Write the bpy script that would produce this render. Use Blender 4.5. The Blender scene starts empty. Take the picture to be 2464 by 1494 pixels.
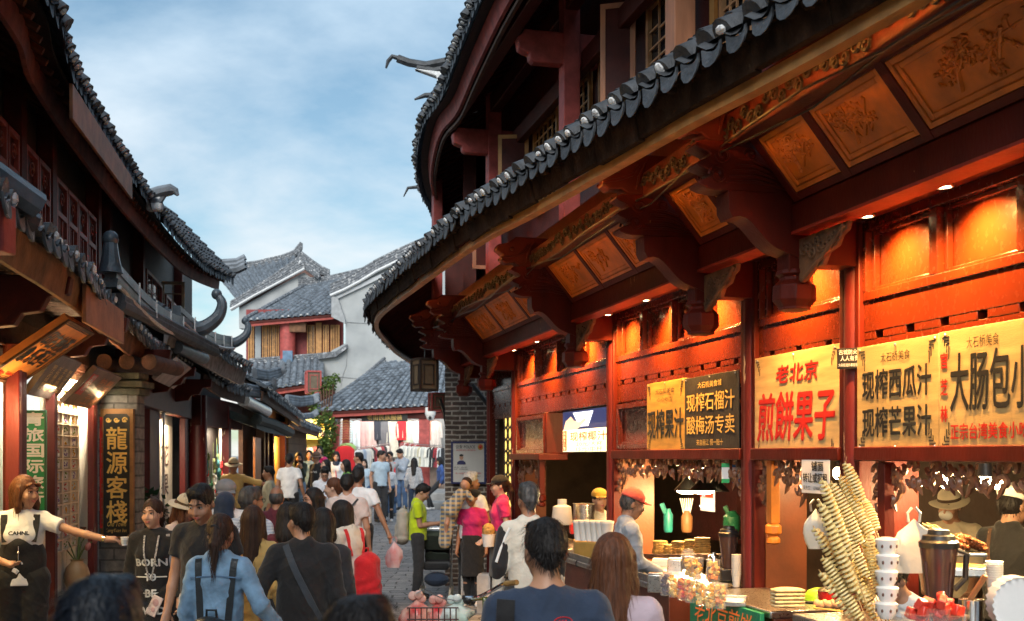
import bpy, bmesh, math, random, numpy as np
from mathutils import Vector as V, Matrix, Euler
from mathutils.bvhtree import BVHTree
random.seed(7); np.random.seed(7)
S = bpy.context.scene; COL = S.collection; PI = math.pi; R_ = math.radians
# ---------------- camera, sky, sun, exposure ----------------
F, CX, HY, CH = 2700., 1231.5, 1095., 1.9        # focal length, centre and horizon in picture units; eye height
cam = bpy.data.cameras.new('camera'); co = bpy.data.objects.new('camera', cam); COL.objects.link(co)
co.location = (0, 0, CH); co.rotation_euler = (PI/2, 0, 0)
cam.sensor_width = 36; cam.lens = 36*F/2463; cam.shift_y = (HY-747)/2463; cam.clip_end = 2000; cam.clip_start = .1
cam.dof.use_dof = True; cam.dof.focus_distance = 8.5; cam.dof.aperture_fstop = 4.0
S.camera = co
S.view_settings.view_transform = 'Standard'; S.view_settings.look = 'None'
S.view_settings.exposure = 0.93; S.view_settings.gamma = 1
S.render.engine = 'CYCLES'; S.cycles.use_denoising = True; S.cycles.max_bounces = 7
S.cycles.sample_clamp_indirect = 4; S.cycles.caustics_reflective = False; S.cycles.caustics_refractive = False
SUN_EL, SUN_AZ = R_(36), R_(191)                  # overcast evening: soft sun behind the camera, a little to its left
w = bpy.data.worlds.new('World'); S.world = w; w.use_nodes = True
nt = w.node_tree; nt.nodes.clear()
def wn(t, **k):
    n = nt.nodes.new(t)
    for a, b in k.items(): setattr(n, a, b)
    return n
sky = wn('ShaderNodeTexSky', sky_type='NISHITA', sun_disc=False, sun_elevation=SUN_EL, sun_rotation=SUN_AZ, air_density=1.2, dust_density=.6, ozone_density=2.5)
bg1 = wn('ShaderNodeBackground'); bg1.inputs[1].default_value = .066
tint = wn('ShaderNodeMixRGB', blend_type='MULTIPLY'); tint.inputs[0].default_value = 1; tint.inputs[2].default_value = (.78, 1.0, .99, 1)
nt.links.new(sky.outputs[0], tint.inputs[1]); nt.links.new(tint.outputs[0], bg1.inputs[0])
tc = wn('ShaderNodeTexCoord'); sx = wn('ShaderNodeSeparateXYZ'); nt.links.new(tc.outputs['Generated'], sx.inputs[0])
zz = wn('ShaderNodeMath', operation='ADD'); zz.inputs[1].default_value = .22; nt.links.new(sx.outputs[2], zz.inputs[0])
dv = wn('ShaderNodeVectorMath', operation='DIVIDE'); cb = wn('ShaderNodeCombineXYZ')
for i in range(3): nt.links.new(zz.outputs[0], cb.inputs[i])
nt.links.new(tc.outputs['Generated'], dv.inputs[0]); nt.links.new(cb.outputs[0], dv.inputs[1])
mp = wn('ShaderNodeMapping'); mp.inputs['Scale'].default_value = (1.25, 1.25, 1); mp.inputs['Location'].default_value = (3.3, 1.2, 0)
mp.inputs['Rotation'].default_value = (0, 0, .5)
nt.links.new(dv.outputs[0], mp.inputs[0])
nz = wn('ShaderNodeTexNoise'); nz.inputs['Scale'].default_value = 1.7; nz.inputs['Detail'].default_value = 8; nz.inputs['Roughness'].default_value = .55; nz.inputs['Distortion'].default_value = .1
nt.links.new(mp.outputs[0], nz.inputs['Vector'])
cr = wn('ShaderNodeValToRGB'); cr.color_ramp.elements[0].position = .37; cr.color_ramp.elements[1].position = .74
cr.color_ramp.elements[0].color = (.14, .14, .14, 1); cr.color_ramp.elements[1].color = (1, 1, 1, 1)
nt.links.new(nz.outputs[0], cr.inputs[0])
# clouds warm towards the horizon
cr2 = wn('ShaderNodeValToRGB'); e = cr2.color_ramp.elements
e[0].position = .12; e[0].color = (.60, .59, .58, 1); e[1].position = .42; e[1].color = (.40, .53, .64, 1)
nt.links.new(sx.outputs[2], cr2.inputs[0])
bg2 = wn('ShaderNodeBackground'); bg2.inputs[1].default_value = .92; nt.links.new(cr2.outputs[0], bg2.inputs[0])
lowm = wn('ShaderNodeMapRange'); lowm.inputs[1].default_value = .06; lowm.inputs[2].default_value = .34; lowm.inputs[3].default_value = .9; lowm.inputs[4].default_value = 0
nt.links.new(sx.outputs[2], lowm.inputs[0])
mx = wn('ShaderNodeMath', operation='MAXIMUM'); nt.links.new(cr.outputs[0], mx.inputs[0])
lw = wn('ShaderNodeMath', operation='MULTIPLY'); nt.links.new(lowm.outputs[0], lw.inputs[0])
cr3 = wn('ShaderNodeMapRange'); cr3.inputs[1].default_value = .3; cr3.inputs[2].default_value = .55; nt.links.new(nz.outputs[0], cr3.inputs[0])
nt.links.new(cr3.outputs[0], lw.inputs[1]); nt.links.new(lw.outputs[0], mx.inputs[1])
mxs = wn('ShaderNodeMixShader'); nt.links.new(mx.outputs[0], mxs.inputs[0]); nt.links.new(bg1.outputs[0], mxs.inputs[1]); nt.links.new(bg2.outputs[0], mxs.inputs[2])
wo = wn('ShaderNodeOutputWorld'); nt.links.new(mxs.outputs[0], wo.inputs[0])
sl = bpy.data.lights.new('sun', 'SUN'); sl.energy = 1.9; sl.angle = R_(40); sl.color = (1, .95, .88)
so = bpy.data.objects.new('sun', sl); COL.objects.link(so)
_sd = V((math.sin(SUN_AZ)*math.cos(SUN_EL), math.cos(SUN_AZ)*math.cos(SUN_EL), math.sin(SUN_EL)))
so.rotation_euler = _sd.to_track_quat('Z', 'Y').to_euler()

# ---------------- helpers ----------------
def P(x, y, d): return V(((x-CX)*d/F, d, CH+(HY-y)*d/F))
def PZ(x, y, z):
    d = (CH-z)*F/(y-HY); return V(((x-CX)*d/F, d, z))
WORLD = {}
def wpos(o): return WORLD.get(o, V((0, 0, 0)))
def tag(o, label=None, cat=None, group=None, kind=None):
    if label: o['label'] = label
    if cat: o['category'] = cat
    if group: o['group'] = group
    if kind: o['kind'] = kind
    return o
def thing(name, loc, label, cat, group=None, rz=0):
    o = bpy.data.objects.new(name, None); COL.objects.link(o); o.location = loc; o.rotation_euler = (0, 0, rz)
    o.empty_display_size = .1; WORLD[o] = V(loc); return tag(o, label, cat, group)
def mesh_from(name, v, f, smooth=True):
    m = bpy.data.meshes.new(name); v = np.asarray(v, np.float32); 
    m.vertices.add(len(v)); m.vertices.foreach_set('co', v.ravel())
    if isinstance(f, np.ndarray):
        n = len(f); k = f.shape[1]; m.loops.add(n*k); m.loops.foreach_set('vertex_index', f.astype(np.int32).ravel())
        m.polygons.add(n); m.polygons.foreach_set('loop_start', np.arange(n, dtype=np.int32)*k)
    else:
        st, tot, li = [], 0, []
        for q in f: st.append(tot); tot += len(q); li.extend(q)
        m.loops.add(tot); m.loops.foreach_set('vertex_index', np.array(li, np.int32))
        m.polygons.add(len(f)); m.polygons.foreach_set('loop_start', np.array(st, np.int32))
    m.update(calc_edges=True)
    if smooth: m.polygons.foreach_set('use_smooth', np.ones(len(m.polygons), bool))
    return m
class MB:
    def __init__(s): s.v = []; s.f = []; s.m = []; s.cur = 0
    def add(s, vs, fs):
        o = len(s.v); s.v.extend([(p[0], p[1], p[2]) for p in vs]); s.f.extend([[i+o for i in q] for q in fs]); s.m.extend([s.cur]*len(fs)); return s
    def hexa(s, p): # p: 8 corners (bottom 0-3, top 4-7)
        return s.add(p, [(0, 3, 2, 1), (4, 5, 6, 7), (0, 1, 5, 4), (1, 2, 6, 5), (2, 3, 7, 6), (3, 0, 4, 7)])
    def mbox(s, M, a0, a1, b0, b1, c0, c1):
        return s.hexa([M(a0, b0, c0), M(a1, b0, c0), M(a1, b1, c0), M(a0, b1, c0), M(a0, b0, c1), M(a1, b0, c1), M(a1, b1, c1), M(a0, b1, c1)])
    def box(s, c, d, R=None):
        c = V(c); R = R or Matrix.Identity(3); h = [x/2 for x in d]
        return s.hexa([c+R@V((x*h[0], y*h[1], z*h[2])) for z in (-1, 1) for x, y in ((-1, -1), (1, -1), (1, 1), (-1, 1))])
    def tube(s, pts, r, n=8, caps=True, sq=1.):
        pts = [V(p) for p in pts]; N = len(pts); rs = r if isinstance(r, (list, tuple)) else [r]*N
        t0 = (pts[1]-pts[0]).normalized(); u = t0.orthogonal().normalized(); vs = []
        for i, p in enumerate(pts):
            t = (pts[min(i+1, N-1)]-pts[max(i-1, 0)]).normalized()
            u = (u-t*u.dot(t)); u = u.normalized() if u.length > 1e-6 else t.orthogonal().normalized(); b = t.cross(u)
            for k in range(n):
                a = 2*PI*(k+.5)/n; vs.append(p+(u*math.cos(a)+b*math.sin(a)*sq)*rs[i])
        fs = [(i*n+k, i*n+(k+1) % n, (i+1)*n+(k+1) % n, (i+1)*n+k) for i in range(N-1) for k in range(n)]
        if caps: fs += [tuple(range(n))[::-1], tuple((N-1)*n+k for k in range(n))]
        return s.add(vs, fs)
    def lathe(s, prof, c, n=16, R=None, ph=0.):
        c = V(c); R = R or Matrix.Identity(3); vs = []
        for r, z in prof:
            for k in range(n):
                a = 2*PI*k/n+ph; vs.append(c+R@V((r*math.cos(a), r*math.sin(a), z)))
        N = len(prof); fs = [(i*n+k, i*n+(k+1) % n, (i+1)*n+(k+1) % n, (i+1)*n+k) for i in range(N-1) for k in range(n)]
        fs += [tuple(range(n))[::-1], tuple((N-1)*n+k for k in range(n))]
        return s.add(vs, fs)
    def prism(s, poly, vec):
        n = len(poly); vec = V(vec); a = [V(p) for p in poly]; b = [p+vec for p in a]
        return s.add(a+b, [tuple(range(n)), tuple(range(n, 2*n))[::-1]]+[(i, n+i, n+(i+1) % n, (i+1) % n) for i in range(n)])
    def ell(s, c, r, nu=10, nv=6, R=None):
        c = V(c); R = R or Matrix.Identity(3); vs = []; r = r if isinstance(r, (tuple, list)) else (r, r, r)
        for j in range(1, nv):
            t = PI*j/nv
            for i in range(nu):
                a = 2*PI*i/nu; vs.append(c+R@V((r[0]*math.sin(t)*math.cos(a), r[1]*math.sin(t)*math.sin(a), r[2]*math.cos(t))))
        vs += [c+R@V((0, 0, r[2])), c+R@V((0, 0, -r[2]))]; T = len(vs)
        fs = [(j*nu+i, (j+1)*nu+i, (j+1)*nu+(i+1) % nu, j*nu+(i+1) % nu) for j in range(nv-2) for i in range(nu)]
        fs += [(T-2, i, (i+1) % nu) for i in range(nu)]+[(T-1, (nv-2)*nu+(i+1) % nu, (nv-2)*nu+i) for i in range(nu)]
        return s.add(vs, fs)
    def grid(s, fn, nu, nv):
        vs = [fn(i/nu, j/nv) for j in range(nv+1) for i in range(nu+1)]
        return s.add(vs, [(j*(nu+1)+i, j*(nu+1)+i+1, (j+1)*(nu+1)+i+1, (j+1)*(nu+1)+i) for j in range(nv) for i in range(nu)])
    def build(s, name, mat, parent=None, bevel=0, ang=35, recalc=True, loc=None):
        off = wpos(parent) if parent else V(loc or (0, 0, 0))
        v = np.array(s.v, np.float32).reshape(-1, 3)-np.array(off, np.float32)
        m = mesh_from(name, v, s.f)
        mats = mat if isinstance(mat, (list, tuple)) else [mat]
        for k in mats: m.materials.append(k)
        if len(mats) > 1: m.polygons.foreach_set('material_index', np.array(s.m, np.int32))
        if recalc:
            b = bmesh.new(); b.from_mesh(m); bmesh.ops.recalc_face_normals(b, faces=b.faces); b.to_mesh(m); b.free()
        m.set_sharp_from_angle(angle=R_(ang))
        o = bpy.data.objects.new(name, m); COL.objects.link(o)
        if parent: o.parent = parent
        else: o.location = off
        WORLD[o] = off
        if bevel:
            md = o.modifiers.new('bevel', 'BEVEL'); md.width = bevel; md.segments = 2; md.limit_method = 'ANGLE'; md.angle_limit = R_(40)
        return o
def dup(root, loc, rot=None, scale=None, label=None, group=None):
    r = root.copy(); COL.objects.link(r); r.location = loc
    if rot is not None: r.rotation_euler = rot
    if scale is not None: r.scale = scale if isinstance(scale, tuple) else (scale,)*3
    if label: r['label'] = label
    if group: r['group'] = group
    def rec(a, b):
        for ch in list(a.children):
            c = ch.copy(); COL.objects.link(c); c.parent = b; rec(ch, c)
    rec(root, r); return r
def lamp(name, kind, loc, energy, color, parent=None, size=.05, aim=None, spot=None):
    l = bpy.data.lights.new(name, kind); l.energy = energy; l.color = color
    if kind in ('POINT', 'SPOT'): l.shadow_soft_size = size
    if kind == 'AREA':
        l.shape = 'RECTANGLE'; l.size = size[0]; l.size_y = size[1]
    if kind == 'SPOT': l.spot_size = R_(spot or 120); l.spot_blend = 1
    o = bpy.data.objects.new(name, l); COL.objects.link(o)
    off = wpos(parent) if parent else V((0, 0, 0))
    o.location = V(loc)-off
    if aim is not None: o.rotation_euler = (V(loc)-V(aim)).to_track_quat('Z', 'Y').to_euler()
    if parent: o.parent = parent
    return o
# ---------------- materials ----------------
MATS = {}
def M(name, c, rough=.6, var=.25, vs=6., bump=.15, bs=45., metal=0., coat=0., chips=None, chipc=(.5, .4, .3), stretch=(1, 1, 1), alpha=1., trans=0., sss=0., spec=.5, c2=None, chipscale=9., sheen=0.):
    if name in MATS: return MATS[name]
    m = bpy.data.materials.new(name); m.use_nodes = True; n = m.node_tree; L = n.links; b = n.nodes['Principled BSDF']
    b.inputs['Roughness'].default_value = rough; b.inputs['Metallic'].default_value = metal
    b.inputs['Coat Weight'].default_value = coat; b.inputs['Coat Roughness'].default_value = .18
    b.inputs['Alpha'].default_value = alpha; b.inputs['Transmission Weight'].default_value = trans
    b.inputs['Specular IOR Level'].default_value = spec; b.inputs['Sheen Weight'].default_value = sheen
    if sss:
        b.inputs['Subsurface Weight'].default_value = sss; b.inputs['Subsurface Radius'].default_value = (.02, .008, .004); b.inputs['Subsurface Scale'].default_value = 1
    tc = n.nodes.new('ShaderNodeTexCoord'); mp = n.nodes.new('ShaderNodeMapping'); mp.inputs['Scale'].default_value = stretch
    L.new(tc.outputs['Object'], mp.inputs[0])
    col = None
    if var or c2:
        nz = n.nodes.new('ShaderNodeTexNoise'); nz.inputs['Scale'].default_value = vs; nz.inputs['Detail'].default_value = 5; L.new(mp.outputs[0], nz.inputs['Vector'])
        rp = n.nodes.new('ShaderNodeValToRGB'); e = rp.color_ramp.elements; e[0].position = .3; e[1].position = .7
        lo = tuple(x*(1-var) for x in c); hi = c2 or tuple(min(1, x*(1+var)) for x in c)
        e[0].color = (*lo, 1); e[1].color = (*hi, 1); L.new(nz.outputs[0], rp.inputs[0]); col = rp.outputs[0]
    else: b.inputs['Base Color'].default_value = (*c, 1)
    if chips is not None:
        n2 = n.nodes.new('ShaderNodeTexNoise'); n2.inputs['Scale'].default_value = chipscale; n2.inputs['Detail'].default_value = 8; n2.inputs['Roughness'].default_value = .62
        L.new(mp.outputs[0], n2.inputs['Vector'])
        r2 = n.nodes.new('ShaderNodeValToRGB'); r2.color_ramp.elements[0].position = chips; r2.color_ramp.elements[1].position = chips+.015
        L.new(n2.outputs[0], r2.inputs[0]); mxn = n.nodes.new('ShaderNodeMix'); mxn.data_type = 'RGBA'
        L.new(r2.outputs[0], mxn.inputs['Factor']); L.new(col, mxn.inputs['A']); mxn.inputs['B'].default_value = (*chipc, 1); col = mxn.outputs['Result']
    if col is not None: L.new(col, b.inputs['Base Color'])
    if bump:
        nb = n.nodes.new('ShaderNodeTexNoise'); nb.inputs['Scale'].default_value = bs; nb.inputs['Detail'].default_value = 4; L.new(mp.outputs[0], nb.inputs['Vector'])
        bp = n.nodes.new('ShaderNodeBump'); bp.inputs['Strength'].default_value = bump; bp.inputs['Distance'].default_value = .02
        L.new(nb.outputs[0], bp.inputs['Height']); L.new(bp.outputs[0], b.inputs['Normal'])
        rr = n.nodes.new('ShaderNodeMapRange'); rr.inputs[3].default_value = max(0, rough-.12); rr.inputs[4].default_value = min(1, rough+.12)
        L.new(nb.outputs[0], rr.inputs[0]); L.new(rr.outputs[0], b.inputs['Roughness'])
    MATS[name] = m; return m
def EM(name, c, s):
    if name in MATS: return MATS[name]
    m = bpy.data.materials.new(name); m.use_nodes = True; b = m.node_tree.nodes['Principled BSDF']
    b.inputs['Base Color'].default_value = (*c, 1); b.inputs['Emission Color'].default_value = (*c, 1); b.inputs['Emission Strength'].default_value = s
    MATS[name] = m; return m
def BRICK(name, c1, c2, mortar, w=.24, h=.065, ms=.012, axis='XZ', rough=.85, bump=.6):
    if name in MATS: return MATS[name]
    m = bpy.data.materials.new(name); m.use_nodes = True; n = m.node_tree; L = n.links; b = n.nodes['Principled BSDF']; b.inputs['Roughness'].default_value = rough
    tc = n.nodes.new('ShaderNodeTexCoord'); sp = n.nodes.new('ShaderNodeSeparateXYZ'); cb = n.nodes.new('ShaderNodeCombineXYZ'); L.new(tc.outputs['Object'], sp.inputs[0])
    L.new(sp.outputs['XYZ'.index(axis[0])], cb.inputs[0]); L.new(sp.outputs['XYZ'.index(axis[1])], cb.inputs[1])
    wz = n.nodes.new('ShaderNodeTexNoise'); wz.inputs['Scale'].default_value = 6; L.new(tc.outputs['Object'], wz.inputs['Vector'])
    ad = n.nodes.new('ShaderNodeMixRGB'); ad.blend_type = 'ADD'; ad.inputs[0].default_value = .02; L.new(cb.outputs[0], ad.inputs[1]); L.new(wz.outputs[1], ad.inputs[2])
    br = n.nodes.new('ShaderNodeTexBrick'); br.inputs['Scale'].default_value = 1; br.inputs['Brick Width'].default_value = w; br.inputs['Row Height'].default_value = h; br.inputs['Mortar Size'].default_value = ms
    br.inputs['Color1'].default_value = (*c1, 1); br.inputs['Color2'].default_value = (*c2, 1); br.inputs['Mortar'].default_value = (*mortar, 1); br.inputs['Mortar Smooth'].default_value = .3
    L.new(ad.outputs[0], br.inputs['Vector'])
    n2 = n.nodes.new('ShaderNodeTexNoise'); n2.inputs['Scale'].default_value = 14; n2.inputs['Detail'].default_value = 7; L.new(tc.outputs['Object'], n2.inputs['Vector'])
    ml = n.nodes.new('ShaderNodeMixRGB'); ml.blend_type = 'OVERLAY'; ml.inputs[0].default_value = .8; L.new(br.outputs[0], ml.inputs[1]); L.new(n2.outputs[0], ml.inputs[2]); L.new(ml.outputs[0], b.inputs['Base Color'])
    iv = n.nodes.new('ShaderNodeMath'); iv.operation = 'MULTIPLY_ADD'; iv.inputs[1].default_value = -1; L.new(br.outputs['Fac'], iv.inputs[0]); L.new(n2.outputs[0], iv.inputs[2])
    bp = n.nodes.new('ShaderNodeBump'); bp.inputs['Strength'].default_value = bump; bp.inputs['Distance'].default_value = .015; L.new(iv.outputs[0], bp.inputs['Height']); L.new(bp.outputs[0], b.inputs['Normal'])
    MATS[name] = m; return m
def STRIPE(name, c1, c2, scale, axis=2, thr=.5, rough=.9, c3=None, axis2=None):
    """woven stripes (or a check when axis2 is given)"""
    if name in MATS: return MATS[name]
    m = bpy.data.materials.new(name); m.use_nodes = True; n = m.node_tree; L = n.links; b = n.nodes['Principled BSDF']; b.inputs['Roughness'].default_value = rough
    tc = n.nodes.new('ShaderNodeTexCoord'); sp = n.nodes.new('ShaderNodeSeparateXYZ'); L.new(tc.outputs['Object'], sp.inputs[0])
    def band(ax, sc, t):
        a = n.nodes.new('ShaderNodeMath'); a.operation = 'MULTIPLY'; a.inputs[1].default_value = sc; L.new(sp.outputs[ax], a.inputs[0])
        f = n.nodes.new('ShaderNodeMath'); f.operation = 'FRACT'; L.new(a.outputs[0], f.inputs[0])
        g = n.nodes.new('ShaderNodeMath'); g.operation = 'GREATER_THAN'; g.inputs[1].default_value = t; L.new(f.outputs[0], g.inputs[0]); return g.outputs[0]
    mx = n.nodes.new('ShaderNodeMix'); mx.data_type = 'RGBA'; mx.inputs['A'].default_value = (*c1, 1); mx.inputs['B'].default_value = (*c2, 1); L.new(band(axis, scale, thr), mx.inputs['Factor']); out = mx.outputs['Result']
    if axis2 is not None:
        m2 = n.nodes.new('ShaderNodeMix'); m2.data_type = 'RGBA'; L.new(out, m2.inputs['A']); m2.inputs['B'].default_value = (*(c3 or c2), 1)
        hf = n.nodes.new('ShaderNodeMath'); hf.operation = 'MULTIPLY'; hf.inputs[1].default_value = .6; L.new(band(axis2, scale*.8, .6), hf.inputs[0]); L.new(hf.outputs[0], m2.inputs['Factor']); out = m2.outputs['Result']
    L.new(out, b.inputs['Base Color']); MATS[name] = m; return m
WOOD_RED = M('red painted timber', (.088, .009, .004), .45, .3, 5, .12, 60, spec=.22, stretch=(1, 1, .35), chips=.70, chipc=(.42, .2, .1))
COL_RED = M('weathered red column paint', (.115, .010, .010), .48, .25, 4, .15, 50, stretch=(1, 1, .3), chips=.635, chipc=(.55, .42, .3), chipscale=11)
LACQ = M('glossy red lacquer', (.115, .016, .0038), .25, .18, 2.5, .05, 30, coat=.4, spec=.5, stretch=(1, 1, .8), chips=.815, chipc=(.45, .2, .08))
DARKRED = M('dark oxblood timber', (.07, .010, .006), .55, .3, 5, .15, 60, spec=.25)
UPRED = M('faded red timber', (.40, .075, .065), .6, .3, 7, .2, 50, chips=.69, chipc=(.36, .2, .15))
RAWWOOD = M('raw orange timber', (.50, .21, .11), .6, .25, 9, .15, 60, stretch=(1, 1, .2))
CARVE = M('carved honey wood', (.68, .20, .02), .42, .25, 7, .12, 60, coat=.15)
GOLDW = M('golden window wood', (.46, .22, .065), .5, .25, 7, .15, 60)
EAVEB = M('mossy dark eave board', (.030, .015, .008), .85, .7, 6, .6, 30, chips=.68, chipc=(.07, .045, .025), spec=.15)
BROWN = M('brown old timber', (.085, .038, .02), .7, .45, 8, .4, 40)
EAVEW = M('weathered eave board', (.16, .075, .035), .75, .55, 5, .5, 30, chips=.68, chipc=(.05, .05, .03))
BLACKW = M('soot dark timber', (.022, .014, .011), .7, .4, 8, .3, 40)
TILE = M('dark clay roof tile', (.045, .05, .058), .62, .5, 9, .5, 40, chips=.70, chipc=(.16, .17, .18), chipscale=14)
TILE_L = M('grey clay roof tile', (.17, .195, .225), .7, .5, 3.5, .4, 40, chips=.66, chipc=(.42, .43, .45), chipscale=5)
TILE_B = M('blue grey glazed ridge tile', (.065, .085, .105), .35, .35, 8, .25, 40, chips=.72, chipc=(.3, .32, .34))
MORTAR = M('white lime mortar', (.66, .67, .68), .9, .2, 30, .6, 60)
PLAST = M('grey gable plaster', (.32, .34, .35), .9, .14, 1.0, .2, 14, c2=(.43, .445, .45), chips=.70, chipc=(.27, .28, .285), chipscale=2.2)
STEEL = M('brushed steel', (.55, .54, .52), .3, .1, 20, .1, 80, metal=1)
CHROME = M('chrome', (.8, .8, .8), .12, 0, bump=0, metal=1)
BLACK = M('black plastic', (.015, .015, .016), .4, .2, 10, .05)
WHITEP = M('white plastic', (.78, .77, .74), .4, .06, 10, .05)
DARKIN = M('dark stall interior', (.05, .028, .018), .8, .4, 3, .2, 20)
GLASS = M('dark window glass', (.02, .025, .03), .08, 0, bump=0, spec=.8)
CUPP = M('clear plastic cup', (.9, .9, .88), .12, 0, bump=0, alpha=.15)
PAPER = M('white paper', (.8, .8, .8), .8, .05, 10, .05)
def catmull(pts, n):
    pts = [V(p) for p in pts]; out = []; N = len(pts)
    for i in range(N-1):
        p0, p1, p2, p3 = pts[max(i-1, 0)], pts[i], pts[i+1], pts[min(i+2, N-1)]
        for k in range(n):
            t = k/n; out.append(.5*((2*p1)+(p2-p0)*t+(2*p0-5*p1+4*p2-p3)*t*t+(3*p1-p0-3*p2+p3)*t**3))
    return out+[pts[-1]]
def resample(pts, sp):
    L = [0]
    for a, b in zip(pts, pts[1:]): L.append(L[-1]+(b-a).length)
    n = max(2, int(round(L[-1]/sp))); out = []; j = 0
    for k in range(n+1):
        t = L[-1]*k/n
        while j < len(pts)-2 and L[j+1] < t: j += 1
        out.append(pts[j].lerp(pts[j+1], (t-L[j])/max(1e-9, L[j+1]-L[j])))
    return out
def tile_roof(T, W, eave, top, r=.075, tl=.2, drip=True, seg=6, rnd=random.Random(3), cover_end=True):
    """rows of overlapping cover tiles with pan tiles between; T: tile MB, W: MB for the mortar plugs at the eave"""
    N = len(eave)
    for i in range(N):
        a, b = V(eave[i]), V(top[i]); t = (V(eave[min(i+1, N-1)])-V(eave[max(i-1, 0)])).normalized(); u = (b-a); Ln = u.length; u.normalize()
        n = t.cross(u).normalized()
        if n.z < 0: n = -n
        if i == 0: sp = (V(eave[1])-V(eave[0])).length
        nt_ = max(1, int(Ln/tl))
        jit = rnd.uniform(-.028, .028); rv = rnd.uniform(.92, 1.08)
        for j in range(nt_):
            s0 = j*tl+(jit if j == 0 else 0)+rnd.uniform(-.008, .008); s1 = min(Ln, s0+tl*1.12); vs = []
            off = t*rnd.uniform(-.013, .013)
            for s_, rr, up in ((s0, r*1.07*rv, .022+rnd.uniform(-.006, .008)), (s1, r*.88, .0)):
                for k in range(seg+1):
                    an = PI*k/seg; vs.append(a+u*s_+off+t*math.cos(an)*rr+n*(math.sin(an)*rr*1.05+up))
            T.add(vs, [(k, k+1, seg+2+k, seg+1+k) for k in range(seg)]+[tuple(range(seg+1))])
            if j == 0 and W is not None and cover_end and rnd.random() < .58:
                c = a+u*(s0-.004)+n*(r*.42+.02)
                W.ell(c, (r*.62*rnd.uniform(.7, 1), .02, r*.55*rnd.uniform(.6, 1)), 7, 4, Matrix((t, u, n)).transposed())
        if i < N-1:
            a2, b2 = V(eave[i+1]), V(top[i+1]); m0, m1 = (a+a2)/2, (b+b2)/2; uu = (m1-m0); l2 = uu.length; uu.normalize(); hw = (a2-a).length*.5
            n2 = max(1, int(l2/tl))
            for j in range(n2):
                s0 = j*tl-(.03 if j == 0 else 0); s1 = min(l2, s0+tl*1.1); vs = []
                for s_, up in ((s0, .016), (s1, 0)):
                    for x, dz in ((-hw, .03), (-hw*.5, -.012), (0, -.022), (hw*.5, -.012), (hw, .03)): vs.append(m0+uu*s_+t*x+n*(dz+up))
                T.add(vs, [(k, k+1, 6+k, 5+k) for k in range(4)])
            if drip and rnd.random() < .94:
                dl_ = rnd.uniform(.06, .095); e0 = m0-uu*rnd.uniform(.02, .045); dn = (V((0, 0, -1))-uu*.15).normalized(); pl = []
                for k in range(7):
                    x = -hw*.8+hw*1.6*k/6; pl.append(e0+t*x+n*(-.02+.05*(abs(x)/hw)**2))
                lw_ = [e0+t*(hw*.8*math.cos(PI*k/6))+dn*(.03+dl_*math.sin(PI*k/6)) for k in range(7)]
                T.prism(pl+lw_, uu*.016)
def ridge(mb, pts, r=.06, layers=3, w=None):
    """stack of ridge tiles along a line"""
    for k in range(layers):
        rr = r*(1.25-.16*k); mb.tube([p+V((0, 0, k*r*1.15)) for p in pts], rr, 7)
_tc = {}
def text_mesh(body, bold=0.0, shear=0):
    key = (body, shear)
    if key in _tc: return _tc[key]
    c = bpy.data.curves.new('lettering', 'FONT'); c.body = body; c.resolution_u = 2; c.shear = shear; c.fill_mode = 'FRONT'
    o = bpy.data.objects.new('lettering', c); COL.objects.link(o); dg = bpy.context.evaluated_depsgraph_get()
    m = bpy.data.meshes.new_from_object(o.evaluated_get(dg)); v = np.zeros(len(m.vertices)*3, np.float32); m.vertices.foreach_get('co', v); v = v.reshape(-1, 3)
    f = [tuple(p.vertices) for p in m.polygons]; bpy.data.objects.remove(o); bpy.data.curves.remove(c); bpy.data.meshes.remove(m)
    _tc[key] = (v, f); return v, f
def text(body, c, right, up, w, h, mat, parent, bold=.0, proud=.002, thick=0, shear=0, name='lettering', mb=None):
    """lettering fitted to a w x h box centred on c in the plane (right, up)"""
    v, f = text_mesh(body, bold, shear); 
    if not len(v): return None
    lo, hi = v.min(0), v.max(0); right, up, c = V(right).normalized(), V(up).normalized(), V(c); n = right.cross(up)
    X = (v[:, 0]-(lo[0]+hi[0])/2)/max(1e-6, hi[0]-lo[0])*w; Y = (v[:, 1]-(lo[1]+hi[1])/2)/max(1e-6, hi[1]-lo[1])*h
    pts = np.outer(X, right)+np.outer(Y, up)+np.array(c+n*proud)
    own = mb is None; mb = mb or MB(); mb.add(pts, f)
    if bold:
        hh = min(h, w/max(1, len(body)))*1.0
        for i, (a, b) in enumerate(((1, 0), (-1, 0), (0, 1), (0, -1), (.7, .7), (-.7, .7))): mb.add(pts+np.array((right*a+up*b)*(bold*hh)-n*(.0004*(i+1))), f)
    if thick:
        cnt = {}
        for q in f:
            for i in range(len(q)):
                e = (q[i], q[(i+1) % len(q)])
                if (e[1], e[0]) in cnt: cnt[(e[1], e[0])] = 0
                else: cnt[e] = 1
        bd = [e for e, k in cnt.items() if k]; o2 = len(pts); back = pts-np.array(n*thick)
        mb.add(np.vstack([pts, back]), [(a, b, b+o2, a+o2) for a, b in bd])
    return mb.build(name, mat, parent, recalc=False) if own else mb
def glyph_col(chars, c_top, right, up, w, h, gap, mat, parent, **k):
    mb = MB(); c = V(c_top); up = V(up).normalized()
    for i, ch in enumerate(chars): text(ch, c-up*(i*(h+gap)+h/2), right, up, w, h, None, None, mb=mb, **k)
    return mb.build('lettering', mat, parent, recalc=False)
def spiral(c, r0, turns, ex, ey, n=22, sgn=1):
    return [V(c)+(V(ex)*math.cos(sgn*2*PI*turns*t)+V(ey)*math.sin(sgn*2*PI*turns*t))*(r0*(1-.85*t)) for t in [k/n for k in range(n+1)]]
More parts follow.
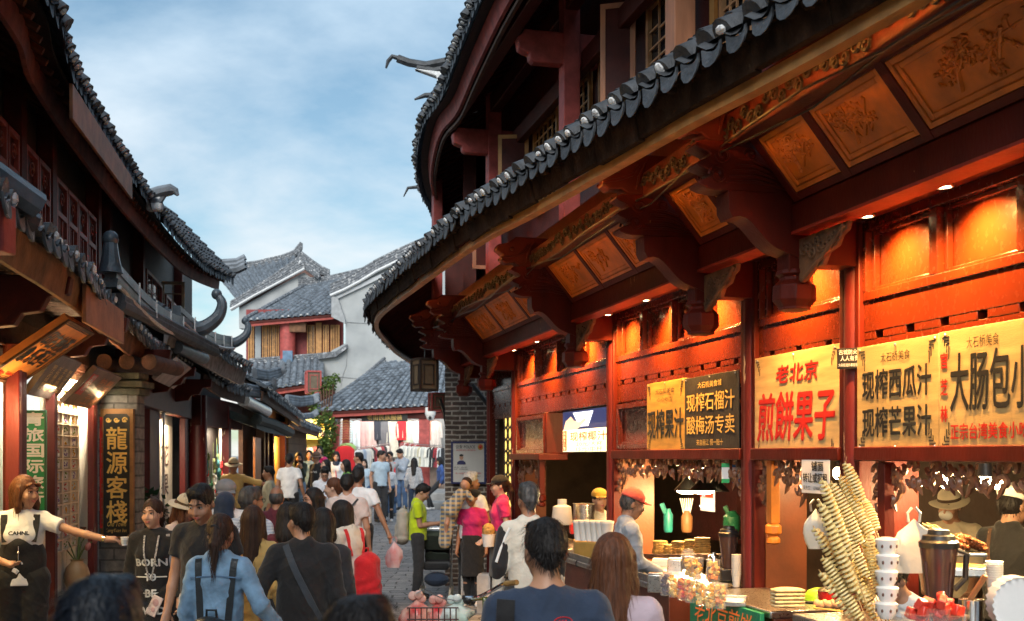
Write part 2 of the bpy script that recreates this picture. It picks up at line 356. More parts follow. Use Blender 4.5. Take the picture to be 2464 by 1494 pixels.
def relief(mb, Q, w, h, rnd, dens=1.):
    """plum branches, blossoms and leaves carved in relief; Q(u, v, off) maps panel metres"""
    def br(u, v, a, ln, r, lv):
        pts = [Q(u, v, r*.3)]
        for k in range(4):
            u += math.cos(a)*ln/4; v += math.sin(a)*ln/4; a += rnd.uniform(-.45, .45)
            if abs(u) > w*.46 or abs(v) > h*.44: break
            pts.append(Q(u, v, r*.3))
            if lv > 0 and rnd.random() < .75: br(u, v, a+rnd.choice((-1, 1))*rnd.uniform(.5, 1.2), ln*.62, r*.7, lv-1)
            for _ in range(2 if lv < 2 else 1):
                if rnd.random() < .8*dens:
                    x, y = u+rnd.uniform(-.02, .02), v+rnd.uniform(-.02, .02); s_ = rnd.uniform(.007, .014)
                    if rnd.random() < .5: mb.ell(Q(x, y, .004), s_, 6, 4)
                    else:
                        b = rnd.uniform(0, 2*PI); mb.tube([Q(x, y, .003), Q(x+math.cos(b)*.022, y+math.sin(b)*.022, .009), Q(x+math.cos(b)*.045, y+math.sin(b)*.045, .002)], [.004, .009, .002], 5)
        if len(pts) > 1: mb.tube(pts, [r*(1-.5*k/len(pts)) for k in range(len(pts))], 5)
    br(-w*.28, -h*.40, 1.1, h*.8, .013, 2); br(-w*.1, -h*.3, .75, w*.62, .011, 2); br(w*.1, -h*.1, 2.4, h*.5, .009, 1)
# ---------------- street ----------------
_gz = [(-5, 0), (6, 0), (9, -.03), (13, -.15), (16.5, -.25), (20, -.15), (25, .02), (30, .14), (37, .22), (60, .5), (400, 1)]
def zg(d):
    for (a, x), (b, y) in zip(_gz, _gz[1:]):
        if d <= b: return x+(y-x)*(d-a)/(b-a)
    return 1.
def paving():
    m = bpy.data.materials.new('worn paving stone'); m.use_nodes = True; n = m.node_tree; L = n.links; b = n.nodes['Principled BSDF']
    tc = n.nodes.new('ShaderNodeTexCoord'); wz = n.nodes.new('ShaderNodeTexNoise'); wz.inputs['Scale'].default_value = 1.3; L.new(tc.outputs['Object'], wz.inputs['Vector'])
    ad = n.nodes.new('ShaderNodeMixRGB'); ad.blend_type = 'ADD'; ad.inputs[0].default_value = .35; L.new(tc.outputs['Object'], ad.inputs[1]); L.new(wz.outputs[1], ad.inputs[2])
    br = n.nodes.new('ShaderNodeTexBrick'); br.inputs['Scale'].default_value = 1; br.inputs['Brick Width'].default_value = .42; br.inputs['Row Height'].default_value = .24; br.inputs['Mortar Size'].default_value = .014; br.inputs['Mortar Smooth'].default_value = .4
    br.inputs['Color1'].default_value = (.34, .325, .32, 1); br.inputs['Color2'].default_value = (.20, .195, .2, 1); br.inputs['Mortar'].default_value = (.05, .045, .042, 1); L.new(ad.outputs[0], br.inputs['Vector'])
    n2 = n.nodes.new('ShaderNodeTexNoise'); n2.inputs['Scale'].default_value = 9; n2.inputs['Detail'].default_value = 8; n2.inputs['Roughness'].default_value = .7; L.new(tc.outputs['Object'], n2.inputs['Vector'])
    ml = n.nodes.new('ShaderNodeMixRGB'); ml.blend_type = 'OVERLAY'; ml.inputs[0].default_value = .85; L.new(br.outputs[0], ml.inputs[1]); L.new(n2.outputs[0], ml.inputs[2]); L.new(ml.outputs[0], b.inputs['Base Color'])
    ms = n.nodes.new('ShaderNodeMath'); ms.operation = 'MULTIPLY_ADD'; ms.inputs[1].default_value = -1.4; L.new(br.outputs['Fac'], ms.inputs[0]); L.new(n2.outputs[0], ms.inputs[2])
    bp = n.nodes.new('ShaderNodeBump'); bp.inputs['Strength'].default_value = .9; bp.inputs['Distance'].default_value = .05; L.new(ms.outputs[0], bp.inputs['Height']); L.new(bp.outputs[0], b.inputs['Normal'])
    rr = n.nodes.new('ShaderNodeMapRange'); rr.inputs[3].default_value = .3; rr.inputs[4].default_value = .75; L.new(n2.outputs[0], rr.inputs[0]); L.new(rr.outputs[0], b.inputs['Roughness'])
    return m
g = MB(); xs = [-300, -60, -20]+[x*1.5-12 for x in range(17)]+[20, 60, 300]; ys = [-40, -10, 0]+[k*1.5 for k in range(1, 42)]+[80, 150, 400, 900]
g.add([(x, y, zg(y)) for y in ys for x in xs], [(j*len(xs)+i, j*len(xs)+i+1, (j+1)*len(xs)+i+1, (j+1)*len(xs)+i) for j in range(len(ys)-1) for i in range(len(xs)-1)])
tag(g.build('street_paving', paving()), 'worn grey stone paving of the pedestrian lane', kind='structure')
# ---------------- right-hand timber shop building ----------------
RA = V((-.238, .971, 0)); RN = V((-.971, -.238, 0))
def R(d, o, z): return V((3.77-.245*d-.971*o, d-.238*o, z))
UP = V((0, 0, 1))
rb = thing('timber_shop_building', R(11, -1, 0), 'two storey red timber shop house with carved eaves over lit food stalls', 'building')
COLS = [3.9, 6.86, 8.22, 11.25, 15.2, 16.7]
for d in COLS:
    mb = MB(); r = .066 if d > 10 else .07
    mb.lathe([(r*1.02, -.4), (r, .6), (r*.98, 2.5), (r*.97, 3.42)], R(d, -.01, 0), 20)
    mb.build('column', COL_RED, rb)
    mb = MB(); mb.mbox(R, d-.11, d-.062, -.05, .035, -.4, 3.3); mb.mbox(R, d+.062, d+.11, -.05, .035, -.4, 3.3); mb.build('column_jamb', WOOD_RED, rb, bevel=.006)
def bay(d0, d1, npan, low='panel', header=True):
    a, b = d0+.11, d1-.11
    mb = MB()
    mb.mbox(R, a, b, -.08, .0, 2.635, 2.82); mb.mbox(R, a, b, -.08, -.004, 2.42, 2.59)
    n = max(3, int((b-a)/.3)); x = a
    for k in range(n+1):
        x2 = a+(b-a)*(k+.5)/n; e = min(b, x2-.04) if k < n else b
        mb.mbox(R, x, e, -.08, -.002, 2.59, 2.635); x = x2+.035
    mb.mbox(R, a, b, -.14, -.09, 2.55, 2.68)
    if low == 'panel': mb.mbox(R, a, b, -.08, -.03, 1.95, 2.42)
    mb.build('fascia_boards', LACQ, rb, bevel=.004)
    mb = MB(); mb.mbox(R, a, b, -.08, .012, 2.82, 2.875); mb.mbox(R, a, b, -.08, .014, 3.24, 3.30); mb.mbox(R, a, b, -.08, .0, 3.30, 3.75)
    pw = (b-a)/npan
    for k in range(npan+1):
        x = a+pw*k; mb.mbox(R, max(a, x-.035), min(b, x+.035), -.08, .013, 2.875, 3.24)
    mb.build('frieze_frame', LACQ, rb, bevel=.005)
    for k in range(npan):
        mb = MB(); x0, x1 = a+pw*k+.035, a+pw*(k+1)-.035
        mb.mbox(R, x0, x1, -.10, -.072, 2.875, 3.24)
        for q in ((x0, x0+.028, 2.875, 3.24), (x1-.028, x1, 2.875, 3.24), (x0+.028, x1-.028, 2.875, 2.903), (x0+.028, x1-.028, 3.212, 3.24)): mb.mbox(R, q[0], q[1], -.072, -.03, q[2], q[3])
        mb.build('frieze_panel', LACQ, rb, bevel=.006)
    if header:
        mb = MB(); mb.mbox(R, a-.02, b+.02, -.1, .06, 1.865, 1.95); mb.build('opening_header', WOOD_RED, rb, bevel=.008)
bay(2.6, 3.9, 2); bay(3.9, 6.86, 4); bay(6.86, 8.22, 2); bay(8.22, 11.25, 4); bay(11.25, 15.2, 4, low='none', header=False); bay(15.2, 16.7, 1, low='none', header=False)
# low recessed panels between header and fascia in the juice bays
def lowpanel(a, b, z0, z1, o=0.):
    mb = MB(); mb.mbox(R, a, b, o-.06, o-.035, z0, z1)
    for q in ((a, a+.05, z0, z1), (b-.05, b, z0, z1), (a+.05, b-.05, z0, z0+.05), (a+.05, b-.05, z1-.05, z1)): mb.mbox(R, q[0], q[1], o-.035, o+.012, q[2], q[3])
    for q in ((a+.05, a+.075, z0+.05, z1-.05), (b-.075, b-.05, z0+.05, z1-.05), (a+.075, b-.075, z0+.05, z0+.075), (a+.075, b-.075, z1-.075, z1-.05)): mb.mbox(R, q[0], q[1], o-.035, o-.012, q[2], q[3])
    mb.build('low_panel', LACQ, rb, bevel=.004)
lowpanel(10.15, 11.1, 1.96, 2.4, .01); lowpanel(13.7, 15.05, 1.92, 2.4, .02)
mb = MB(); mb.mbox(R, 13.6, 15.1, -.25, .12, 1.84, 1.92); mb.mbox(R, 13.62, 13.7, -.3, .02, 1.92, 2.42); mb.build('opening_header', WOOD_RED, rb, bevel=.008)
# eave beam, drop posts, cantilevers, carved brackets
RIMR = M('bright red rim paint', (.33, .03, .012), .45, .2, 8, .1)
for i, (a, b) in enumerate(zip([2.4]+COLS[:-1], COLS)):
    mb = MB(); mb.mbox(R, a+.1, b-.1, .33, .47, 3.222, 3.385); mb.build('eave_beam', WOOD_RED, rb, bevel=.006)
    mb = MB(); mb.mbox(R, a+.1, b-.1, .325, .475, 3.205, 3.222); mb.build('beam_rim', RIMR, rb)
    mb = MB(); mb.mbox(R, a+.1, b-.1, .016, .326, 3.30, 3.33); mb.build('light_soffit', WOOD_RED, rb)
def tilted(poly, d, th, name, mat, relief_=None, bev=.006, parent=None):
    mb = MB(); mb.prism([R(d-th/2, o, z) for o, z in poly], RA*(th/.971)); o = mb.build(name, mat, parent or rb, bevel=bev)
    return o
for i, d in enumerate(COLS):
    sc = 1.
    mb = MB(); mb.mbox(R, d-.075, d+.075, .325, .475, 2.99, 3.42)
    mb.build('drop_post', WOOD_RED, rb, bevel=.006)
    mb = MB(); c = R(d, .40, 0); Rz = Matrix.Rotation(math.atan2(RA.y, RA.x), 3, 'Z')
    mb.lathe([(.105, 3.01), (.112, 2.985), (.09, 2.97), (.092, 2.95), (.128, 2.915), (.13, 2.83), (.095, 2.79), (.098, 2.775), (.06, 2.765)], c, 8, Rz, PI/8)
    mb.build('drop_post_bud', WOOD_RED, rb, bevel=.004, ang=25)
    # cantilever with an ogee underside
    pts = [(0, 3.45), (.0, 3.04), (.36, 3.04)]
    for k in range(13):
        t = k/12; pts.append((.36+.48*t, 3.045+.25*(t*t*(3-2*t))+.02*math.sin(t*PI*3)))
    pts += [(.865, 3.34), (.87, 3.45)]
    tilted(pts, d, .17, 'cantilever', WOOD_RED)
    # scrolled cloud bracket above it
    pts = [(.12, 3.452), (.95, 3.452)]
    for k in range(19):
        t = k/18; pts.append((1.0+.05*math.sin(t*PI*5)+.03*t, 3.46+.28*t))
    pts += [(.3, 3.74), (.12, 3.6)]
    br_ = tilted(pts, d, .15, 'scroll_bracket', WOOD_RED)
    mb = MB()
    for s_ in (-1, 1):
        ex, ey = RN, UP; f0 = lambda o, z: R(d+s_*.078, o, z)
        for o, z, r, tr, sg in ((.93, 3.54, .06, 1.6, 1), (.9, 3.66, .05, 1.5, -1), (.55, 3.63, .07, 1.7, 1), (.38, 3.56, .05, 1.5, -1), (.72, 3.67, .045, 1.5, 1)):
            mb.tube([p for p in spiral(f0(o, z), r, tr, ex, ey, 20, sg)], .009, 5)
        for k in range(5):
            mb.tube([f0(.88-.02*k, 3.50+.035*k), f0(.7, 3.5+.03*k+.01), f0(.5, 3.48+.02*k), f0(.3, 3.47+.012*k)], [.006, .012, .012, .006], 5)
    mb.build('scroll_carving', WOOD_RED, br_)
    # beast-head beam end
    pts = [(.4, 3.742), (.98, 3.742), (1.03, 3.78), (1.12, 3.765), (1.17, 3.80), (1.15, 3.85), (1.22, 3.90), (1.2, 3.95), (1.1, 3.97), (1.02, 4.03), (.4, 4.03)]
    bh = tilted(pts, d, .13, 'beast_head_beam_end', DARKRED, bev=.012)
    mb = MB()
    for s_ in (-1, 1):
        mb.ell(R(d+s_*.07, 1.06, 3.91), .022, 8, 5); mb.tube([R(d+s_*.068, 1.17, 3.82), R(d+s_*.072, 1.05, 3.84), R(d+s_*.07, .95, 3.88), R(d+s_*.07, .9, 3.95)], .012, 5)
        for k in range(5): mb.tube([R(d+s_*.068, .92-.08*k, 3.78), R(d+s_*.075, .9-.08*k, 3.87), R(d+s_*.068, .84-.08*k, 3.99)], [.006, .014, .005], 5)
    mb.build('beast_carving', DARKRED, bh)
    # pierced triangular spandrel on the near side
    if i:
        x0 = d-.085; x1 = max(d-.62, COLS[i-1]+.2)
        poly = [(x0, 3.185), (x1, 3.185), (x1+.02, 3.14), (x1+.08, 3.12), (x1+.12, 3.07), (x1+.22, 3.05), (x1+.27, 2.99), (x1+.36, 2.985), (x0-.06, 2.93), (x0, 2.92)]
        mb = MB(); mb.prism([R(q, .385, z) for q, z in poly], RN*.03); sp_ = mb.build('spandrel', EAVEW, rb, bevel=.003)
        mb = MB(); rn = random.Random(i)
        for k in range(9):
            t = k/9; q = x0-.07-.42*t*(x0-x1)/.535; z = 3.14-(.16*(1-t))*rn.random(); mb.tube(spiral(R(q, .42, z), .035+.015*rn.random(), 1.4, RA, UP, 14, rn.choice((-1, 1))), .008, 5)
        mb.tube([R(x1+.03, .42, 3.17), R(x1+.1, .425, 3.115), R(x1+.26, .425, 3.03), R(x0-.05, .42, 2.935)], .016, 6)
        mb.build('spandrel_carving', EAVEW, sp_)
# sloping carved soffit panels between eave beam and purlin
sa = V((RN.x*.30, RN.y*.30, .365)); sL = sa.length; sa.normalize(); sn = RA.cross(sa); sn = -sn if sn.z > 0 else sn
def SQ(d, t, off): return R(d, .47, 3.395)+sa*t+sn*off
borders = [3.2, 4.9-.1]
sets = [[4.15, 5.42, 6.12, 6.68], [6.98, 7.5, 8.02], [8.42, 9.3, 10.15, 11.05], [11.45, 12.6, 13.8, 15.0]]
rn = random.Random(11)
for st in sets:
    mb = MB(); a, b = st[0]-.06, st[-1]+.06
    mb.hexa([SQ(a, -.0, -.03), SQ(b, -.0, -.03), SQ(b, sL, -.03), SQ(a, sL, -.03), SQ(a, 0, -.06), SQ(b, 0, -.06), SQ(b, sL, -.06), SQ(a, sL, -.06)])
    def bar(d0, d1, t0, t1, h=.014): mb.hexa([SQ(d0, t0, h), SQ(d1, t0, h), SQ(d1, t1, h), SQ(d0, t1, h), SQ(d0, t0, -.03), SQ(d1, t0, -.03), SQ(d1, t1, -.03), SQ(d0, t1, -.03)])
    for x in st: bar(x-.035, x+.035, 0, sL)
    for x, y in zip(st, st[1:]): bar(x+.035, y-.035, 0, .045, .012); bar(x+.035, y-.035, sL-.045, sL, .012)
    mb.build('soffit_frame', WOOD_RED, rb, bevel=.004)
    for x, y in zip(st, st[1:]):
        mb = MB(); x0, x1, t0, t1 = x+.036, y-.036, .046, sL-.046
        def bar2(d0, d1, u0, u1, h, g): mb.hexa([SQ(d0, u0, h), SQ(d1, u0, h), SQ(d1, u1, h), SQ(d0, u1, h), SQ(d0, u0, g), SQ(d1, u0, g), SQ(d1, u1, g), SQ(d0, u1, g)])
        bar2(x0, x1, t0, t1, -.008, -.028)
        for e_, h in ((.0, .008), (.034, .001)):
            q = .03
            bar2(x0+e_, x0+e_+q, t0+e_, t1-e_, h, -.008); bar2(x1-e_-q, x1-e_, t0+e_, t1-e_, h, -.008); bar2(x0+e_+q, x1-e_-q, t0+e_, t0+e_+q, h, -.008); bar2(x0+e_+q, x1-e_-q, t1-e_-q, t1-e_, h, -.008)
        pn = mb.build('soffit_panel', CARVE, rb, bevel=.008)
        mb = MB(); cx, ct = (x0+x1)/2, (t0+t1)/2
        W_ = (x1-x0)-.14; H_ = (t1-t0)-.14
        relief(mb, lambda u, v, off: SQ(cx-u, ct+v, -.008+off), W_, H_, rn)
        if W_ > .8: relief(mb, lambda u, v, off: SQ(cx+u*.8, ct-v, -.008+off), W_, H_, rn)
        mb.build('relief_carving', CARVE, pn)
# purlins, frieze carving under the eave
mb = MB()
mb.mbox(R, 3, 16.9, .77, .87, 3.72, 3.9); mb.mbox(R, 3, 16.9, .5, .6, 3.9, 4.2); mb.mbox(R, 3, 16.9, .36, .44, 3.386, 3.62); mb.build('purlin', DARKRED, rb, bevel=.01)
mb = MB(); rn = random.Random(5)
for k in range(150):
    d = 3.5+13*k/150; mb.tube(spiral(R(d, .885, 3.80+rn.uniform(-.03, .04)), rn.uniform(.035, .06), 1.4, RA, UP, 12, rn.choice((-1, 1))), .009, 4)
mb.build('frieze_carving', BLACKW, rb)
mb = MB(); mb.tube([R(3+.7*k, .92+.02*math.sin(k*2.1), 3.70+.035*math.sin(k*1.7)) for k in range(20)], .008, 5); mb.tube([R(3+.7*k, .9+.03*math.sin(k*1.3), 3.66+.04*math.sin(k*2.3+1)) for k in range(20)], .006, 5)
mb.build('loose_cable', BLACK, rb)
# lower roof
_ev = [(3.2, 1.95, 4.0), (5.2, 1.254, 4.0), (6.38, .788, 4.0), (8.6, .03, 4.02), (10.3, -.5, 4.08), (13.8, -1.39, 4.18), (17.3, -2.2, 4.3), (19, -2.45, 4.28), (21, -2.5, 4.25), (23, -2.48, 4.2), (26, -2.2, 4.1)]
EV = resample(catmull([(x, d, z) for d, x, z in _ev], 8), .215)
def inner(pts, off, z, wall=None):
    out = []
    for i, p in enumerate(pts):
        t = pts[min(i+1, len(pts)-1)]-pts[max(i-1, 0)]; t.z = 0; t.normalize(); q = p+V((t.y, -t.x, 0))*off; out.append(V((q.x, q.y, z+(p.z-4.05)*.5)))
    return out
EVI = inner(EV, 1.15, 4.85)
T, W = MB(), MB(); tile_roof(T, W, EV, EVI, r=.07)
tr_ = T.build('roof_tiles', TILE, rb, recalc=False); W.build('mortar_plugs', MORTAR, tr_)
def strip(name, pts, offs, mat, parent=rb):
    """sweep a closed profile [(inward, dz)] along an eave line"""
    mb = MB(); rows = [inner(pts, o, 0) for o, z in offs]; n = len(offs); vs = []
    for i, p in enumerate(pts):
        for k, (o, z) in enumerate(offs): q = rows[k][i]; vs.append((q.x, q.y, p.z+z))
    mb.add(vs, [(i*n+k, i*n+(k+1) % n, (i+1)*n+(k+1) % n, (i+1)*n+k) for i in range(len(pts)-1) for k in range(n)]+[tuple(range(n)), tuple((len(pts)-1)*n+k for k in range(n))])
    return mb.build(name, mat, parent)
rn = random.Random(77); mb = MB(); PL = resample(EV, .62); PI2 = inner(PL, 1, 0)
for i in range(len(PL)-1):
    z0, z1, oo, rr = rn.uniform(-.03, .0), rn.uniform(-.225, -.195), rn.uniform(-.012, .012), rn.uniform(-.012, .012)
    f_ = lambda j, o, z: (lambda q: V((q.x, q.y, PL[j].z+z)))(PL[j].lerp(PI2[j], o))
    mb.hexa([f_(i, .085+oo, z1), f_(i+1, .085+oo, z1+rr), f_(i+1, .125, z1+rr), f_(i, .125, z1), f_(i, .05+oo, z0), f_(i+1, .05+oo, z0), f_(i+1, .10, z0), f_(i, .10, z0)])
mb.build('eave_board', EAVEB, rb, bevel=.006)
mb = MB(); BD = resample(EV, .07)
for p, q in zip(BD, inner(BD, .045, 0)): mb.ell(V((q.x, q.y, p.z-.03+rn.uniform(-.03, .015))), (rn.uniform(.03, .06), rn.uniform(.03, .055), rn.uniform(.02, .045)), 6, 4)
mb.build('eave_bedding', EAVEB, rb)
strip('eave_batten', EV, [(.132, -.195), (.132, -.262), (.205, -.262), (.205, -.240), (.148, -.240), (.148, -.195)], GOLDW)
strip('roof_boarding', EV, [(.11, -.05), (1.1, .62), (1.1, .66), (.11, -.01)], BLACKW)
mb = MB(); EVs = resample(EV, .2)
for i, (p, q) in enumerate(zip(EVs, inner(EVs, .16, 0))):
    if 0 < i < len(EVs)-1:
        t = (EVs[i+1]-EVs[i-1]).normalized()
        c = V((q.x, q.y, p.z-.23)); mb.prism([c+t*(.075*math.cos(PI*k/8))+UP*(.055*math.sin(PI*k/8)) for k in range(9)], V((t.y, -t.x, 0))*.02)
mb.build('eave_scallops', RIMR, rb)
mb = MB(); RF = resample(EV, .17)
for p, q in zip(RF, inner(RF, 1.1, 0)):
    a = V((q.x, q.y, p.z+.55)); b = p.lerp(V((q.x, q.y, p.z)), .12)+V((0, 0, -.06)); mb.tube([b, a], .028, 6)
mb.build('rafters', DARKRED, rb)
# ---- upper storey
UW = []
for i, (a, b) in enumerate(((4.2, 6.1), (6.1, 9.05), (9.05, 12.05), (12.05, 15.6), (15.6, 19.5))):
    mb = MB(); mb.mbox(R, a, b, -.25, -.13, 4.5, 7.2); mb.build('upper_wall', DARKRED, rb)
UC = [6.1, 9.05, 12.05, 15.6]
for k, d in enumerate(UC):
    mb = MB(); mb.mbox(R, d-.1, d+.1, .12, .30, 4.4, 6.95); mb.build('upper_column', RAWWOOD if k == 1 else UPRED, rb, bevel=.008)
    if k != 1:
        mb = MB(); pts = [(-.1, 6.05), (.62, 6.05), (.66, 6.08), (.665, 6.14), (.72, 6.15), (.78, 6.18), (.80, 6.3), (.74, 6.34), (.72, 6.39), (-.1, 6.39)]
        tilted(pts, d-.0, .14, 'nosed_tie_beam', UPRED, bev=.015)
mb = MB(); mb.mbox(R, 18.7, 18.9, .35, .5, 4.3, 6.8); mb.build('upper_column', UPRED, rb, bevel=.008)
mb = MB(); mb.mbox(R, 3, 15.7, .14, .28, 6.62, 6.86); mb.mbox(R, 3, 15.7, .72, .86, 6.40, 6.6); mb.mbox(R, 3, 15.7, .0, .1, 6.0, 6.2); mb.build('upper_purlin', DARKRED, rb, bevel=.01)
rn = random.Random(3)
def lattice(mb, M_, a, b, z0, z1, o, nx, nz, t=.018):
    fw = .05
    for q in ((a, a+fw, z0, z1), (b-fw, b, z0, z1), (a+fw, b-fw, z0, z0+fw), (a+fw, b-fw, z1-fw, z1)): mb.mbox(M_, q[0], q[1], o-.02, o+.025, q[2], q[3])
    for k in range(1, nx): x = a+fw+(b-a-2*fw)*k/nx; mb.mbox(M_, x-t/2, x+t/2, o-.005, o+.012, z0+fw, z1-fw)
    for k in range(1, nz):
        for j in range(nx):
            if rn.random() < .72:
                x = a+fw+(b-a-2*fw)*j/nx; x2 = a+fw+(b-a-2*fw)*(j+1)/nx; z = z0+fw+(z1-z0-2*fw)*(k+rn.choice((0, 0, .3)))/nz; mb.mbox(M_, x+t/2, x2-t/2, o-.004, o+.010, z-t/2, z+t/2)
def lat_window(M_, a, b, z0, z1, o, nx, nz, mat, root, glass=GLASS):
    mb = MB(); lattice(mb, M_, a, b, z0, z1, o, nx, nz); w_ = mb.build('lattice_window', mat, root)
    mb = MB(); mb.mbox(M_, a+.03, b-.03, o-.035, o-.025, z0+.03, z1-.03); mb.build('pane', glass, w_)
LATW = M('brown lattice wood', (.55, .28, .13), .55, .25, 8, .15)
for a, b, m_ in ((9.25, 10.55, LATW), (12.25, 13.4, GOLDW), (13.5, 14.6, GOLDW), (11.3, 11.95, LATW), (6.3, 7.2, LATW), (7.25, 8.2, LATW), (8.25, 8.95, LATW)):
    lat_window(R, a, b, 5.0, 6.12, -.1, 5, 8, m_, rb)
# open casements
def casement(d, ang, z0, z1, w_, mat, out=.1):
    c = R(d, -.05, 0); dr = (RN*math.cos(ang)+RA*math.sin(ang)); ds = dr.cross(UP)
    Mx = lambda a, b, z: c+dr*a+ds*b+UP*z
    mb = MB(); lattice(mb, Mx, 0, w_, z0, z1, 0, 2, 5); mb.mbox(Mx, .04, w_-.04, -.004, .004, z0+(z1-z0)*.68, z0+(z1-z0)*.73); k = mb.build('casement', mat, rb)
    mb = MB(); mb.mbox(Mx, .04, w_-.04, -.012, -.006, z0+.04, z1-.04); mb.build('pane', DARKRED, k)
    mb = MB(); mb.tube([Mx(w_-.03, .03, z0+.5), Mx(w_-.03, .07, z0+.52), Mx(w_-.03, .07, z0+.64), Mx(w_-.03, .03, z0+.66)], .008, 6); mb.build('handle', STEEL, k)
casement(10.75, .5, 5.05, 6.25, .34, RAWWOOD); casement(14.7, .3, 5.0, 6.1, .4, GOLDW); casement(8.95, 1.2, 5.0, 6.2, .45, GOLDW); casement(16.3, .1, 4.6, 5.6, .4, RAWWOOD)
# upper roof
_u = [R(d, 1.27, 6.6) for d in (3, 5, 8, 11.2)]+[V((-.575, 12.7, 6.6)), V((-.757, 13.7, 6.6)), V((-.94, 14.7, 6.61)), V((-1.24, 15.9, 6.66)), V((-1.47, 17.5, 6.52)), V((-1.52, 19, 6.42)), V((-1.45, 20.6, 6.38)), V((-1.40, 23.5, 6.36))]
UV_ = resample(catmull(_u, 8), .215); UVI = inner(UV_, 1.25, 7.4)
T, W = MB(), MB(); tile_roof(T, W, UV_, UVI, r=.078); t2 = T.build('upper_roof_tiles', TILE, rb, recalc=False); W.build('mortar_plugs', MORTAR, t2)
strip('upper_fascia', UV_, [(.16, -.04), (.2, -.24), (.24, -.24), (.22, -.04)], UPRED)
strip('upper_boarding', UV_, [(.05, -.035), (.2, -.03), (1.2, .55), (1.2, .6), (.05, .0)], BLACKW)
strip('gutter_pipe', UV_, [(.25, -.27), (.25, -.31), (.29, -.31), (.29, -.27)], BROWN)
mb = MB(); RF = resample(UV_, .24)
for p, q in zip(RF, inner(RF, 1.2, 0)): mb.tube([p.lerp(V((q.x, q.y, p.z)), .2)+V((0, 0, -.04)), V((q.x, q.y, p.z+.48))], .03, 6)
mb.build('upper_rafters', DARKRED, rb)
# corner hip ridge with a hooked tip
hp = [V((-.55, 16.2, 7.62)), V((-.95, 16.25, 7.60)), V((-1.25, 16.3, 7.56)), V((-1.5, 16.3, 7.60)), V((-1.66, 16.3, 7.66))]
mb = MB()
for k in range(3): mb.tube([p+V((.12*k, 0, -.075*k)) for p in hp[:5-k]], .06-.006*k, 7)
mb.tube([V((-1.64, 16.3, 7.66)), V((-1.74, 16.3, 7.69)), V((-1.80, 16.3, 7.62)), V((-1.83, 16.3, 7.52))], [.04, .035, .03, .015], 6)
hr = mb.build('hip_ridge', TILE, rb)
mb = MB(); mb.prism([(-1.1, 16.22, 7.42), (-.5, 16.22, 7.46), (-.5, 16.22, 6.9), (-1.0, 16.22, 6.85), (-1.05, 16.22, 7.1)], (0, .18, 0)); mb.prism([(-1.42, 16.24, 7.5), (-.9, 16.24, 7.44), (-.98, 16.24, 7.34)], (0, .14, 0)); mb.build('ridge_plaster', MORTAR, hr, bevel=.02)
mb = MB(); mb.tube([V((-.5, 16.2, 7.2)), V((-1.0, 16.15, 7.08)), V((-1.25, 16.1, 7.06)), V((-1.4, 16.1, 7.0))], [.05, .05, .04, .015], 6); mb.build('ridge_tip', TILE, hr); mb = MB(); mb.tube([V((-1.4, 20.5, 6.75)), V((-1.7, 20.5, 6.8)), V((-1.9, 20.5, 6.78)), V((-1.98, 20.5, 6.62))], [.04, .04, .03, .01], 6); mb.build('ridge_tip', TILE, hr)
mb = MB(); mb.prism([V((-.5, 15.9, 6.7)), V((-1.1, 16, 6.7)), V((-.5, 16.3, 7.5))], (0, .5, .0)); 
# end wall pier of dark brick facing the camera
BR = BRICK('dark fired brick', (.085, .06, .048), (.15, .105, .08), (.42, .37, .31), .26, .077, .014)
bp_ = thing('brick_pier', (-.7, 18, -.3), 'dark brown brick pier with pale mortar at the far end of the red shop house', 'wall')
mb = MB(); mb.box((-.60, 18.35, 1.55), (.96, .5, 4.0)); mb.build('brickwork', BR, bp_)
mb = MB(); mb.mbox(lambda a, b, c: V((a, b, c)), -1.08, -.12, 18.1, 18.6, 3.552, 5.6); mb.build('pier_beam', DARKRED, bp_)
# far continuation of the same house behind the pier
mb = MB(); mb.mbox(lambda a, b, c: V((a, b, c)), -1.0, -.8, 18.7, 27, -.3, 4.2); mb.mbox(lambda a, b, c: V((a, b, c)), -.75, -.55, 17.2, 27, 4.2, 6.7); mb.build('rear_wall', DARKRED, rb)
# lit lattice slit between the last two columns
mb = MB(); mb.mbox(R, 15.5, 15.95, -.06, -.04, .9, 2.42); sl_ = mb.build('lit_panel', EM('warm yellow light panel', (1, .70, .18), .8), rb)
mb = MB()
for k in range(9):
    for j in range(2): mb.tube([R(15.62+.24*j+.11*math.cos(a), -.03, 1.05+.165*k+.09*math.sin(a)) for a in [2*PI*q/10 for q in range(11)]], .014, 5)
mb.build('panel_lattice', BLACK, sl_)
# ---- stall interiors
for d in (6.86, 8.22, 11.25, 15.2):
    mb = MB(); mb.mbox(R, d-.04, d+.04, -.42, -.09, -.4, 3.2); mb.build('partition', M('orange brown partition', (.22, .055, .013), .5, .3, 4, .1) if d != 6.86 else WOOD_RED, rb)
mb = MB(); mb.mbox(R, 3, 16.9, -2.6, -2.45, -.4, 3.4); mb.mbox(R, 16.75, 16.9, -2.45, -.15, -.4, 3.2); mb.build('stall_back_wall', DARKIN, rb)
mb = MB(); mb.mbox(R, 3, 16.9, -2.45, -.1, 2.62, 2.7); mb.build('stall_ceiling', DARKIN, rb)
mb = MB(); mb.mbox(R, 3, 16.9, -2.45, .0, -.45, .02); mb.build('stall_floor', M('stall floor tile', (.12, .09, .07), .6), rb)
mb = MB(); mb.mbox(R, 12.2, 13.6, -1.85, -1.8, .9, 2.3); mb.build('notice_wall', M('brown notice board', (.06, .012, .01), .5), rb)
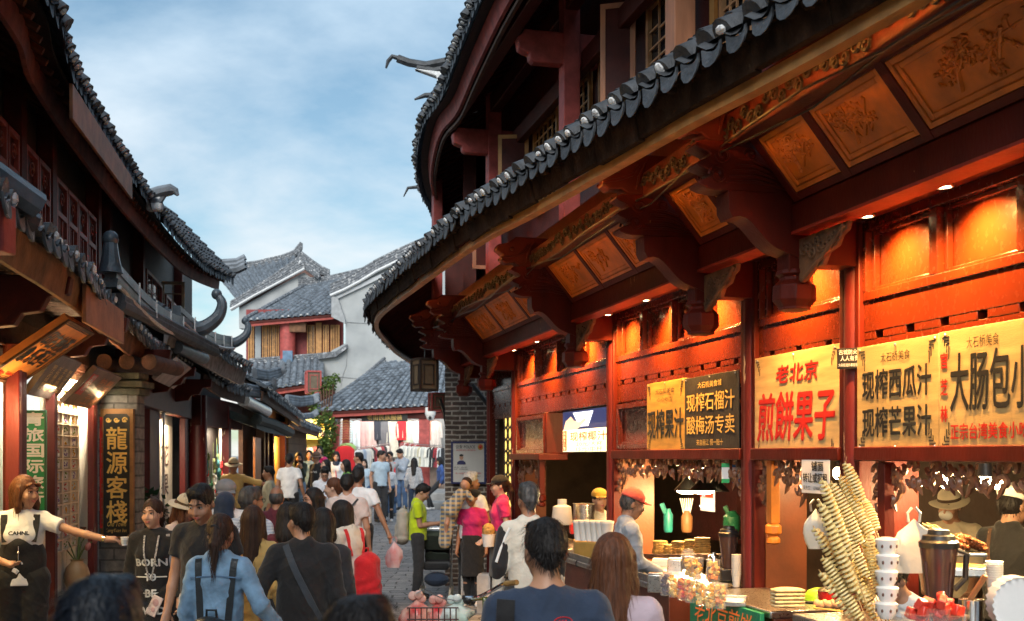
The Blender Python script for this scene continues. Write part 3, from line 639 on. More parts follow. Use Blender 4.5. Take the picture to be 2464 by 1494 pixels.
# carved fretwork hanging under the headers and down the jambs
FRET = M('carved fretwork wood', (.20, .085, .045), .4, .35, 10, .2, coat=.2)
def fret(a, b, z, seed, down=.2, o=-.02):
    rn = random.Random(seed); mb = MB(); n = int((b-a)/.085)
    for k in range(n+1):
        x = a+(b-a)*k/n; e = min(x-a, b-x); dd = down*(.65+.9*max(0, 1-e/.3))+rn.uniform(-.02, .03)
        m_ = max(2, int(dd/.06))
        for j in range(m_):
            c = R(x+rn.uniform(-.02, .02), o+rn.uniform(-.02, .02), z-.03-dd*j/m_); sg = rn.choice((-1, 1))
            mb.tube(spiral(c, .05, .75, RA, UP, 9, sg), [.012+.007*math.sin(PI*q/9) for q in range(10)], 5)
            if j == m_-1: mb.tube([c, c+UP*-.04+RA*.02*sg, c+UP*-.075+RA*.05*sg], [.016, .016, .004], 5)
    return mb.build('fretwork', FRET, rb)
fret(5.0, 6.6, 1.86, 1); fret(8.35, 11.1, 1.86, 2); fret(7.5, 8.1, 1.86, 3, .18); fret(13.9, 15.05, 1.83, 4, .25)
for d, o in ((6.52, .0), (7.93, -.02), (13.72, .05)):
    mb = MB(); mb.mbox(R, d-.035, d+.035, o-.035, o+.035, 1.42, 1.86); mb.lathe([(.035, 1.42), (.058, 1.40), (.06, 1.35), (.03, 1.33), (.05, 1.31), (.05, 1.28), (.02, 1.27)], R(d, o, 0), 8, None, PI/8); mb.build('hanging_baluster', WOOD_RED if d != 7.93 else CARVE, rb, bevel=.004)
    rn = random.Random(int(d*10)); mb = MB()
    for k in range(7):
        mb.tube(spiral(R(d+.09-.012*k, o, 1.80-.062*k), .05, .9, RA, UP, 9, rn.choice((-1, 1))), [.012+.007*math.sin(PI*q/9) for q in range(10)], 5)
    mb.build('jamb_carving', FRET, rb)
# recessed downlights under the eave beam
dl = thing('downlight', (0, 0, 0), 'warm downlight', 'light', 'warm downlights under the red eave beam')
mb = MB(); mb.lathe([(.05, .032), (.05, 0), (.052, -.012), (.04, -.016), (.037, -.006)], (0, 0, 0), 20); mb.build('ring', STEEL, dl)
mb = MB(); mb.lathe([(.033, -.004), (.033, -.013), (.015, -.017)], (0, 0, 0), 16); mb.build('lens', EM('downlight lens', (1, .74, .38), 14), dl)
DL = [(4.95, 'warm downlight nearest the camera under the eave beam'), (5.72, 'warm downlight above the gold sausage signboard'), (6.42, 'warm downlight beside the carved spandrel, above the watermelon juice board'), (7.45, 'warm downlight in front of the pancake board bay'), (8.95, 'warm downlight above the black pomegranate juice board'), (9.87, 'second warm downlight of the juice bay above the gold juice board'), (10.88, 'warm downlight at the far end of the juice bay'), (12.2, 'nearer warm downlight above the lit menu screen'), (13.44, 'middle warm downlight above the lit menu screen'), (14.55, 'farthest warm downlight above the low red panel')]
for i, (d, lab) in enumerate(DL):
    o = dl if i == 0 else dup(dl, (0, 0, 0)); o.location = R(d, .19, 3.268); o['label'] = lab; WORLD[o] = V(o.location)
    lamp('downlight_bulb', 'SPOT', R(d, .19, 3.235), 118, (1, .50, .135), o, .02, R(d, -.15, 2.5), 122)
# added, unseen strip light on the eave batten, makes the carved soffit glow
ls = thing('strip_light', EV[10], 'warm strip light lying along the pale batten under the red shop eave', 'light')
mb = MB(); ip = inner(EV, .168, 0); ln_ = [V((q.x, q.y, p.z-.226)) for p, q in zip(EV, ip)][3:68]; mb.tube(ln_, .010, 6); mb.build('tube', EM('warm strip glow', (1, .42, .075), 48), ls)
mb = MB()
for q in ln_[::6]: mb.box(q+UP*.012, (.03, .03, .012))
mb.build('clip', STEEL, ls)
# the same house runs on behind the photographer
mb = MB(); mb.mbox(R, -7, 2.6, -.4, -.1, -.3, 7.2); mb.build('rear_wall', DARKRED, rb)
mb = MB(); mb.hexa([R(-7, 1.3, 3.95), R(2.9, 1.3, 3.95), R(2.9, -.1, 4.7), R(-7, -.1, 4.7), R(-7, 1.3, 4.05), R(2.9, 1.3, 4.05), R(2.9, -.1, 4.8), R(-7, -.1, 4.8)]); mb.hexa([R(-7, 1.3, 6.5), R(2.9, 1.3, 6.5), R(2.9, -.1, 7.3), R(-7, -.1, 7.3), R(-7, 1.3, 6.6), R(2.9, 1.3, 6.6), R(2.9, -.1, 7.4), R(-7, -.1, 7.4)]); mb.build('rear_eaves', TILE, rb)
# ---------------- left-hand houses ----------------
def L(d, o, z): return V((-.1746*d-2.3+.985*o, d+.172*o, z))
L4 = lambda d, o, z: V((-5.79-.055*(d-21)+o, d, z))
LA = V((-.172, .985, 0)); LN = V((.985, .172, 0))
GLOWW = M('shop white boarding', (.72, .66, .56), .7, .06, 4, .05)
lb = thing('old_timber_house', L(10, -1, 0), 'dark old timber house with sagging tiled eaves over lit shop fronts', 'building')
def lcol(d, r=.07, z1=3.0, mat=COL_RED, o=0, name='column'):
    mb = MB(); mb.lathe([(r*1.05, -.3), (r, 1), (r*.95, z1)], L(d, o, 0), 14); return mb.build(name, mat, lb)
def lpost(d0, d1, z0, z1, mat, o0=-.08, o1=.06, name='post'):
    mb = MB(); mb.mbox(L, d0, d1, o0, o1, z0, z1); return mb.build(name, mat, lb, bevel=.008)
# ground floor shop fronts
lpost(8.5, 8.6, .0, 2.75, COL_RED, -.05, .05); lpost(8.62, 8.75, .0, 2.75, DARKRED, -.1, .045); lpost(9.75, 9.86, .3, 2.8, DARKRED, -.05, .03); lpost(11.4, 11.6, .55, 2.75, COL_RED, -.02, .04)
mb = MB(); mb.mbox(L, 6, 8.5, -.5, -.45, 0, 2.75); yw = mb.build('yellow_shop_wall', M('yellow floral wall cloth', (.72, .46, .12), .8, .2, 6, .05, c2=(.85, .62, .26)), lb)
mb = MB(); mb.mbox(L, 9.2, 9.8, -.35, -.3, .2, 2.7); mb.build('pale_green_wall', M('pale green painted wall', (.50, .56, .46), .8, .1, 4, .05), lb)
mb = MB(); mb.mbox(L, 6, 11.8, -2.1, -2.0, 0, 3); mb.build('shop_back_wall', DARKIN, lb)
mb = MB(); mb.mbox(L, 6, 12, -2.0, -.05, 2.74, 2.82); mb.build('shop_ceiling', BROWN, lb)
# white display niche: rear wall parallel to the lane, lit from inside
mb = MB(); mb.mbox(L, 9.95, 11.7, -.19, -.14, .5, 2.74); mb.mbox(L, 11.62, 11.7, -.14, -.02, .5, 2.74)
for k in range(8): mb.mbox(L, 10.0+.2*k, 10.01+.2*k, -.14, -.134, .5, 2.74)
mb.build('display_niche', GLOWW, lb)
BS = BRICK('grey stone brick', (.17, .16, .145), (.24, .225, .2), (.10, .095, .085), .3, .13, .012, 'XZ')
mb = MB(); mb.mbox(L, 6.0, 11.95, -.6, .1, -.3, .18); mb.mbox(L, 10.2, 11.95, -.6, .02, .18, .56); mb.mbox(L, 8.8, 10.2, -.4, .02, .18, .33); mb.build('stone_sill', BS, lb, bevel=.015)
lamp('niche_lamp', 'AREA', L(10.85, .02, 2.64), 95, (1, .84, .62), lb, (1.1, .08), L(10.85, -.1, 1.3))
lamp('yellow_shop_lamp', 'AREA', L(7.8, -.1, 2.6), 22, (1, .75, .35), lb, (1., .3), L(7.7, -.4, 1.2))
lamp('yellow_shop_bulb', 'POINT', L(8.25, .1, 2.25), 9, (1, .62, .25), lb, .06)
lamp('niche_bulb', 'POINT', L(11.3, .12, 2.5), 9, (1, .72, .38), lb, .03)  # added lamp hidden behind the brown board, brightens the inn signboard
lamp('green_shop_lamp', 'AREA', L(9.5, -.0, 2.5), 14, (1, .9, .75), lb, (.4, .2), L(9.5, -.3, 1.2))
# pier with the inn board
mb = MB(); mb.mbox(lambda a, b, c: V((a, b, c)), -4.46, -4.04, 12.1, 12.35, -.3, 2.55); mb.build('brick_pier', BS, lb, bevel=.012)
mb = MB()
for z, e in ((2.55, .03), (2.63, .07), (2.72, .02)): mb.box((-4.25, 12.23, z+.035), (.44+2*e, .28+2*e, .07))
mb.build('pier_cap', M('mossy grey stone', (.11, .11, .08), .9, .4, 9, .6), lb, bevel=.01)
mb = MB()
for k in range(3): mb.tube([V((-4.36+.24*k, 12.0, 2.9)), V((-4.36+.24*k, 13, 2.9))], .085, 14)
mb.build('beam_ends', BROWN, lb)
# recess beyond the pier
GB = BRICK('dark grey tile brick', (.045, .048, .055), (.065, .07, .08), (.13, .14, .15), .36, .13, .006, 'YZ', .5)
mb = MB(); mb.mbox(L, 12.8, 15.4, -.5, -.4, -.3, 3.0); mb.build('dark_brick_wall', GB, lb)
lpost(15.9, 16.9, -.2, 2.9, DARKRED, -.2, -.05); lpost(17.0, 17.1, -.2, 2.9, STEEL, -.03, .0); lpost(19.75, 20.1, -.2, 2.9, COL_RED, -.1, .0)
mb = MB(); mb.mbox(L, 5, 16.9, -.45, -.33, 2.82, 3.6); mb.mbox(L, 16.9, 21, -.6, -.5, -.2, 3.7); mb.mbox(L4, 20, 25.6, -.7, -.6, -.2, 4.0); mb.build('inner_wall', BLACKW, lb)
mb = MB(); mb.mbox(L, 17.1, 20.0, -.3, -.25, .2, 2.6); mb.build('white_shop_wall', GLOWW, lb)
lamp('wine_shop_lamp', 'AREA', L(18.4, -.05, 2.45), 30, (1, .8, .55), lb, (.9, .2), L(18.5, -.3, 1.4))
mb = MB(); mb.lathe([(.17, -.4), (.165, 3)], L4(20.7, -.02, 0), 14); mb.build('column', COL_RED, lb)
mb = MB(); mb.mbox(L4, 23.0, 23.25, -.05, .1, -.2, 2.9); mb.build('post', COL_RED, lb)
mb = MB(); mb.mbox(L4, 21, 23, -.15, -.1, .1, 2.6); mb.build('trinket_backboard', BLACKW, lb)
mb = MB(); mb.mbox(L4, 20.5, 24.6, -.1, .08, 2.45, 3.0); mb.build('lintel', DARKRED, lb)
mb = MB(); mb.mbox(L4, 23.3, 24.8, -.35, -.3, .0, 2.6); mb.build('white_shop_wall', GLOWW, lb)
lamp('hat_shop_lamp', 'AREA', L4(24, -.05, 2.4), 22, (1, .82, .6), lb, (1., .2), L4(24.2, -.4, 1.4))
lamp('trinket_lamp', 'AREA', L4(22, .15, 2.4), 22, (1, .85, .65), lb, (.8, .1), L4(22, -.1, 1.2))
mb = MB(); mb.mbox(L, 14, 20.4, -.12, .05, 2.55, 2.95); mb.build('lintel', DARKRED, lb, bevel=.01)
mb = MB(); mb.mbox(L, 5.5, 11.9, -.2, -.1, 2.72, 3.0); mb.build('lintel', BROWN, lb, bevel=.01)
# lower eave
_le = [(3.5, -2.05, 3.2), (5.8, -2.62, 3.2), (7.1, -2.86, 3.2), (8.3, -3.1, 3.2), (9.4, -3.4, 3.21), (11.6, -3.89, 3.2), (12.9, -4.16, 3.2), (15.2, -4.56, 3.2), (17.2, -4.92, 3.24)]
LE = resample(catmull([V((x, d, z)) for d, x, z in _le], 8)[::-1], .21)
def innerL(pts, off, z): return inner(pts, off, z)
LEI = inner(LE, 1.0, 3.75)
LEM = M('uneven mossy roof tile', (.10, .11, .12), .7, .6, 7, .7, 30, chips=.60, chipc=(.36, .37, .38), chipscale=9)
T, W = MB(), MB(); tile_roof(T, W, LE, LEI, r=.078, rnd=random.Random(9)); tt = T.build('lower_roof_tiles', LEM, lb, recalc=False); W.build('mortar_plugs', MORTAR, tt)
strip('eave_board', LE, [(.05, -.03), (.09, -.24), (.12, -.24), (.1, -.03)], EAVEW, lb)
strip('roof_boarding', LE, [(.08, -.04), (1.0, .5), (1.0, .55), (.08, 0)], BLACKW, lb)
mb = MB(); mb.mbox(L, 8.0, 9.6, .60, .63, 2.86, 3.14); mb.build('patch_board', M('raw brown board', (.30, .12, .05), .6, .3, 6, .2), lb, bevel=.005)
mb = MB(); RF = resample(LE, .3)
for p, q in zip(RF, inner(RF, 1.0, 0)): mb.tube([p.lerp(V((q.x, q.y, p.z)), .1)+V((0, 0, -.05)), V((q.x, q.y, p.z+.42))], .03, 6)
mb.build('rafters', BLACKW, lb)
for d in (7.6, 9.9, 12.9, 15.5, 18.0):
    pts = [(0, 2.75), (.25, 2.78), (.3, 2.86), (.42, 2.88), (.47, 2.98), (.6, 3.0), (.62, 3.12), (0, 3.12)]
    mb = MB(); mb.prism([L(d-.06, o, z) for o, z in pts], LA*.12); mb.build('eave_bracket', DARKRED, lb, bevel=.01)
# nearest corner ridge at the left edge
mb = MB(); mb.tube([V((-3.1, 5.6, 3.55)), V((-2.8, 5.9, 3.42)), V((-2.6, 6.15, 3.26))], [.09, .085, .08], 8); mb.tube([V((-3.2, 5.75, 3.43)), V((-2.9, 6.0, 3.33)), V((-2.68, 6.3, 3.2))], [.07, .07, .06], 8); mb.build('corner_ridge', TILE_B, lb)
mb = MB(); mb.mbox(lambda a, b, c: V((a, b, c)), -2.72, -2.56, 5.65, 5.8, 2.93, 3.18); mb.build('corner_block', UPRED, lb, bevel=.01)
# boat-shaped glazed ridges with horn finials
def boat(p0, p1, sag, horn0, horn1, h, name='horned_ridge'):
    pts = []
    for k in range(17):
        t = k/16; p = V(p0).lerp(V(p1), t); p.z -= sag*math.sin(PI*t)**1.0; pts.append(p)
    mb = MB(); 
    prof = [(-.05, 0), (-.065, h*.3), (-.05, h*.32), (-.05, h*.55), (-.062, h*.57), (-.05, h*.6), (-.045, h), (.045, h), (.05, h*.6), (.062, h*.57), (.05, h*.55), (.05, h*.32), (.065, h*.3), (.05, 0)]; n = len(prof); t = (V(p1)-V(p0)); t.z = 0; t.normalize(); sd = V((t.y, -t.x, 0))
    mb.add([p+sd*a+UP*b for p in pts for a, b in prof], [(i*n+k, i*n+(k+1) % n, (i+1)*n+(k+1) % n, (i+1)*n+k) for i in range(16) for k in range(n)]+[tuple(range(n)), tuple(16*n+k for k in range(n))])
    for q, (dx, dz), s_ in ((pts[0]+UP*h*.5, horn0, -1), (pts[-1]+UP*h*.5, horn1, 1)):
        if dz: 
            c = [q, q+UP*dz*.4, q+UP*dz] if s_ < 0 else [q+UP*-.03, q+V((dx*.45, .05, dz*.05)), q+V((dx*.87, .1, dz*.36)), q+V((dx, .12, dz*.74)), q+V((dx*.8, .12, dz))]
            cc = catmull(c, 4); mb.tube(cc, [h*.46*(1-.55*i/(len(cc)-1)) for i in range(len(cc))], 10); mb.ell(c[-1], h*.3, 10, 6)
    o = mb.build(name, TILE_B, lb)
    mb = MB(); rn = random.Random(2)
    for k in range(3, 16, 3): mb.prism([pts[k]+sd*.07+UP*z+t*w_ for z, w_ in ((0, -.015), (h, -.01), (h, .012), (0, .02))], sd*.012)
    mb.tube([p+sd*.075+UP*.0 for p in pts], .022, 5); mb.build('mortar_joints', MORTAR, o); return o
boat(P(266, 690, 9.8), P(462, 812, 14.6), .14, (.03, .30), (.36, .46), .24)
boat(P(425, 775, 13.5), P(552, 838, 18.3), .10, (.0, 0), (.28, .36), .20)
mb = MB(); ridge(mb, [P(260+24*k, 700+12.5*k, 9.9+.5*k)+V((.1, 0, -.12)) for k in range(11)], .05, 2); mb.build('ridge_course', TILE, lb)
# second lower roof section with a round barge end
_l2 = [V(P(330, 790, 11.4)), V(P(430, 852, 14.2)), V(P(500, 884, 16.8)), V(P(585, 922, 20))]
mb = MB(); mb.tube([P(425, 835, 14.6), P(490, 862, 15.9)], .085, 12); mb.build('barge_log', TILE_B, lb)
_l3 = [V(P(420, 770, 14.2)), V(P(500, 826, 16.2)), V(P(580, 876, 18.6)), V(P(600, 884, 19.4))]
L3 = resample(catmull(_l3, 6)[::-1], .2); T, W = MB(), MB(); tile_roof(T, W, L3, inner(L3, .8, 4.3)); t3 = T.build('gable_roof_tiles', LEM, lb, recalc=False); W.build('mortar_plugs', MORTAR, t3)
strip('pale_verge_board', L3, [(.03, -.03), (.1, -.3), (.14, -.3), (.12, -.03)], M('pale lichen board', (.34, .30, .28), .9, .4, 8, .5), lb)
strip('roof_boarding', L3, [(.1, -.04), (.8, .1), (.8, .15), (.1, 0)], BLACKW, lb)
# upper storey
_lu = [(3.5, -2.45, 5.2), (6.5, -3.07, 5.2), (8.36, -3.4, 5.2), (9.44, -3.73, 5.2), (11.8, -4.2, 5.18), (15, -4.75, 5.18), (19.1, -5.3, 5.2), (21.6, -5.38, 5.3)]
LU = resample(catmull([V((x, d, z)) for d, x, z in _lu], 8)[::-1], .21); LUI = inner(LU, 1.3, 6.0)
T, W = MB(), MB(); tile_roof(T, W, LU, LUI, r=.08, rnd=random.Random(19)); t4 = T.build('upper_roof_tiles', TILE, lb, recalc=False); W.build('mortar_plugs', MORTAR, t4)
strip('upper_boarding', LU, [(.08, -.05), (1.25, .62), (1.25, .66), (.08, 0)], BLACKW, lb)
strip('upper_fascia', LU, [(.24, -.02), (.26, -.22), (.3, -.22), (.28, 0)], M('dusky red fascia', (.16, .05, .04), .7, .4, 6, .3), lb)
mb = MB(); a, b = L(9.5, .2, 5.06), L(12.6, .2, 5.02); mb.prism([a, b, b-UP*.24, a-UP*.3], LN*.03); mb.build('patch_board', M('raw brown board', (.30, .12, .05), .6, .3, 6, .2), lb, bevel=.004)
mb = MB(); RF = resample(LU, .26)
for p, q in zip(RF, inner(RF, 1.25, 0)): mb.tube([p.lerp(V((q.x, q.y, p.z)), .12)+V((0, 0, -.06)), V((q.x, q.y, p.z+.55))], .032, 6)
mb.build('upper_rafters', M('rust brown rafter', (.14, .045, .02), .7, .4, 8, .3), lb)
UO = -.45
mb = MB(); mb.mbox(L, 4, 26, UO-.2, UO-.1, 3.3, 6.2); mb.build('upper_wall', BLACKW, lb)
for d in (9.47, 10.45, 11.67, 14.1, 14.85, 17.7, 22.8): lpost(d-.1, d+.1, 3.5, 5.9, DARKRED, UO-.1, UO+.06, 'upper_post')
OLDRED = M('old red door paint', (.24, .045, .03), .5, .4, 5, .2, 50, chips=.7, chipc=(.25, .12, .08))
def door_leaf(a, b, z0, z1, o, mat=OLDRED):
    mb = MB(); f = .05
    for q in ((a, a+f, z0, z1), (b-f, b, z0, z1), (a+f, b-f, z0, z0+f), (a+f, b-f, z1-f, z1), (a+f, b-f, z0+.35, z0+.42), (a+f, b-f, z1-.4, z1-.34)): mb.mbox(L, q[0], q[1], o, o+.05, q[2], q[3])
    for k in range(1, 3): x = a+f+(b-a-2*f)*k/3; mb.mbox(L, x-.014, x+.014, o+.01, o+.035, z0+.42, z1-.4)
    mb.tube(spiral(L((a+b)/2, o+.04, z1-.2), .09, 1.5, LA, UP, 16), .01, 5)
    k = mb.build('door_leaf', mat, lb, bevel=.004)
    mb = MB(); mb.mbox(L, a+.02, b-.02, o+.001, o+.008, z0+.02, z1-.02); mb.build('leaf_backing', DARKRED, k)
for a, b, n in ((8.2, 9.4, 3), (9.55, 10.35, 2), (10.55, 11.55, 2), (11.8, 13.95, 4), (20.4, 22.6, 3)):
    for k in range(n): door_leaf(a+(b-a)*k/n+.015, a+(b-a)*(k+1)/n-.015, 3.4, 4.82, UO)
lat_window(L, 18.1, 19.9, 3.6, 4.9, UO+.02, 3, 5, OLDRED, lb)
mb = MB(); c = L(20.1, UO, 0); dr = LN; Mx = lambda a, b, z: c+dr*a+LA*b+UP*z; lattice(mb, Mx, 0, .4, 3.7, 5.0, 0, 2, 5); mb.build('open_casement', M('weathered cream wood', (.5, .4, .28), .7, .3, 8, .2), lb)
# ridge tip poking above the upper roof
mb = MB(); tp = [P(545/1.0*.66, 470, 14.5), P(385, 462, 14.5), P(412, 456, 14.5), P(422, 460, 14.5), P(428, 470, 14.5)]
mb.tube(tp, [.08, .08, .075, .05, .02], 8); mb.build('ridge_tip', TILE_L, lb); mb = MB(); mb.tube([P(362, 482, 14.5), P(385, 484, 14.5), P(397, 470, 14.5)], [.06, .05, .025], 7); mb.build('ridge_hook', TILE_L, lb)
mb = MB(); mb.box(P(372, 490, 14.52), (.2, .12, .2)); mb.build('ridge_plaster', MORTAR, lb, bevel=.03)
mb = MB(); ridge(mb, [P(505, 655, 22), P(540, 650, 22), P(570, 648, 22), P(590, 638, 22)], .07, 3); mb.build('end_ridge', TILE_L, lb)
mb = MB(); mb.mbox(L, -5, 4, -.5, -.2, -.3, 5.4); mb.mbox(L, -5, 3.4, -.2, .55, 3.15, 3.25); mb.mbox(L, -5, 3.4, -.2, .5, 5.2, 5.3); mb.build('rear_wall', BROWN, lb)
# ---- row beyond: low houses stepping down the lane
l2 = thing('low_shop_row', P(600, 1150, 26), 'low dark timber shop row with stepped grey tiled eaves further down the left side', 'building')
def eave_at(name, pix, off, rise, r=.075, board=.22, mat=LEM, bmat=BROWN):
    pts = resample(catmull([P(*q) for q in pix], 6)[::-1], .2); T, W = MB(), MB(); tile_roof(T, W, pts, [q+UP*(p.z+rise-q.z) for p, q in zip(pts, inner(pts, off, 0))], r=r)
    a = T.build(name, mat, l2, recalc=False); W.build('mortar_plugs', MORTAR, a)
    strip('eave_board', pts, [(.05, -.03), (.08, -board), (.12, -board), (.1, -.03)], bmat, l2); strip('roof_boarding', pts, [(.1, -.04), (off, rise-.04), (off, rise), (.1, 0)], BLACKW, l2)
eave_at('roof_tiles', [(498, 892, 18.2), (545, 925, 19.5), (598, 942, 21)], .9, .5)
eave_at('roof_tiles', [(640, 938, 23), (690, 975, 26), (727, 1005, 30)], .9, .5)
eave_at('roof_tiles', [(702, 1003, 29), (735, 1022, 33), (772, 1036, 38)], 1, .5)
mb = MB(); 
for a, b, h in ((590, 945, 22), (612, 905, 25)): ridge(mb, [P(a, b, h), P(a+30, b+5, h+1), P(a+60, b-4, h+2), P(a+75, b-18, h+2)], .06, 3)
ridge(mb, [P(690, 968, 31), P(720, 972, 32), P(750, 968, 33), P(768, 962, 33)], .07, 3); ridge(mb, [P(722, 1005, 34), P(750, 1002, 35), P(765, 992, 35)], .06, 2); mb.build('ridge_tiles', TILE_L, l2)
mb = MB(); mb.tube([P(585, 962, 22), P(640, 990, 24)], .13, 12); mb.build('gutter_pipe', STEEL, l2)
LX = lambda d, o, z: V((-4.74-.0926*(d-19)+o, d, z))
mb = MB(); mb.mbox(LX, 25, 40, -.8, -.7, 0, 3.2); mb.build('wall', BROWN, l2)
for d, m_ in ((26.5, BROWN), (27.2, DARKRED), (28.3, DARKRED), (31.0, DARKRED)):
    mb = MB(); mb.mbox(LX, d-.12, d+.12, -.6, -.4, 0, 2.8); mb.build('post', m_, l2, bevel=.01)
mb = MB(); mb.mbox(LX, 25.2, 26.2, -.5, -.45, .1, 2.3); mb.build('orange_door', M('orange varnish door', (.42, .13, .02), .4, .3, 5, .1), l2)
mb = MB(); mb.mbox(LX, 29.0, 30.9, -.6, -.55, .1, 2.4); mb.build('lit_doorway', M('amber wall', (.7, .38, .06), .7, .2, 4), l2)
lamp('amber_lamp', 'POINT', LX(29.9, -.3, 2.1), 40, (1, .6, .18), l2, .1)
mb = MB(); mb.mbox(LX, 31.4, 31.6, -.5, -.45, .5, 2.4); mb.build('red_couplet_board', M('crimson paper', (.42, .012, .015), .8), l2)
mb = MB(); mb.mbox(LX, 32.2, 38, -.55, -.45, 0, 3.0); mb.build('brown_brick_wall', BRICK('brown stone block', (.11, .06, .03), (.15, .085, .045), (.06, .035, .02), .5, .22, .012, 'YZ'), l2)
mb = MB(); pts = [P(617, 1008, 23), P(655, 1020, 25.5), P(696, 1040, 28.5)]; mb.tube(pts, [.12, .12, .14], 8); mb.prism([P(617, 1010, 23), P(696, 1040, 28.5), P(698, 1052, 28.5), P(640, 1040, 24), P(617, 1030, 23)], V((-.7, .1, .25))); mb.build('rolled_awning', M('dark green awning cloth', (.02, .03, .028), .7, .4, 8, .3), l2)
# ---- signs and goods on the left
def board(name, c, right, up, w, h, th, mat, label, cat, frame=None, group=None, fw=.03):
    right, up = V(right).normalized(), V(up).normalized(); n = right.cross(up); c = V(c); t = thing(name, c-up*h/2, label, cat, group)
    Mx = lambda a, b, z: c+right*a+up*b+n*z
    mb = MB(); mb.mbox(Mx, -w/2, w/2, -h/2, h/2, -th, 0); mb.build('panel', mat, t, bevel=.003)
    if frame:
        mb = MB()
        for q in ((-w/2, w/2, h/2-fw, h/2), (-w/2, w/2, -h/2, -h/2+fw), (-w/2, -w/2+fw, -h/2+fw, h/2-fw), (w/2-fw, w/2, -h/2+fw, h/2-fw)): mb.mbox(Mx, *q, .0005, .018)
        mb.build('frame', frame, t, bevel=.003)
    return t, Mx
GOLDP = M('gold leaf paint', (.90, .58, .15), .4, .12, 20, .1)
BLKP = M('black lacquer board', (.022, .02, .018), .35, .3, 6, .1)
INKB = M('black sign ink', (.018, .017, .016), .35, .1, 10, 0)
REDP = M('bright red sign paint', (.60, .02, .012), .4, .1, 10, 0)
WHT = M('white sign paint', (.8, .8, .78), .5, .04, 10, 0)
X, Z = V((1, 0, 0)), V((0, 0, 1))
t, Mx = board('inn_signboard', P(281, 1143, 12.0), V((1, .05, 0)), Z, .345, 1.42, .06, M('honey brown frame wood', (.33, .16, .05), .6, .35, 6, .3), 'tall black inn signboard with four gold characters on the brick pier', 'sign')
mb = MB(); w2, h2, cc = .135, .655, .03
mb.prism([Mx(a, b, .003) for a, b in ((-w2+cc, -h2), (w2-cc, -h2), (w2, -h2+cc), (w2, h2-cc), (w2-cc, h2), (-w2+cc, h2), (-w2, h2-cc), (-w2, -h2+cc))], V((0, -.012, 0))); mb.build('black_field', BLKP, t)
for i, ch in enumerate('龍源客棧'): text(ch, Mx(0.005, .395-.262*i, .02), X, Z, .22, .235, GOLDP, t, bold=.018, thick=.008)
text('Old Town', Mx(.005, -.52, .018), X, Z, .20, .055, GOLDP, t, bold=.0, shear=.35); text('LongYuan Inn', Mx(.0, -.595, .018), X, Z, .22, .05, GOLDP, t, shear=.35)
mb = MB(); 
for a in (-.085, .0, .085):
    mb.tube(spiral(Mx(a, .59, .018), .03, 1.2, X, Z, 12, 1 if a > 0 else -1), .008, 5); mb.ell(Mx(a, .575, .018), (.025, .006, .012), 8, 5)
mb.build('gold_ornament', GOLDP, t)

t, Mx = board('hostel_sign', P(80, 1123, 9.4), V((.97, .2, 0)), Z, .21, .95, .02, M('green vinyl sign', (.005, .26, .09), .4, .06, 10, 0), 'tall green sign with white block characters beside the shop door', 'sign', frame=M('dark green edge', (.01, .08, .04), .5), fw=.015)
for i, ch in enumerate('青旅国际旅行社'): text(ch, Mx(.0, .40-.132*i, .004), V((.97, .2, 0)), Z, .165, .108, WHT, t, bold=.035)
t, Mx = board('red_couplet', L(11.62, .075, 1.72), LA, Z, .14, 1.15, .004, M('crimson paper', (.42, .012, .015), .8, .15, 6, .05), 'faded crimson paper couplet on the post beside the black inn signboard', 'banner')
for i, ch in enumerate('人在旅途来又归'): text(ch, Mx(0, .48-.16*i, .003), LA, Z, .08, .11, INKB, t)
ORB = M('orange varnished board', (.62, .22, .045), .45, .3, 5, .15, chips=.72, chipc=(.3, .05, .02)); GRB = M('grey brown metal board', (.16, .115, .085), .4, .35, 5, .2, coat=.2); BRB = M('brown old board', (.20, .12, .075), .45, .35, 5, .2)
def para(p_tl, p_tr, p_br, p_bl): 
    c = (p_tl+p_tr+p_br+p_bl)/4; r = ((p_tr-p_tl)+(p_br-p_bl))/2; u = ((p_tl-p_bl)+(p_tr-p_br))/2; return c, r, u
def tilt(name, d0, d1, o0, z0, o1, z1, mat, label, frame, th=.05):
    c = L((d0+d1)/2, (o0+o1)/2, (z0+z1)/2); u = LN*(o1-o0)+UP*(z1-z0); w, h = (d1-d0)*1.015, u.length
    t, Mx = board(name, c, LA, u, w, h, th, mat, label, 'sign', frame=frame); return t, Mx, LA, w, h
# leaning shop boards hung from the eave, read from the lane
def cols_text(cols, Mx, r, up, x0, dx, top, ch_w, ch_h, mat, t, **k):
    for i, s_ in enumerate(cols):
        for j, ch in enumerate(s_): text(ch, Mx(x0+dx*i, top-ch_h*1.12*j, .005), r, up, ch_w, ch_h, mat, t, **k)
t, Mx, r, w, h = tilt('eave_signboard', 8.0, 8.9, -.07, 2.46, .51, 2.885, ORB, 'large orange board with dark brush characters tilted under the eave at the left edge', BROWN)
up = (Mx(0, 1, 0)-Mx(0, 0, 0))
cols_text(['印象', '古乐', '纳西', '茶马'][:4], Mx, r, up, -w*.30, w*.2, h*.2, w*.17, h*.24, INKB, t, bold=.03)
text('Hey, Take me away', Mx(0, -h*.38, .004), r, up, w*.7, h*.06, REDP, t, bold=.03)
for z_ in (.43, .45, -.43, -.45): 
    mb = MB(); mb.mbox(Mx, -w*.45, w*.45, h*z_, h*(z_+.008), .001, .004); mb.build('painted_line', INKB, t)
t, Mx, r, w, h = tilt('eave_signboard', 9.0, 9.95, -.015, 2.385, .217, 2.72, GRB, 'grey metal board with rows of fine raised lettering hanging behind the orange board', None)
up = (Mx(0, 1, 0)-Mx(0, 0, 0))
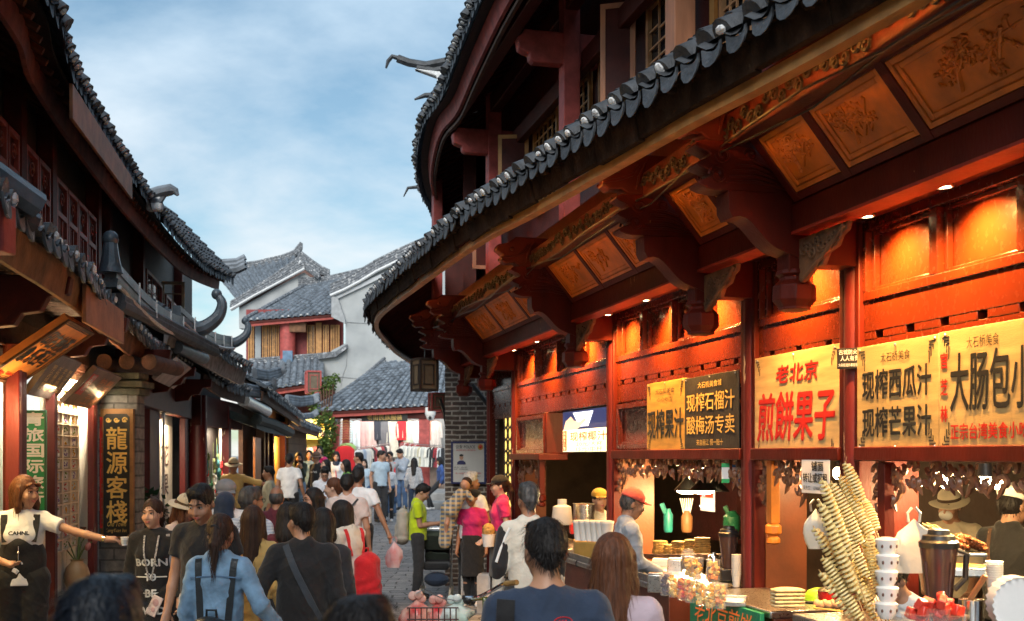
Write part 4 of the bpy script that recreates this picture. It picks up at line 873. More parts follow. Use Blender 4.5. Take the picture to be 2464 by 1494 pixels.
cols_text(['丽江古城纳西', '文化展示中心', '手工披肩银器', '鲜花饼普洱茶'], Mx, r, up, -w*.3, w*.2, h*.22, w*.12, h*.09, GOLDP, t)
t, Mx, r, w, h = tilt('eave_signboard', 10.2, 11.5, .0, 2.37, .3, 2.695, BRB, 'brown board with pale wooden characters and a red strip hanging above the inn pier', None)
up = (Mx(0, 1, 0)-Mx(0, 0, 0))
cols_text(['纳西手工', '鲜花饼坊'], Mx, r, up, w*.02, w*.26, h*.26, w*.2, h*.17, RAWWOOD, t, bold=.03)
mb = MB(); mb.mbox(Mx, -w*.46, -w*.28, -h*.2, h*.36, .002, .006); mb.build('red_strip', REDP, t); cols_text(['纳西古乐'], Mx, r, up, -w*.37, 0, h*.29, w*.12, h*.1, WHT, t)
t, Mx, r, w, h = tilt('eave_signboard', 14, 15.9, .27, 2.84, .57, 3.1, M('pale bare board', (.42, .38, .36), .7, .3, 4, .2), 'blank pale grey board hanging under the eave near the horned ridge', None)
# tile sample rack on the niche wall
tr = thing('tile_sample_rack', L(10.7, -.12, .98), 'tall pale rack of pressed flower tiles lit inside the white niche', 'display rack')
mb = MB(); a0, a1 = 10.2, 11.25
for k in range(16): z = 1.0+.1085*k; mb.mbox(L, a0, a1, -.134, -.07, z-.006, z+.006)
for k in range(4): x = a0+(a1-a0)*k/3; mb.mbox(L, x-.02, x+.02, -.134, -.075, 1.0, 2.63)
mb.build('grid_frame', M('pale pine', (.72, .58, .40), .6, .2, 8, .1), tr)
rn = random.Random(8); PET = [M('pressed petal '+n_, c, .6, .1) for n_, c in (('amber', (.75, .4, .05)), ('rose', (.6, .12, .1)), ('violet', (.3, .2, .4)), ('leaf', (.25, .35, .12)))]; TLM = M('ceramic sample tile', (.78, .74, .66), .25, .06, 8, .05, coat=.3)
for k in range(15):
    for j in range(3):
        x0 = a0+.02+(a1-a0)*j/3; x1 = x0+(a1-a0)/3-.04; z = 1.0+.1085*k; mb = MB(); mb.mbox(L, x0+.03, x1-.03, -.12, -.09, z+.014, z+.096); q = mb.build('sample_tile', TLM, tr, bevel=.006)
        mb = MB()
        for m_ in range(6): an = rn.uniform(0, 6.28); mb.ell(L((x0+x1)/2+.07*math.cos(an)*rn.random(), -.088, z+.055+.026*math.sin(an)), (.009, .004, .009), 6, 4)
        mb.build('pressed_flower', PET[rn.randrange(4)], q)
# lotus vase
vz = .56; vc = L(10.85, -.01, vz); vt = thing('lotus_vase', vc, 'round beige clay vase holding lotus buds and pods on the shop sill', 'vase')
mb = MB(); mb.lathe([(.06, 0), (.085, .03), (.115, .12), (.12, .19), (.1, .26), (.06, .30), (.055, .32), (.07, .335), (.06, .335), (.045, .32)], vc, 24); mb.build('vase_body', M('beige clay glaze', (.40, .27, .14), .45, .2, 6, .1), vt)
st, bd, pd = MB(), MB(), MB()
for dx, dy, z, k in ((-.30, 0, .52, 1), (-.25, .05, .63, 1), (.05, .05, .68, 0), (.12, 0, .62, 1), (.18, -.1, .5, 1), (.2, .05, .56, 1), (.0, .1, .66, 0)):
    tip = vc+V((dx*.8, dy, z*.93)); st.tube([vc+V((0, 0, .3)), vc+V((dx*.35, dy*.4, .3+(z-.3)*.6)), tip], .007, 6)
    if k: bd.ell(tip, (.028, .028, .042), 9, 6, Matrix.Rotation(dx*2, 3, 'Y'))
    else: pd.lathe([(.012, -.03), (.032, .0), (.03, .012)], tip, 10)
st.build('stem', M('lotus stem green', (.09, .13, .04), .6), vt); bd.build('lotus_bud', M('dusty pink petal', (.45, .16, .15), .6), vt); pd.build('seed_pod', BROWN, vt)
# wine shop banner
t, Mx = board('wine_banner', L(18.5, -.2, 1.45), LA, Z, 2.2, 1.9, .008, M('cream cloth banner', (.78, .68, .54), .8, .06, 5, .05), 'cream cloth banner with brushed characters in the lit wine shop', 'banner')
for i, ch in enumerate('花果酒'): text(ch, Mx(.1, .45-.5*i, .004), LA, Z, .9, .36, M('brown brush ink', (.12, .06, .04), .7), t, bold=.01)
# strings of trinkets
rn = random.Random(21); tk = thing('trinket_display', L4(22, .0, .8), 'dark board hung with white feathers, green beads and red and green tassels', 'display'); TC = [('white feather strand', (.75, .75, .7)), ('green bead strand', (.05, .22, .10)), ('red tassel', (.5, .02, .02)), ('olive leaf strand', (.22, .26, .10)), ('teal bead strand', (.08, .28, .30))]
for q, (nm, c) in enumerate(TC):
    mb = MB()
    for k in range(16 if q == 0 else 8):
        d, z = rn.uniform(21.1, 22.9), rn.uniform(.9, 1.9) if q else rn.uniform(.8, 1.5); o = rn.uniform(-.06, .02); mb.tube([L4(d, o, z+.35), L4(d, o, z)], .004, 4)
        for j in range(4): mb.ell(L4(d+rn.uniform(-.04, .04), o+.02, z-.07*j), (.03, .02, .05), 6, 4, Matrix.Rotation(rn.uniform(-.6, .6), 3, 'X'))
    mb.build('hanging_strand', M(nm, c, .6, .15), tk)
# ---------------- houses closing the lane ----------------
I = lambda a, b, c: V((a, b, c))
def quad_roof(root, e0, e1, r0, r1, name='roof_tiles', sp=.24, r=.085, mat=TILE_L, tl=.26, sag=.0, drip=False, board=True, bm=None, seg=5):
    n = int((e1-e0).length/sp); ev = [e0.lerp(e1, i/n)-UP*sag*math.sin(PI*i/n) for i in range(n+1)]; tp = [r0.lerp(r1, i/n)-UP*sag*math.sin(PI*i/n) for i in range(n+1)]
    T, W = MB(), MB(); tile_roof(T, W, ev, tp, r=r, tl=tl, drip=drip, seg=seg, rnd=random.Random(int(abs(e0.x)*100)))
    a = T.build(name, mat, root, recalc=False); W.build('mortar_plugs', MORTAR, a)
    t = (e1-e0).normalized(); u = (r0-e0).normalized()
    mb = MB(); d = UP*-.05; mb.hexa([e0+d, e1+d, r1+d, r0+d, e0+UP*-.12, e1+UP*-.12, r1+UP*-.12, r0+UP*-.12]); mb.build('roof_deck', DARKRED, root)
    if board:
        hz = V((u.x, u.y, 0)).normalized()*.06
        mb = MB(); mb.hexa([e0+hz-UP*.03, e1+hz-UP*.03, e1+hz*1.8-UP*.03, e0+hz*1.8-UP*.03, e0+hz-UP*.24, e1+hz-UP*.24, e1+hz*1.8-UP*.24, e0+hz*1.8-UP*.24]); mb.build('eave_board', bm or FASR, root)
    return a
FASR = M('vermilion eave board', (.36, .055, .04), .55, .25, 6, .2)
RIDGE = M('grey ridge tile', (.13, .14, .155), .7, .5, 8, .4, 40, chips=.58, chipc=(.45, .45, .46), chipscale=10)
def verge(root, pts, name='verge', lay=3, r=.07, white=True):
    mb = MB()
    for k in range(lay): mb.tube([p+UP*(k*r*1.2) for p in pts], r*(1.2-.15*k), 7)
    a = mb.build(name, RIDGE, root)
    if white:
        mb = MB(); mb.tube([p+UP*-.09+V((0, -.07, 0)) for p in pts], .07, 6); mb.build('verge_mortar', MORTAR, a)
    return a
# clothes shop on the right of the lane's end
cs = thing('clothes_shop', P(910, 1190, 42), 'low open fronted clothes shop under a grey tiled hip roof with red posts', 'building')
e0, e1, r0, r1 = P(757, 990, 41), P(1100, 972, 41.5), P(925, 872, 44.5), P(1100, 860, 44.8)
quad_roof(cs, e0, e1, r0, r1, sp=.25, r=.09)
verge(cs, [e0.lerp(r0, k/6)-UP*.14*math.sin(PI*k/6) for k in range(7)], 'hip_verge')
zf = CH+(HY-1196)*42/F
BW = M('bright shop wall', (.46, .46, .45), .8, .05, 4, .05)
xl, xr = P(818, 0, 42).x, P(1120, 0, 42).x
mb = MB(); mb.mbox(I, xl, xr, 44.0, 44.1, zf, 3.7); mb.mbox(I, xl-.1, xl, 42, 44.1, zf, 3.7); mb.build('shop_wall', BW, cs)
mb = MB(); mb.mbox(I, xl, xr, 43.9, 43.99, zf, 1.5); mb.build('shadow_dado', M('brown shop dado', (.20, .15, .12), .8), cs)  # added dark panel that tones down the bright lower wall behind the racks
mb = MB(); mb.mbox(I, xl, xr, 42, 43.9, zf+.004, zf+.02); mb.build('shop_carpet', M('dark shop carpet', (.10, .09, .085), .9), cs)  # added dark sheet that tones down the bright shop floor
mb = MB(); mb.mbox(I, xl-.5, xr, 41.6, 44, 3.62, 3.7); mb.mbox(I, xl-.3, xr, 41.55, 41.75, 3.25, 3.6); mb.build('front_beam', DARKRED, cs)
mb = MB(); x = P(1021, 0, 41.8).x; mb.mbox(I, x-.2, x+.2, 41.6, 41.9, zf, 3.3); mb.build('post', UPRED, cs, bevel=.03)
mb = MB(); x = P(833, 0, 41.8).x; mb.mbox(I, x-.12, x+.12, 41.6, 41.9, zf, 3.3); mb.build('post', UPRED, cs, bevel=.03)
mb = MB(); mb.hexa([P(794, 1122, 40.9), P(812, 1122, 40.9), P(812, 1122, 41), P(794, 1122, 41), P(799, 1022, 40.9), P(818, 1022, 40.9), P(818, 1022, 41), P(799, 1022, 41)]); mb.build('shutter_plank', UPRED, cs, bevel=.02)
STEPM = M('grey stone step', (.25, .245, .235), .85, .3, 3, .6, 14)
mb = MB(); x0, x1 = P(930, 0, 40).x, P(1130, 0, 40).x; mb.mbox(I, x0-2.6, x1, 40.9, 44.5, 0, zf); mb.build('shop_floor', STEPM, cs)
st = thing('stone_steps', (P(1010, 0, 38).x, 37, .2), 'rough grey stone steps in front of the clothes shop', 'steps')
mb = MB(); mb.mbox(I, P(985, 0, 36).x, P(1130, 0, 36).x, 35.2, 36.6, .1, CH+(HY-1208)*35.2/F); mb.mbox(I, P(975, 0, 36).x, P(1130, 0, 36).x, 36.6, 40.9, .1, CH+(HY-1185)*36.6/F); mb.build('step', STEPM, st, bevel=.05)
lamp('shop_tube', 'AREA', ((xl+xr)/2, 42.6, 3.5), 60, (1, .98, .94), cs, (4.5, .4), ((xl+xr)/2, 43.3, 1.8))
t, Mx = board('shop_nameboard', P(925, 1004, 41.5), X, Z, 1.7, .3, .06, BLKP, 'small dark name board under the clothes shop eave', 'sign'); text('老街民族服装', Mx(0, 0, .005), X, Z, 1.3, .2, GOLDP, t)
# hanging clothes
GM = {}
def cloth(c):
    k = 'garment cloth %.2f %.2f %.2f' % c
    return M(k, c, .9, .12, 5, .2, 25, sheen=.2)
def garment(kind, c):
    g = thing('hanging_garment', (0, 0, 0), 'garment', 'garment'); mb = MB()
    L_ = 1.35 if kind == 'gown' else .72
    rows = []; rn = random.Random(int(c[0]*97+c[1]*31+L_*10)); ph = rn.uniform(0, 6)
    for z, wx, wy in ((0, .07, .03), (-.03, .17, .045), (-.1, .21, .06), (-.3, .19, .06), (-.5, .2, .06), (-L_, .23 if kind != 'gown' else .28, .05)):
        rows.append([V((wx*math.cos(a)*(1+.06*math.sin(5*a+ph)*(-z)), wy*math.sin(a)*(1+.5*math.sin(7*a+ph)*min(1, -z*1.5)), z)) for a in [2*PI*k/28 for k in range(28)]])
    mb.add([p for r in rows for p in r], [(i*28+k, i*28+(k+1) % 28, (i+1)*28+(k+1) % 28, (i+1)*28+k) for i in range(len(rows)-1) for k in range(28)]+[tuple(range(28))])
    sl_ = .52 if kind != 'tee' else .25
    for s_ in (-1, 1): mb.tube([(s_*.15, 0, -.05), (s_*.215, 0, -.12), (s_*(.25 if kind == 'tee' else .26), .0, -.12-sl_)], [.045, .062, .055], 9, sq=.6)
    mb.build('cloth', cloth(c), g)
    mb = MB(); mb.tube([(-.17, 0, -.02), (0, 0, .04), (.17, 0, -.02)], .009, 5); mb.tube([(0, 0, .04), (0, 0, .1), (.02, 0, .13), (.045, 0, .1)], .004, 5); mb.build('hanger', M('brown hanger wood', (.20, .06, .03), .5), g)
    return g
HANG = [(735+0, 0, 0)]
_protos = {}
def hang(kind, c, loc, rz, lab, grp, sc=1.):
    k = (kind, c)
    if k not in _protos: _protos[k] = garment(kind, c); o = _protos[k]
    else: o = dup(_protos[k], (0, 0, 0))
    o.location = loc; o.rotation_euler = (0, 0, rz); o.scale = (sc,)*3; o['label'] = lab; o['group'] = grp; return o
wall_row = [(842, 'gown', (.55, .66, .68), 'pale blue long gown at the left end of the upper row'), (858, 'gown', (.62, .70, .72), 'icy blue gown beside the pale blue one in the upper row'), (874, 'gown', (.62, .38, .36), 'blush pink gown in the upper row'), (890, 'gown', (.65, .46, .42), 'powder pink gown left of the black coat'), (908, 'coat', (.03, .035, .05), 'black embroidered coat hung high in the clothes shop'), (925, 'gown', (.14, .14, .15), 'dark grey robe beside the black coat'), (942, 'gown', (.58, .56, .46), 'ivory gown left of the middle post'), (969, 'coat', (.55, .02, .03), 'bright red cardigan hung high right of the middle post'), (986, 'gown', (.52, .62, .48), 'sage green sheer gown in the upper row'), (1003, 'gown', (.62, .66, .68), 'white gown between the sage and coral garments'), (1015, 'gown', (.46, .5, .5), 'silver gown beside the coral coat'), (1030, 'coat', (.66, .24, .17), 'coral coat hung high near the surveillance camera'), (1046, 'gown', (.55, .50, .45), 'off white gown right of the coral coat')]
for x, k, c, lab in wall_row: hang(k, c, P(x, 1012, 43.6), 0, lab, 'garments hung on the upper rail', 1.05)
rn = random.Random(12)
names = {(.78, .75, .66): 'cream tee', (.74, .74, .72): 'white tee', (.02, .02, .024): 'black tee', (.42, .03, .04): 'crimson tee', (.36, .45, .58): 'light blue tee', (.62, .55, .35): 'khaki tee'}
order1 = [(.74, .74, .72), (.74, .74, .72), (.36, .45, .58), (.74, .74, .72), (.78, .75, .66), (.02, .02, .024), (.42, .03, .04), (.78, .75, .66), (.78, .75, .66), (.42, .03, .04), (.02, .02, .024), (.78, .75, .66)]
n_ = {}
def rack(x0, y0, x1, y1, d0, d1, cols, where, grp, mult):
    for i, c in enumerate(cols):
        t_ = (i+.5)/len(cols); p = P(x0+(x1-x0)*t_, y0+(y1-y0)*t_, d0+(d1-d0)*t_); nm = names[c]
        hang('tee', c, p, R_(62)+rn.uniform(-.12, .12), '%s on a wooden hanger, one of those packed along the %s rack' % (nm, where), grp+' '+nm, 1.0)
    mb = MB(); 
    t = thing('clothes_rail', P(x0, y0+70, d0), 'steel rail of the %s clothes rack' % where, 'rack')
    a, b = P(x0-4, y0-5, d0), P(x1+4, y1-5, d1); mb.tube([a, b], .015, 8); mb.build('rail', STEEL, t); mb = MB(); mb.tube([a, V((a.x, a.y, zf))], .015, 8); mb.build('upright', STEEL, t); mb = MB(); mb.tube([b, V((b.x, b.y, zf))], .015, 8); mb.build('upright', STEEL, t)
rack(858, 1083, 934, 1072, 40.4, 42.5, order1, 'left', 'left rack', 1)
cols = [(.78, .75, .66)]*9+[(.62, .55, .35)]+[(.78, .75, .66)]*4+[(.02, .02, .024), (.78, .75, .66), (.02, .02, .024), (.42, .03, .04), (.74, .74, .72), (.74, .74, .72), (.02, .02, .024)]
rack(968, 1072, 1066, 1078, 40.0, 41.5, cols, 'right', 'right rack', 1)
for k in range(14): hang('tee', [(.5, .02, .03), (.42, .03, .04), (.75, .7, .68)][k % 3], P(968+4.2*k, 1064+.5*k, 42.6), R_(70), ['red blouse', 'crimson blouse', 'white blouse'][k % 3]+' packed on the rear rail behind the cream tees', 'rear rail '+['red', 'crimson', 'white'][k % 3], .8)
hang('coat', (.58, .015, .02), P(830, 1072, 40.2), R_(8), 'red open cardigan over white vest hung by the shop doorway', 'garments on the doorway stand', 1.25)
hang('coat', (.30, .5, .16), P(836, 1066, 40.6), R_(8), 'light green jacket behind the red cardigan by the doorway', 'garments on the doorway stand', 1.2)
hs = thing('hanger_bundle', P(832, 1055, 40.9), 'bundle of yellow wooden hangers strung above the red cardigan', 'hangers'); mb = MB()
for k in range(8): c = P(832, 1012+6*k, 40.9); mb.tube([c+V((-.2, .02*k, -.07)), c, c+V((.2, -.02*k, -.07))], .013, 5)
mb.build('hanger', GOLDW, hs)
# surveillance dome camera
cm = thing('surveillance_camera', P(1035, 1012, 36), 'white dome surveillance camera under the far eave', 'camera'); c = P(1035, 1000, 36)
mb = MB(); mb.lathe([(.06, .28), (.16, .26), (.17, .05), (.15, .0)], c, 18); mb.build('housing', WHITEP, cm); mb = MB(); mb.ell(c, (.14, .14, .16), 16, 10); mb.build('dome', WHITEP, cm); mb = MB(); mb.ell(c+V((0, -.1, -.06)), (.06, .06, .06), 10, 8); mb.build('lens', BLACK, cm)
mb = MB(); mb.tube([c+UP*.27, c+UP*.42, c+V((.6, .3, .42))], .03, 6); mb.build('bracket', WHITEP, cm)
# grey gable house
gh = thing('grey_gable_house', P(900, 1000, 47), 'tall pale grey plastered gable wall of a house above the clothes shop', 'building')
D_ = 47
wall = [(768, 1100), (768, 868), (800, 842), (831, 826), (831, 775), (800, 757), (799, 712), (830, 694), (905, 650), (1044, 606), (1130, 640), (1130, 1100)]
mb = MB(); mb.prism([P(x, y, D_) for x, y in wall], V((.6, 3, 0))); mb.build('gable_wall', PLAST, gh)
vp = [P(x, y, D_-.15) for x, y in ((795, 706), (828, 692), (866, 672), (905, 648), (950, 626), (1000, 603), (1040, 588))]
verge(gh, vp, 'verge_tiles', 4, .1); verge(gh, [P(1038, 588, D_-.1), P(1056, 600, D_), P(1120, 640, D_)], 'verge_tiles', 3, .1)
mb = MB(); mb.prism([P(x, y, D_-.12) for x, y in ((800, 714), (905, 664), (1040, 602), (1046, 598), (1046, 608), (1040, 612), (905, 674), (800, 724))], V((0, .12, 0))); mb.build('verge_band', M('pale verge render', (.5, .52, .54), .9, .1, 5, .1), gh)
mb = MB(); mb.prism([P(x, y, D_-.25) for x, y in ((764, 856), (778, 848), (808, 845), (834, 828), (834, 838), (808, 858), (764, 864))], V((0, .5, 0))); mb.build('sill_cornice', RIDGE, gh); mb = MB(); mb.prism([P(x, y, D_-.2) for x, y in ((797, 712), (812, 716), (830, 768), (830, 778), (797, 762))], V((0, .3, 0))); mb.build('cornice', M('weathered cornice', (.33, .34, .35), .9, .25, 5, .3), gh)
mb = MB(); mb.tube([P(835, 775, D_-.02), P(900, 779, D_-.02), P(1000, 783, D_-.02)], .012, 4); mb.tube([P(784, 903, D_-.02), P(860, 911, D_-.02), P(960, 913, D_-.02)], .012, 4); mb.tube([P(835, 845, D_-.02), P(833, 880, D_-.02), P(824, 905, D_-.02), P(820, 930, D_-.02)], .012, 4); mb.build('wall_crack', M('crack shadow grey', (.3, .31, .32), .9), gh)  # thin darker grey lines along the cracks in the plaster
mb = MB(); mb.box(P(816, 912, D_-.02), (.1, .1, .14)); mb.build('drain_hole', BLACK, gh)
# tiled house with golden lattice windows, left of the gable
th = thing('lattice_window_house', P(690, 1050, 50), 'tiled house with a row of golden lattice windows and red columns beyond the lane', 'building')
e0, e1, r0, r1 = P(590, 772, 48), P(800, 754, 48), P(735, 690, 54), P(905, 655, 54)
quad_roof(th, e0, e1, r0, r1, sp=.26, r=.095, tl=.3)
verge(th, [e0.lerp(r0, k/6) for k in range(7)], 'hip_verge', 2, .09)
mb = MB(); ridge(mb, [P(718, 684, 54), P(740, 686, 54), P(780, 684, 54), P(840, 670, 54), P(908, 653, 54)], .09, 4); mb.build('main_ridge', RIDGE, th)
zs, zt = CH+(HY-868)*48.6/F, CH+(HY-775)*48.6/F
mb = MB(); mb.mbox(I, P(592, 0, 49).x, P(825, 0, 49).x, 49, 49.2, 2, zt+.6); mb.build('upper_wall', M('house red boarding', (.22, .03, .03), .6, .25, 5, .2), th)
mb = MB(); mb.tube([P(692, 874, 48.6), P(692, 772, 48.6)], .34, 14); mb.build('column', UPRED, th)
for a, b, nn in ((596, 612, 1), (630, 686, 3), (738, 758, 1), (776, 792, 1), (794, 818, 2)):
    for k in range(nn):
        xa, xb = P(a+(b-a)*k/nn+1, 0, 48.8).x, P(a+(b-a)*(k+1)/nn-1, 0, 48.8).x
        Mw = lambda p, q, z: V((p, 48.8-q, z)); mb = MB(); lattice(mb, Mw, xa, xb, zs, zt-.1, 0, 3, 5, .05); w_ = mb.build('lattice_window', GOLDW, th); mb = MB(); mb.mbox(Mw, xa+.03, xb-.03, -.06, -.04, zs, zt-.1); mb.build('pane', GLASS, w_)
for a, b in ((614, 628), (760, 774)):
    mb = MB(); mb.mbox(I, P(a, 0, 48.8).x, P(b, 0, 48.8).x, 48.75, 48.8, zs, zt); mb.build('plain_panel', GOLDW if a > 700 else PLAST, th)
mb = MB(); mb.box(P(717, 788, 48.4), (.7, .3, .4)); mb.build('meter_box', EAVEW, th)
mb = MB(); mb.box(P(692, 862, 48.1), (.42, .1, .65)); mb.build('blue_cloth', M('faded blue rag', (.14, .22, .32), .9), th)
e0, e1, r0, r1 = P(590, 945, 44), P(772, 918, 44), P(600, 872, 48.5), P(775, 858, 48.5)
quad_roof(th, e0, e1, r0, r1, name='porch_tiles', sp=.25, r=.09, tl=.28); verge(th, [r0.lerp(r1, k/5) for k in range(6)], 'porch_ridge', 2, .08)
mb = MB(); mb.mbox(I, P(640, 0, 46).x, P(800, 0, 46).x, 46.5, 46.7, 0, 4.6); mb.build('ground_wall', DARKRED, th)
ys = thing('yellow_shop', P(735, 1140, 42), 'small lit yellow shop with stocked shelves behind the crowd', 'building')
YW = M('yellow shop paint', (.72, .58, .16), .7, .1, 4, .05)
mb = MB(); x0, x1 = P(688, 0, 43).x, P(800, 0, 43).x; mb.mbox(I, x0, x1, 43, 43.1, .2, 3.3); mb.mbox(I, x0-.1, x0, 41, 43.1, .2, 3.3)
mb.build('wall', YW, ys)
for z in (1.3, 1.9, 2.5, 3.1):
    mb = MB(); mb.mbox(I, x0+.1, x1, 42.5, 43, z, z+.06); mb.build('shelf', YW, ys)
rn = random.Random(31); gc = [(.6, .5, .1), (.5, .1, .08), (.7, .6, .5), (.2, .2, .25), (.55, .3, .25)]
for k in range(28):
    x = x0+.2+rn.random()*(x1-x0-.3); z = rn.choice((1.36, 1.96, 2.56)); s_ = rn.uniform(.12, .24); mb = MB(); mb.ell(V((x, 42.7, z+s_*.6)), (s_, .12, s_*.62), 9, 6); ci = rn.randrange(5)
    o = mb.build('shelf_bag', cloth(gc[ci]), None, loc=(x, 42.7, z)); tag(o, ['mustard', 'dark red', 'beige', 'charcoal', 'tan pink'][ci]+' soft bag on the lit shelves of the yellow shop', 'bag', 'bags on the yellow shop shelves')
lamp('yellow_shop_tube', 'AREA', ((x0+x1)/2, 42.2, 3.2), 40, (1, .86, .5), ys, (1.5, .3), ((x0+x1)/2, 43, 2))
mb = MB(); mb.mbox(I, x0+.4, x0+1.5, 42.4, 42.5, 3.35, 3.43); mb.build('tube_light', EM('tube light', (1, .95, .8), 4), ys)
# house with upturned ridge at upper left
uh = thing('upturned_ridge_house', P(700, 700, 58), 'tiled gable roof with an upturned ridge tip rising above the lattice window house', 'building')
e0, e1, r0, r1 = P(560, 745, 53), P(735, 668, 57), P(520, 660, 57), P(722, 616, 58)
quad_roof(uh, P(575, 722, 54), P(716, 640, 55.5), P(520, 655, 60), P(724, 612, 60), sp=.28, r=.1, tl=.32, board=False)
mb = MB(); ridge(mb, [P(505, 660, 59.5), P(560, 650, 59.5), P(620, 642, 59.5), P(680, 628, 59.5), P(708, 617, 59.5), P(722, 600, 59.5)], .11, 3); mb.tube([P(712, 612, 59.4), P(722, 598, 59.4), P(724, 586, 59.4), P(721, 583, 59.4)], [.16, .14, .1, .05], 7); mb.build('ridge', RIDGE, uh)
mb = MB(); mb.prism([P(x, y, 55) for x, y in ((575, 735), (716, 650), (724, 620), (792, 668), (792, 780), (575, 780))], V((0, 2, 0))); mb.build('gable', M('brown gable boarding', (.16, .09, .075), .8, .3, 5, .2), uh)
verge(uh, [P(x, y, 54.8) for x, y in ((556, 742), (600, 715), (660, 676), (716, 637), (724, 622))], 'verge_tiles', 3, .11); verge(uh, [P(x, y, 54.8) for x, y in ((724, 620), (750, 640), (772, 655), (792, 664))], 'verge_tiles', 3, .1, False)
mb = MB(); mb.prism([P(x, y, 54) for x, y in ((575, 742), (660, 694), (722, 660), (732, 656), (770, 685), (770, 790), (575, 790))], V((0, .6, 0))); mb.build('lower_gable', PLAST, uh)
verge(uh, [P(x, y, 53.8) for x, y in ((555, 728+12), (610, 708), (670, 676), (733, 642))], 'lower_verge', 3, .1); verge(uh, [P(x, y, 53.8) for x, y in ((733, 642), (750, 654), (768, 668))], 'lower_verge', 3, .1, False)
# lanterns
def lantern(name, c, w_, h_, lab, m1, m2, ang=.5):
    c = V(c); t = thing(name, c-UP*h_/2, lab, 'lantern'); Rz = Matrix.Rotation(ang, 3, 'Z')
    mb = MB(); mb.box(c, (w_*.86, w_*.86, h_*.9), Rz); mb.build('shade', m2, t)
    mb = MB()
    for z in (-.5, .5): mb.box(c+UP*h_*z*.94, (w_, w_, h_*.07), Rz)
    for x in (-1, 1):
        for y in (-1, 1): mb.box(c+Rz@V((x*w_*.46, y*w_*.46, 0)), (w_*.1, w_*.1, h_*.9), Rz)
    for k in range(4):
        Rk = Rz@Matrix.Rotation(PI/2*k, 3, 'Z')
        for a, b, dx, dz in ((0, .3, .6, .04), (0, -.3, .6, .04), (.25, 0, .04, .62), (-.25, 0, .04, .62)): mb.box(c+Rk@V((a*w_, -w_*.445, b*h_)), (dx*w_, .02, dz*h_), Rk)
    mb.build('frame', m1, t, bevel=.003); mb = MB(); mb.tube([c+UP*h_*.5, c+UP*h_*1.05], .008, 5); mb.build('cord', BLACK, t); return t
LSH = M('oiled paper shade', (.13, .095, .06), .6, .25, 6, .1)
lantern('hanging_lantern', P(1021, 902, 16.6), .31, .48, 'dark square wooden lantern hanging under the far corner of the red eave', BLACKW, LSH, .55)
lantern('hanging_lantern', P(1052, 967, 20), .28, .32, 'small red framed lantern on a bracket above the brick pier', UPRED, LSH, .3)
lantern('hanging_lantern', P(753, 920, 42), .55, .85, 'red framed lantern hanging at the porch roof of the lattice window house', UPRED, LSH, .3)
ab = thing('awning_bracket', P(1075, 1010, 19), 'dark diagonal metal bracket between the lantern and the brick pier', 'bracket'); mb = MB(); mb.tube([P(1058, 960, 19), P(1068, 990, 19), P(1076, 1035, 19)], .03, 6); mb.tube([P(1136, 925, 17.6), P(1183, 985, 17.6)], .035, 6); mb.build('bar', BLACK, ab)
# climbing plants
LEAF = M('climbing plant leaf', (.06, .14, .025), .6, .5, 3, .1, c2=(.14, .22, .04)); LEAF2 = M('dark shrub leaf', (.025, .06, .018), .5, .5, 4, .1)
def leaves(mb, c, r, n, s, rn):
    for _ in range(n):
        d = V((rn.gauss(0, 1), rn.gauss(0, 1), rn.gauss(0, 1))).normalized()*(rn.random()**.4); p = V(c)+V((d.x*r[0], d.y*r[1], d.z*r[2])); a = V((rn.uniform(-1, 1), rn.uniform(-1, .2), rn.uniform(-.6, .5))).normalized(); b = a.cross(V((rn.random(), rn.random(), rn.random()))).normalized(); k = s*rn.uniform(.6, 1.3)
        mb.add([p, p+a*k*.4+b*k*.28, p+a*k, p+a*k*.4-b*k*.28], [(0, 1, 2, 3)])
rn = random.Random(41)
vn = thing('climbing_vine', P(780, 1130, 40.5), 'bright green climbing vine spilling between the far shop roofs', 'plant')
mb = MB()
for c, r, n in ((P(786, 1065, 40.6), (.45, .35, .8), 420), (P(780, 1090, 40.6), (.4, .35, .6), 300), (P(795, 1030, 40.6), (.4, .3, .5), 240), (P(766, 1015, 40.8), (.35, .3, .4), 150), (P(748, 962, 41), (.35, .3, .4), 130), (P(770, 940, 42), (.5, .4, .35), 170), (P(788, 928, 42), (.5, .4, .5), 230), (P(806, 912, 42.5), (.3, .3, .3), 110), (P(760, 985, 41), (.25, .3, .45), 110), (P(785, 1000, 40.8), (.25, .3, .4), 110)): leaves(mb, c, [q*.72 for q in r], n, .13, rn)
mb.build('foliage', LEAF, vn, recalc=False); mb = MB()
for k in range(5): mb.tube([P(782+4*k, 1130, 40.7), P(788-3*k, 1060, 40.8), P(775+5*k, 990, 41), P(770+8*k, 925, 42)], .03, 5)
mb.build('stem', BROWN, vn)
sh = thing('dark_shrub', P(350, 1300, 12.6), 'dark leafy shrub beside the inn pier behind the woman in black', 'plant'); mb = MB()
for c, r, n in ((P(352, 1235, 12.8), (.25, .25, .3), 140), (P(340, 1265, 12.7), (.25, .2, .3), 140), (P(345, 1300, 12.6), (.2, .2, .3), 90)): leaves(mb, c, r, n, .13, rn)
mb.build('foliage', LEAF2, sh, recalc=False); mb = MB(); mb.tube([P(348, 1400, 12.7), P(348, 1300, 12.7), P(352, 1240, 12.8)], .015, 5); mb.build('stem', BROWN, sh)
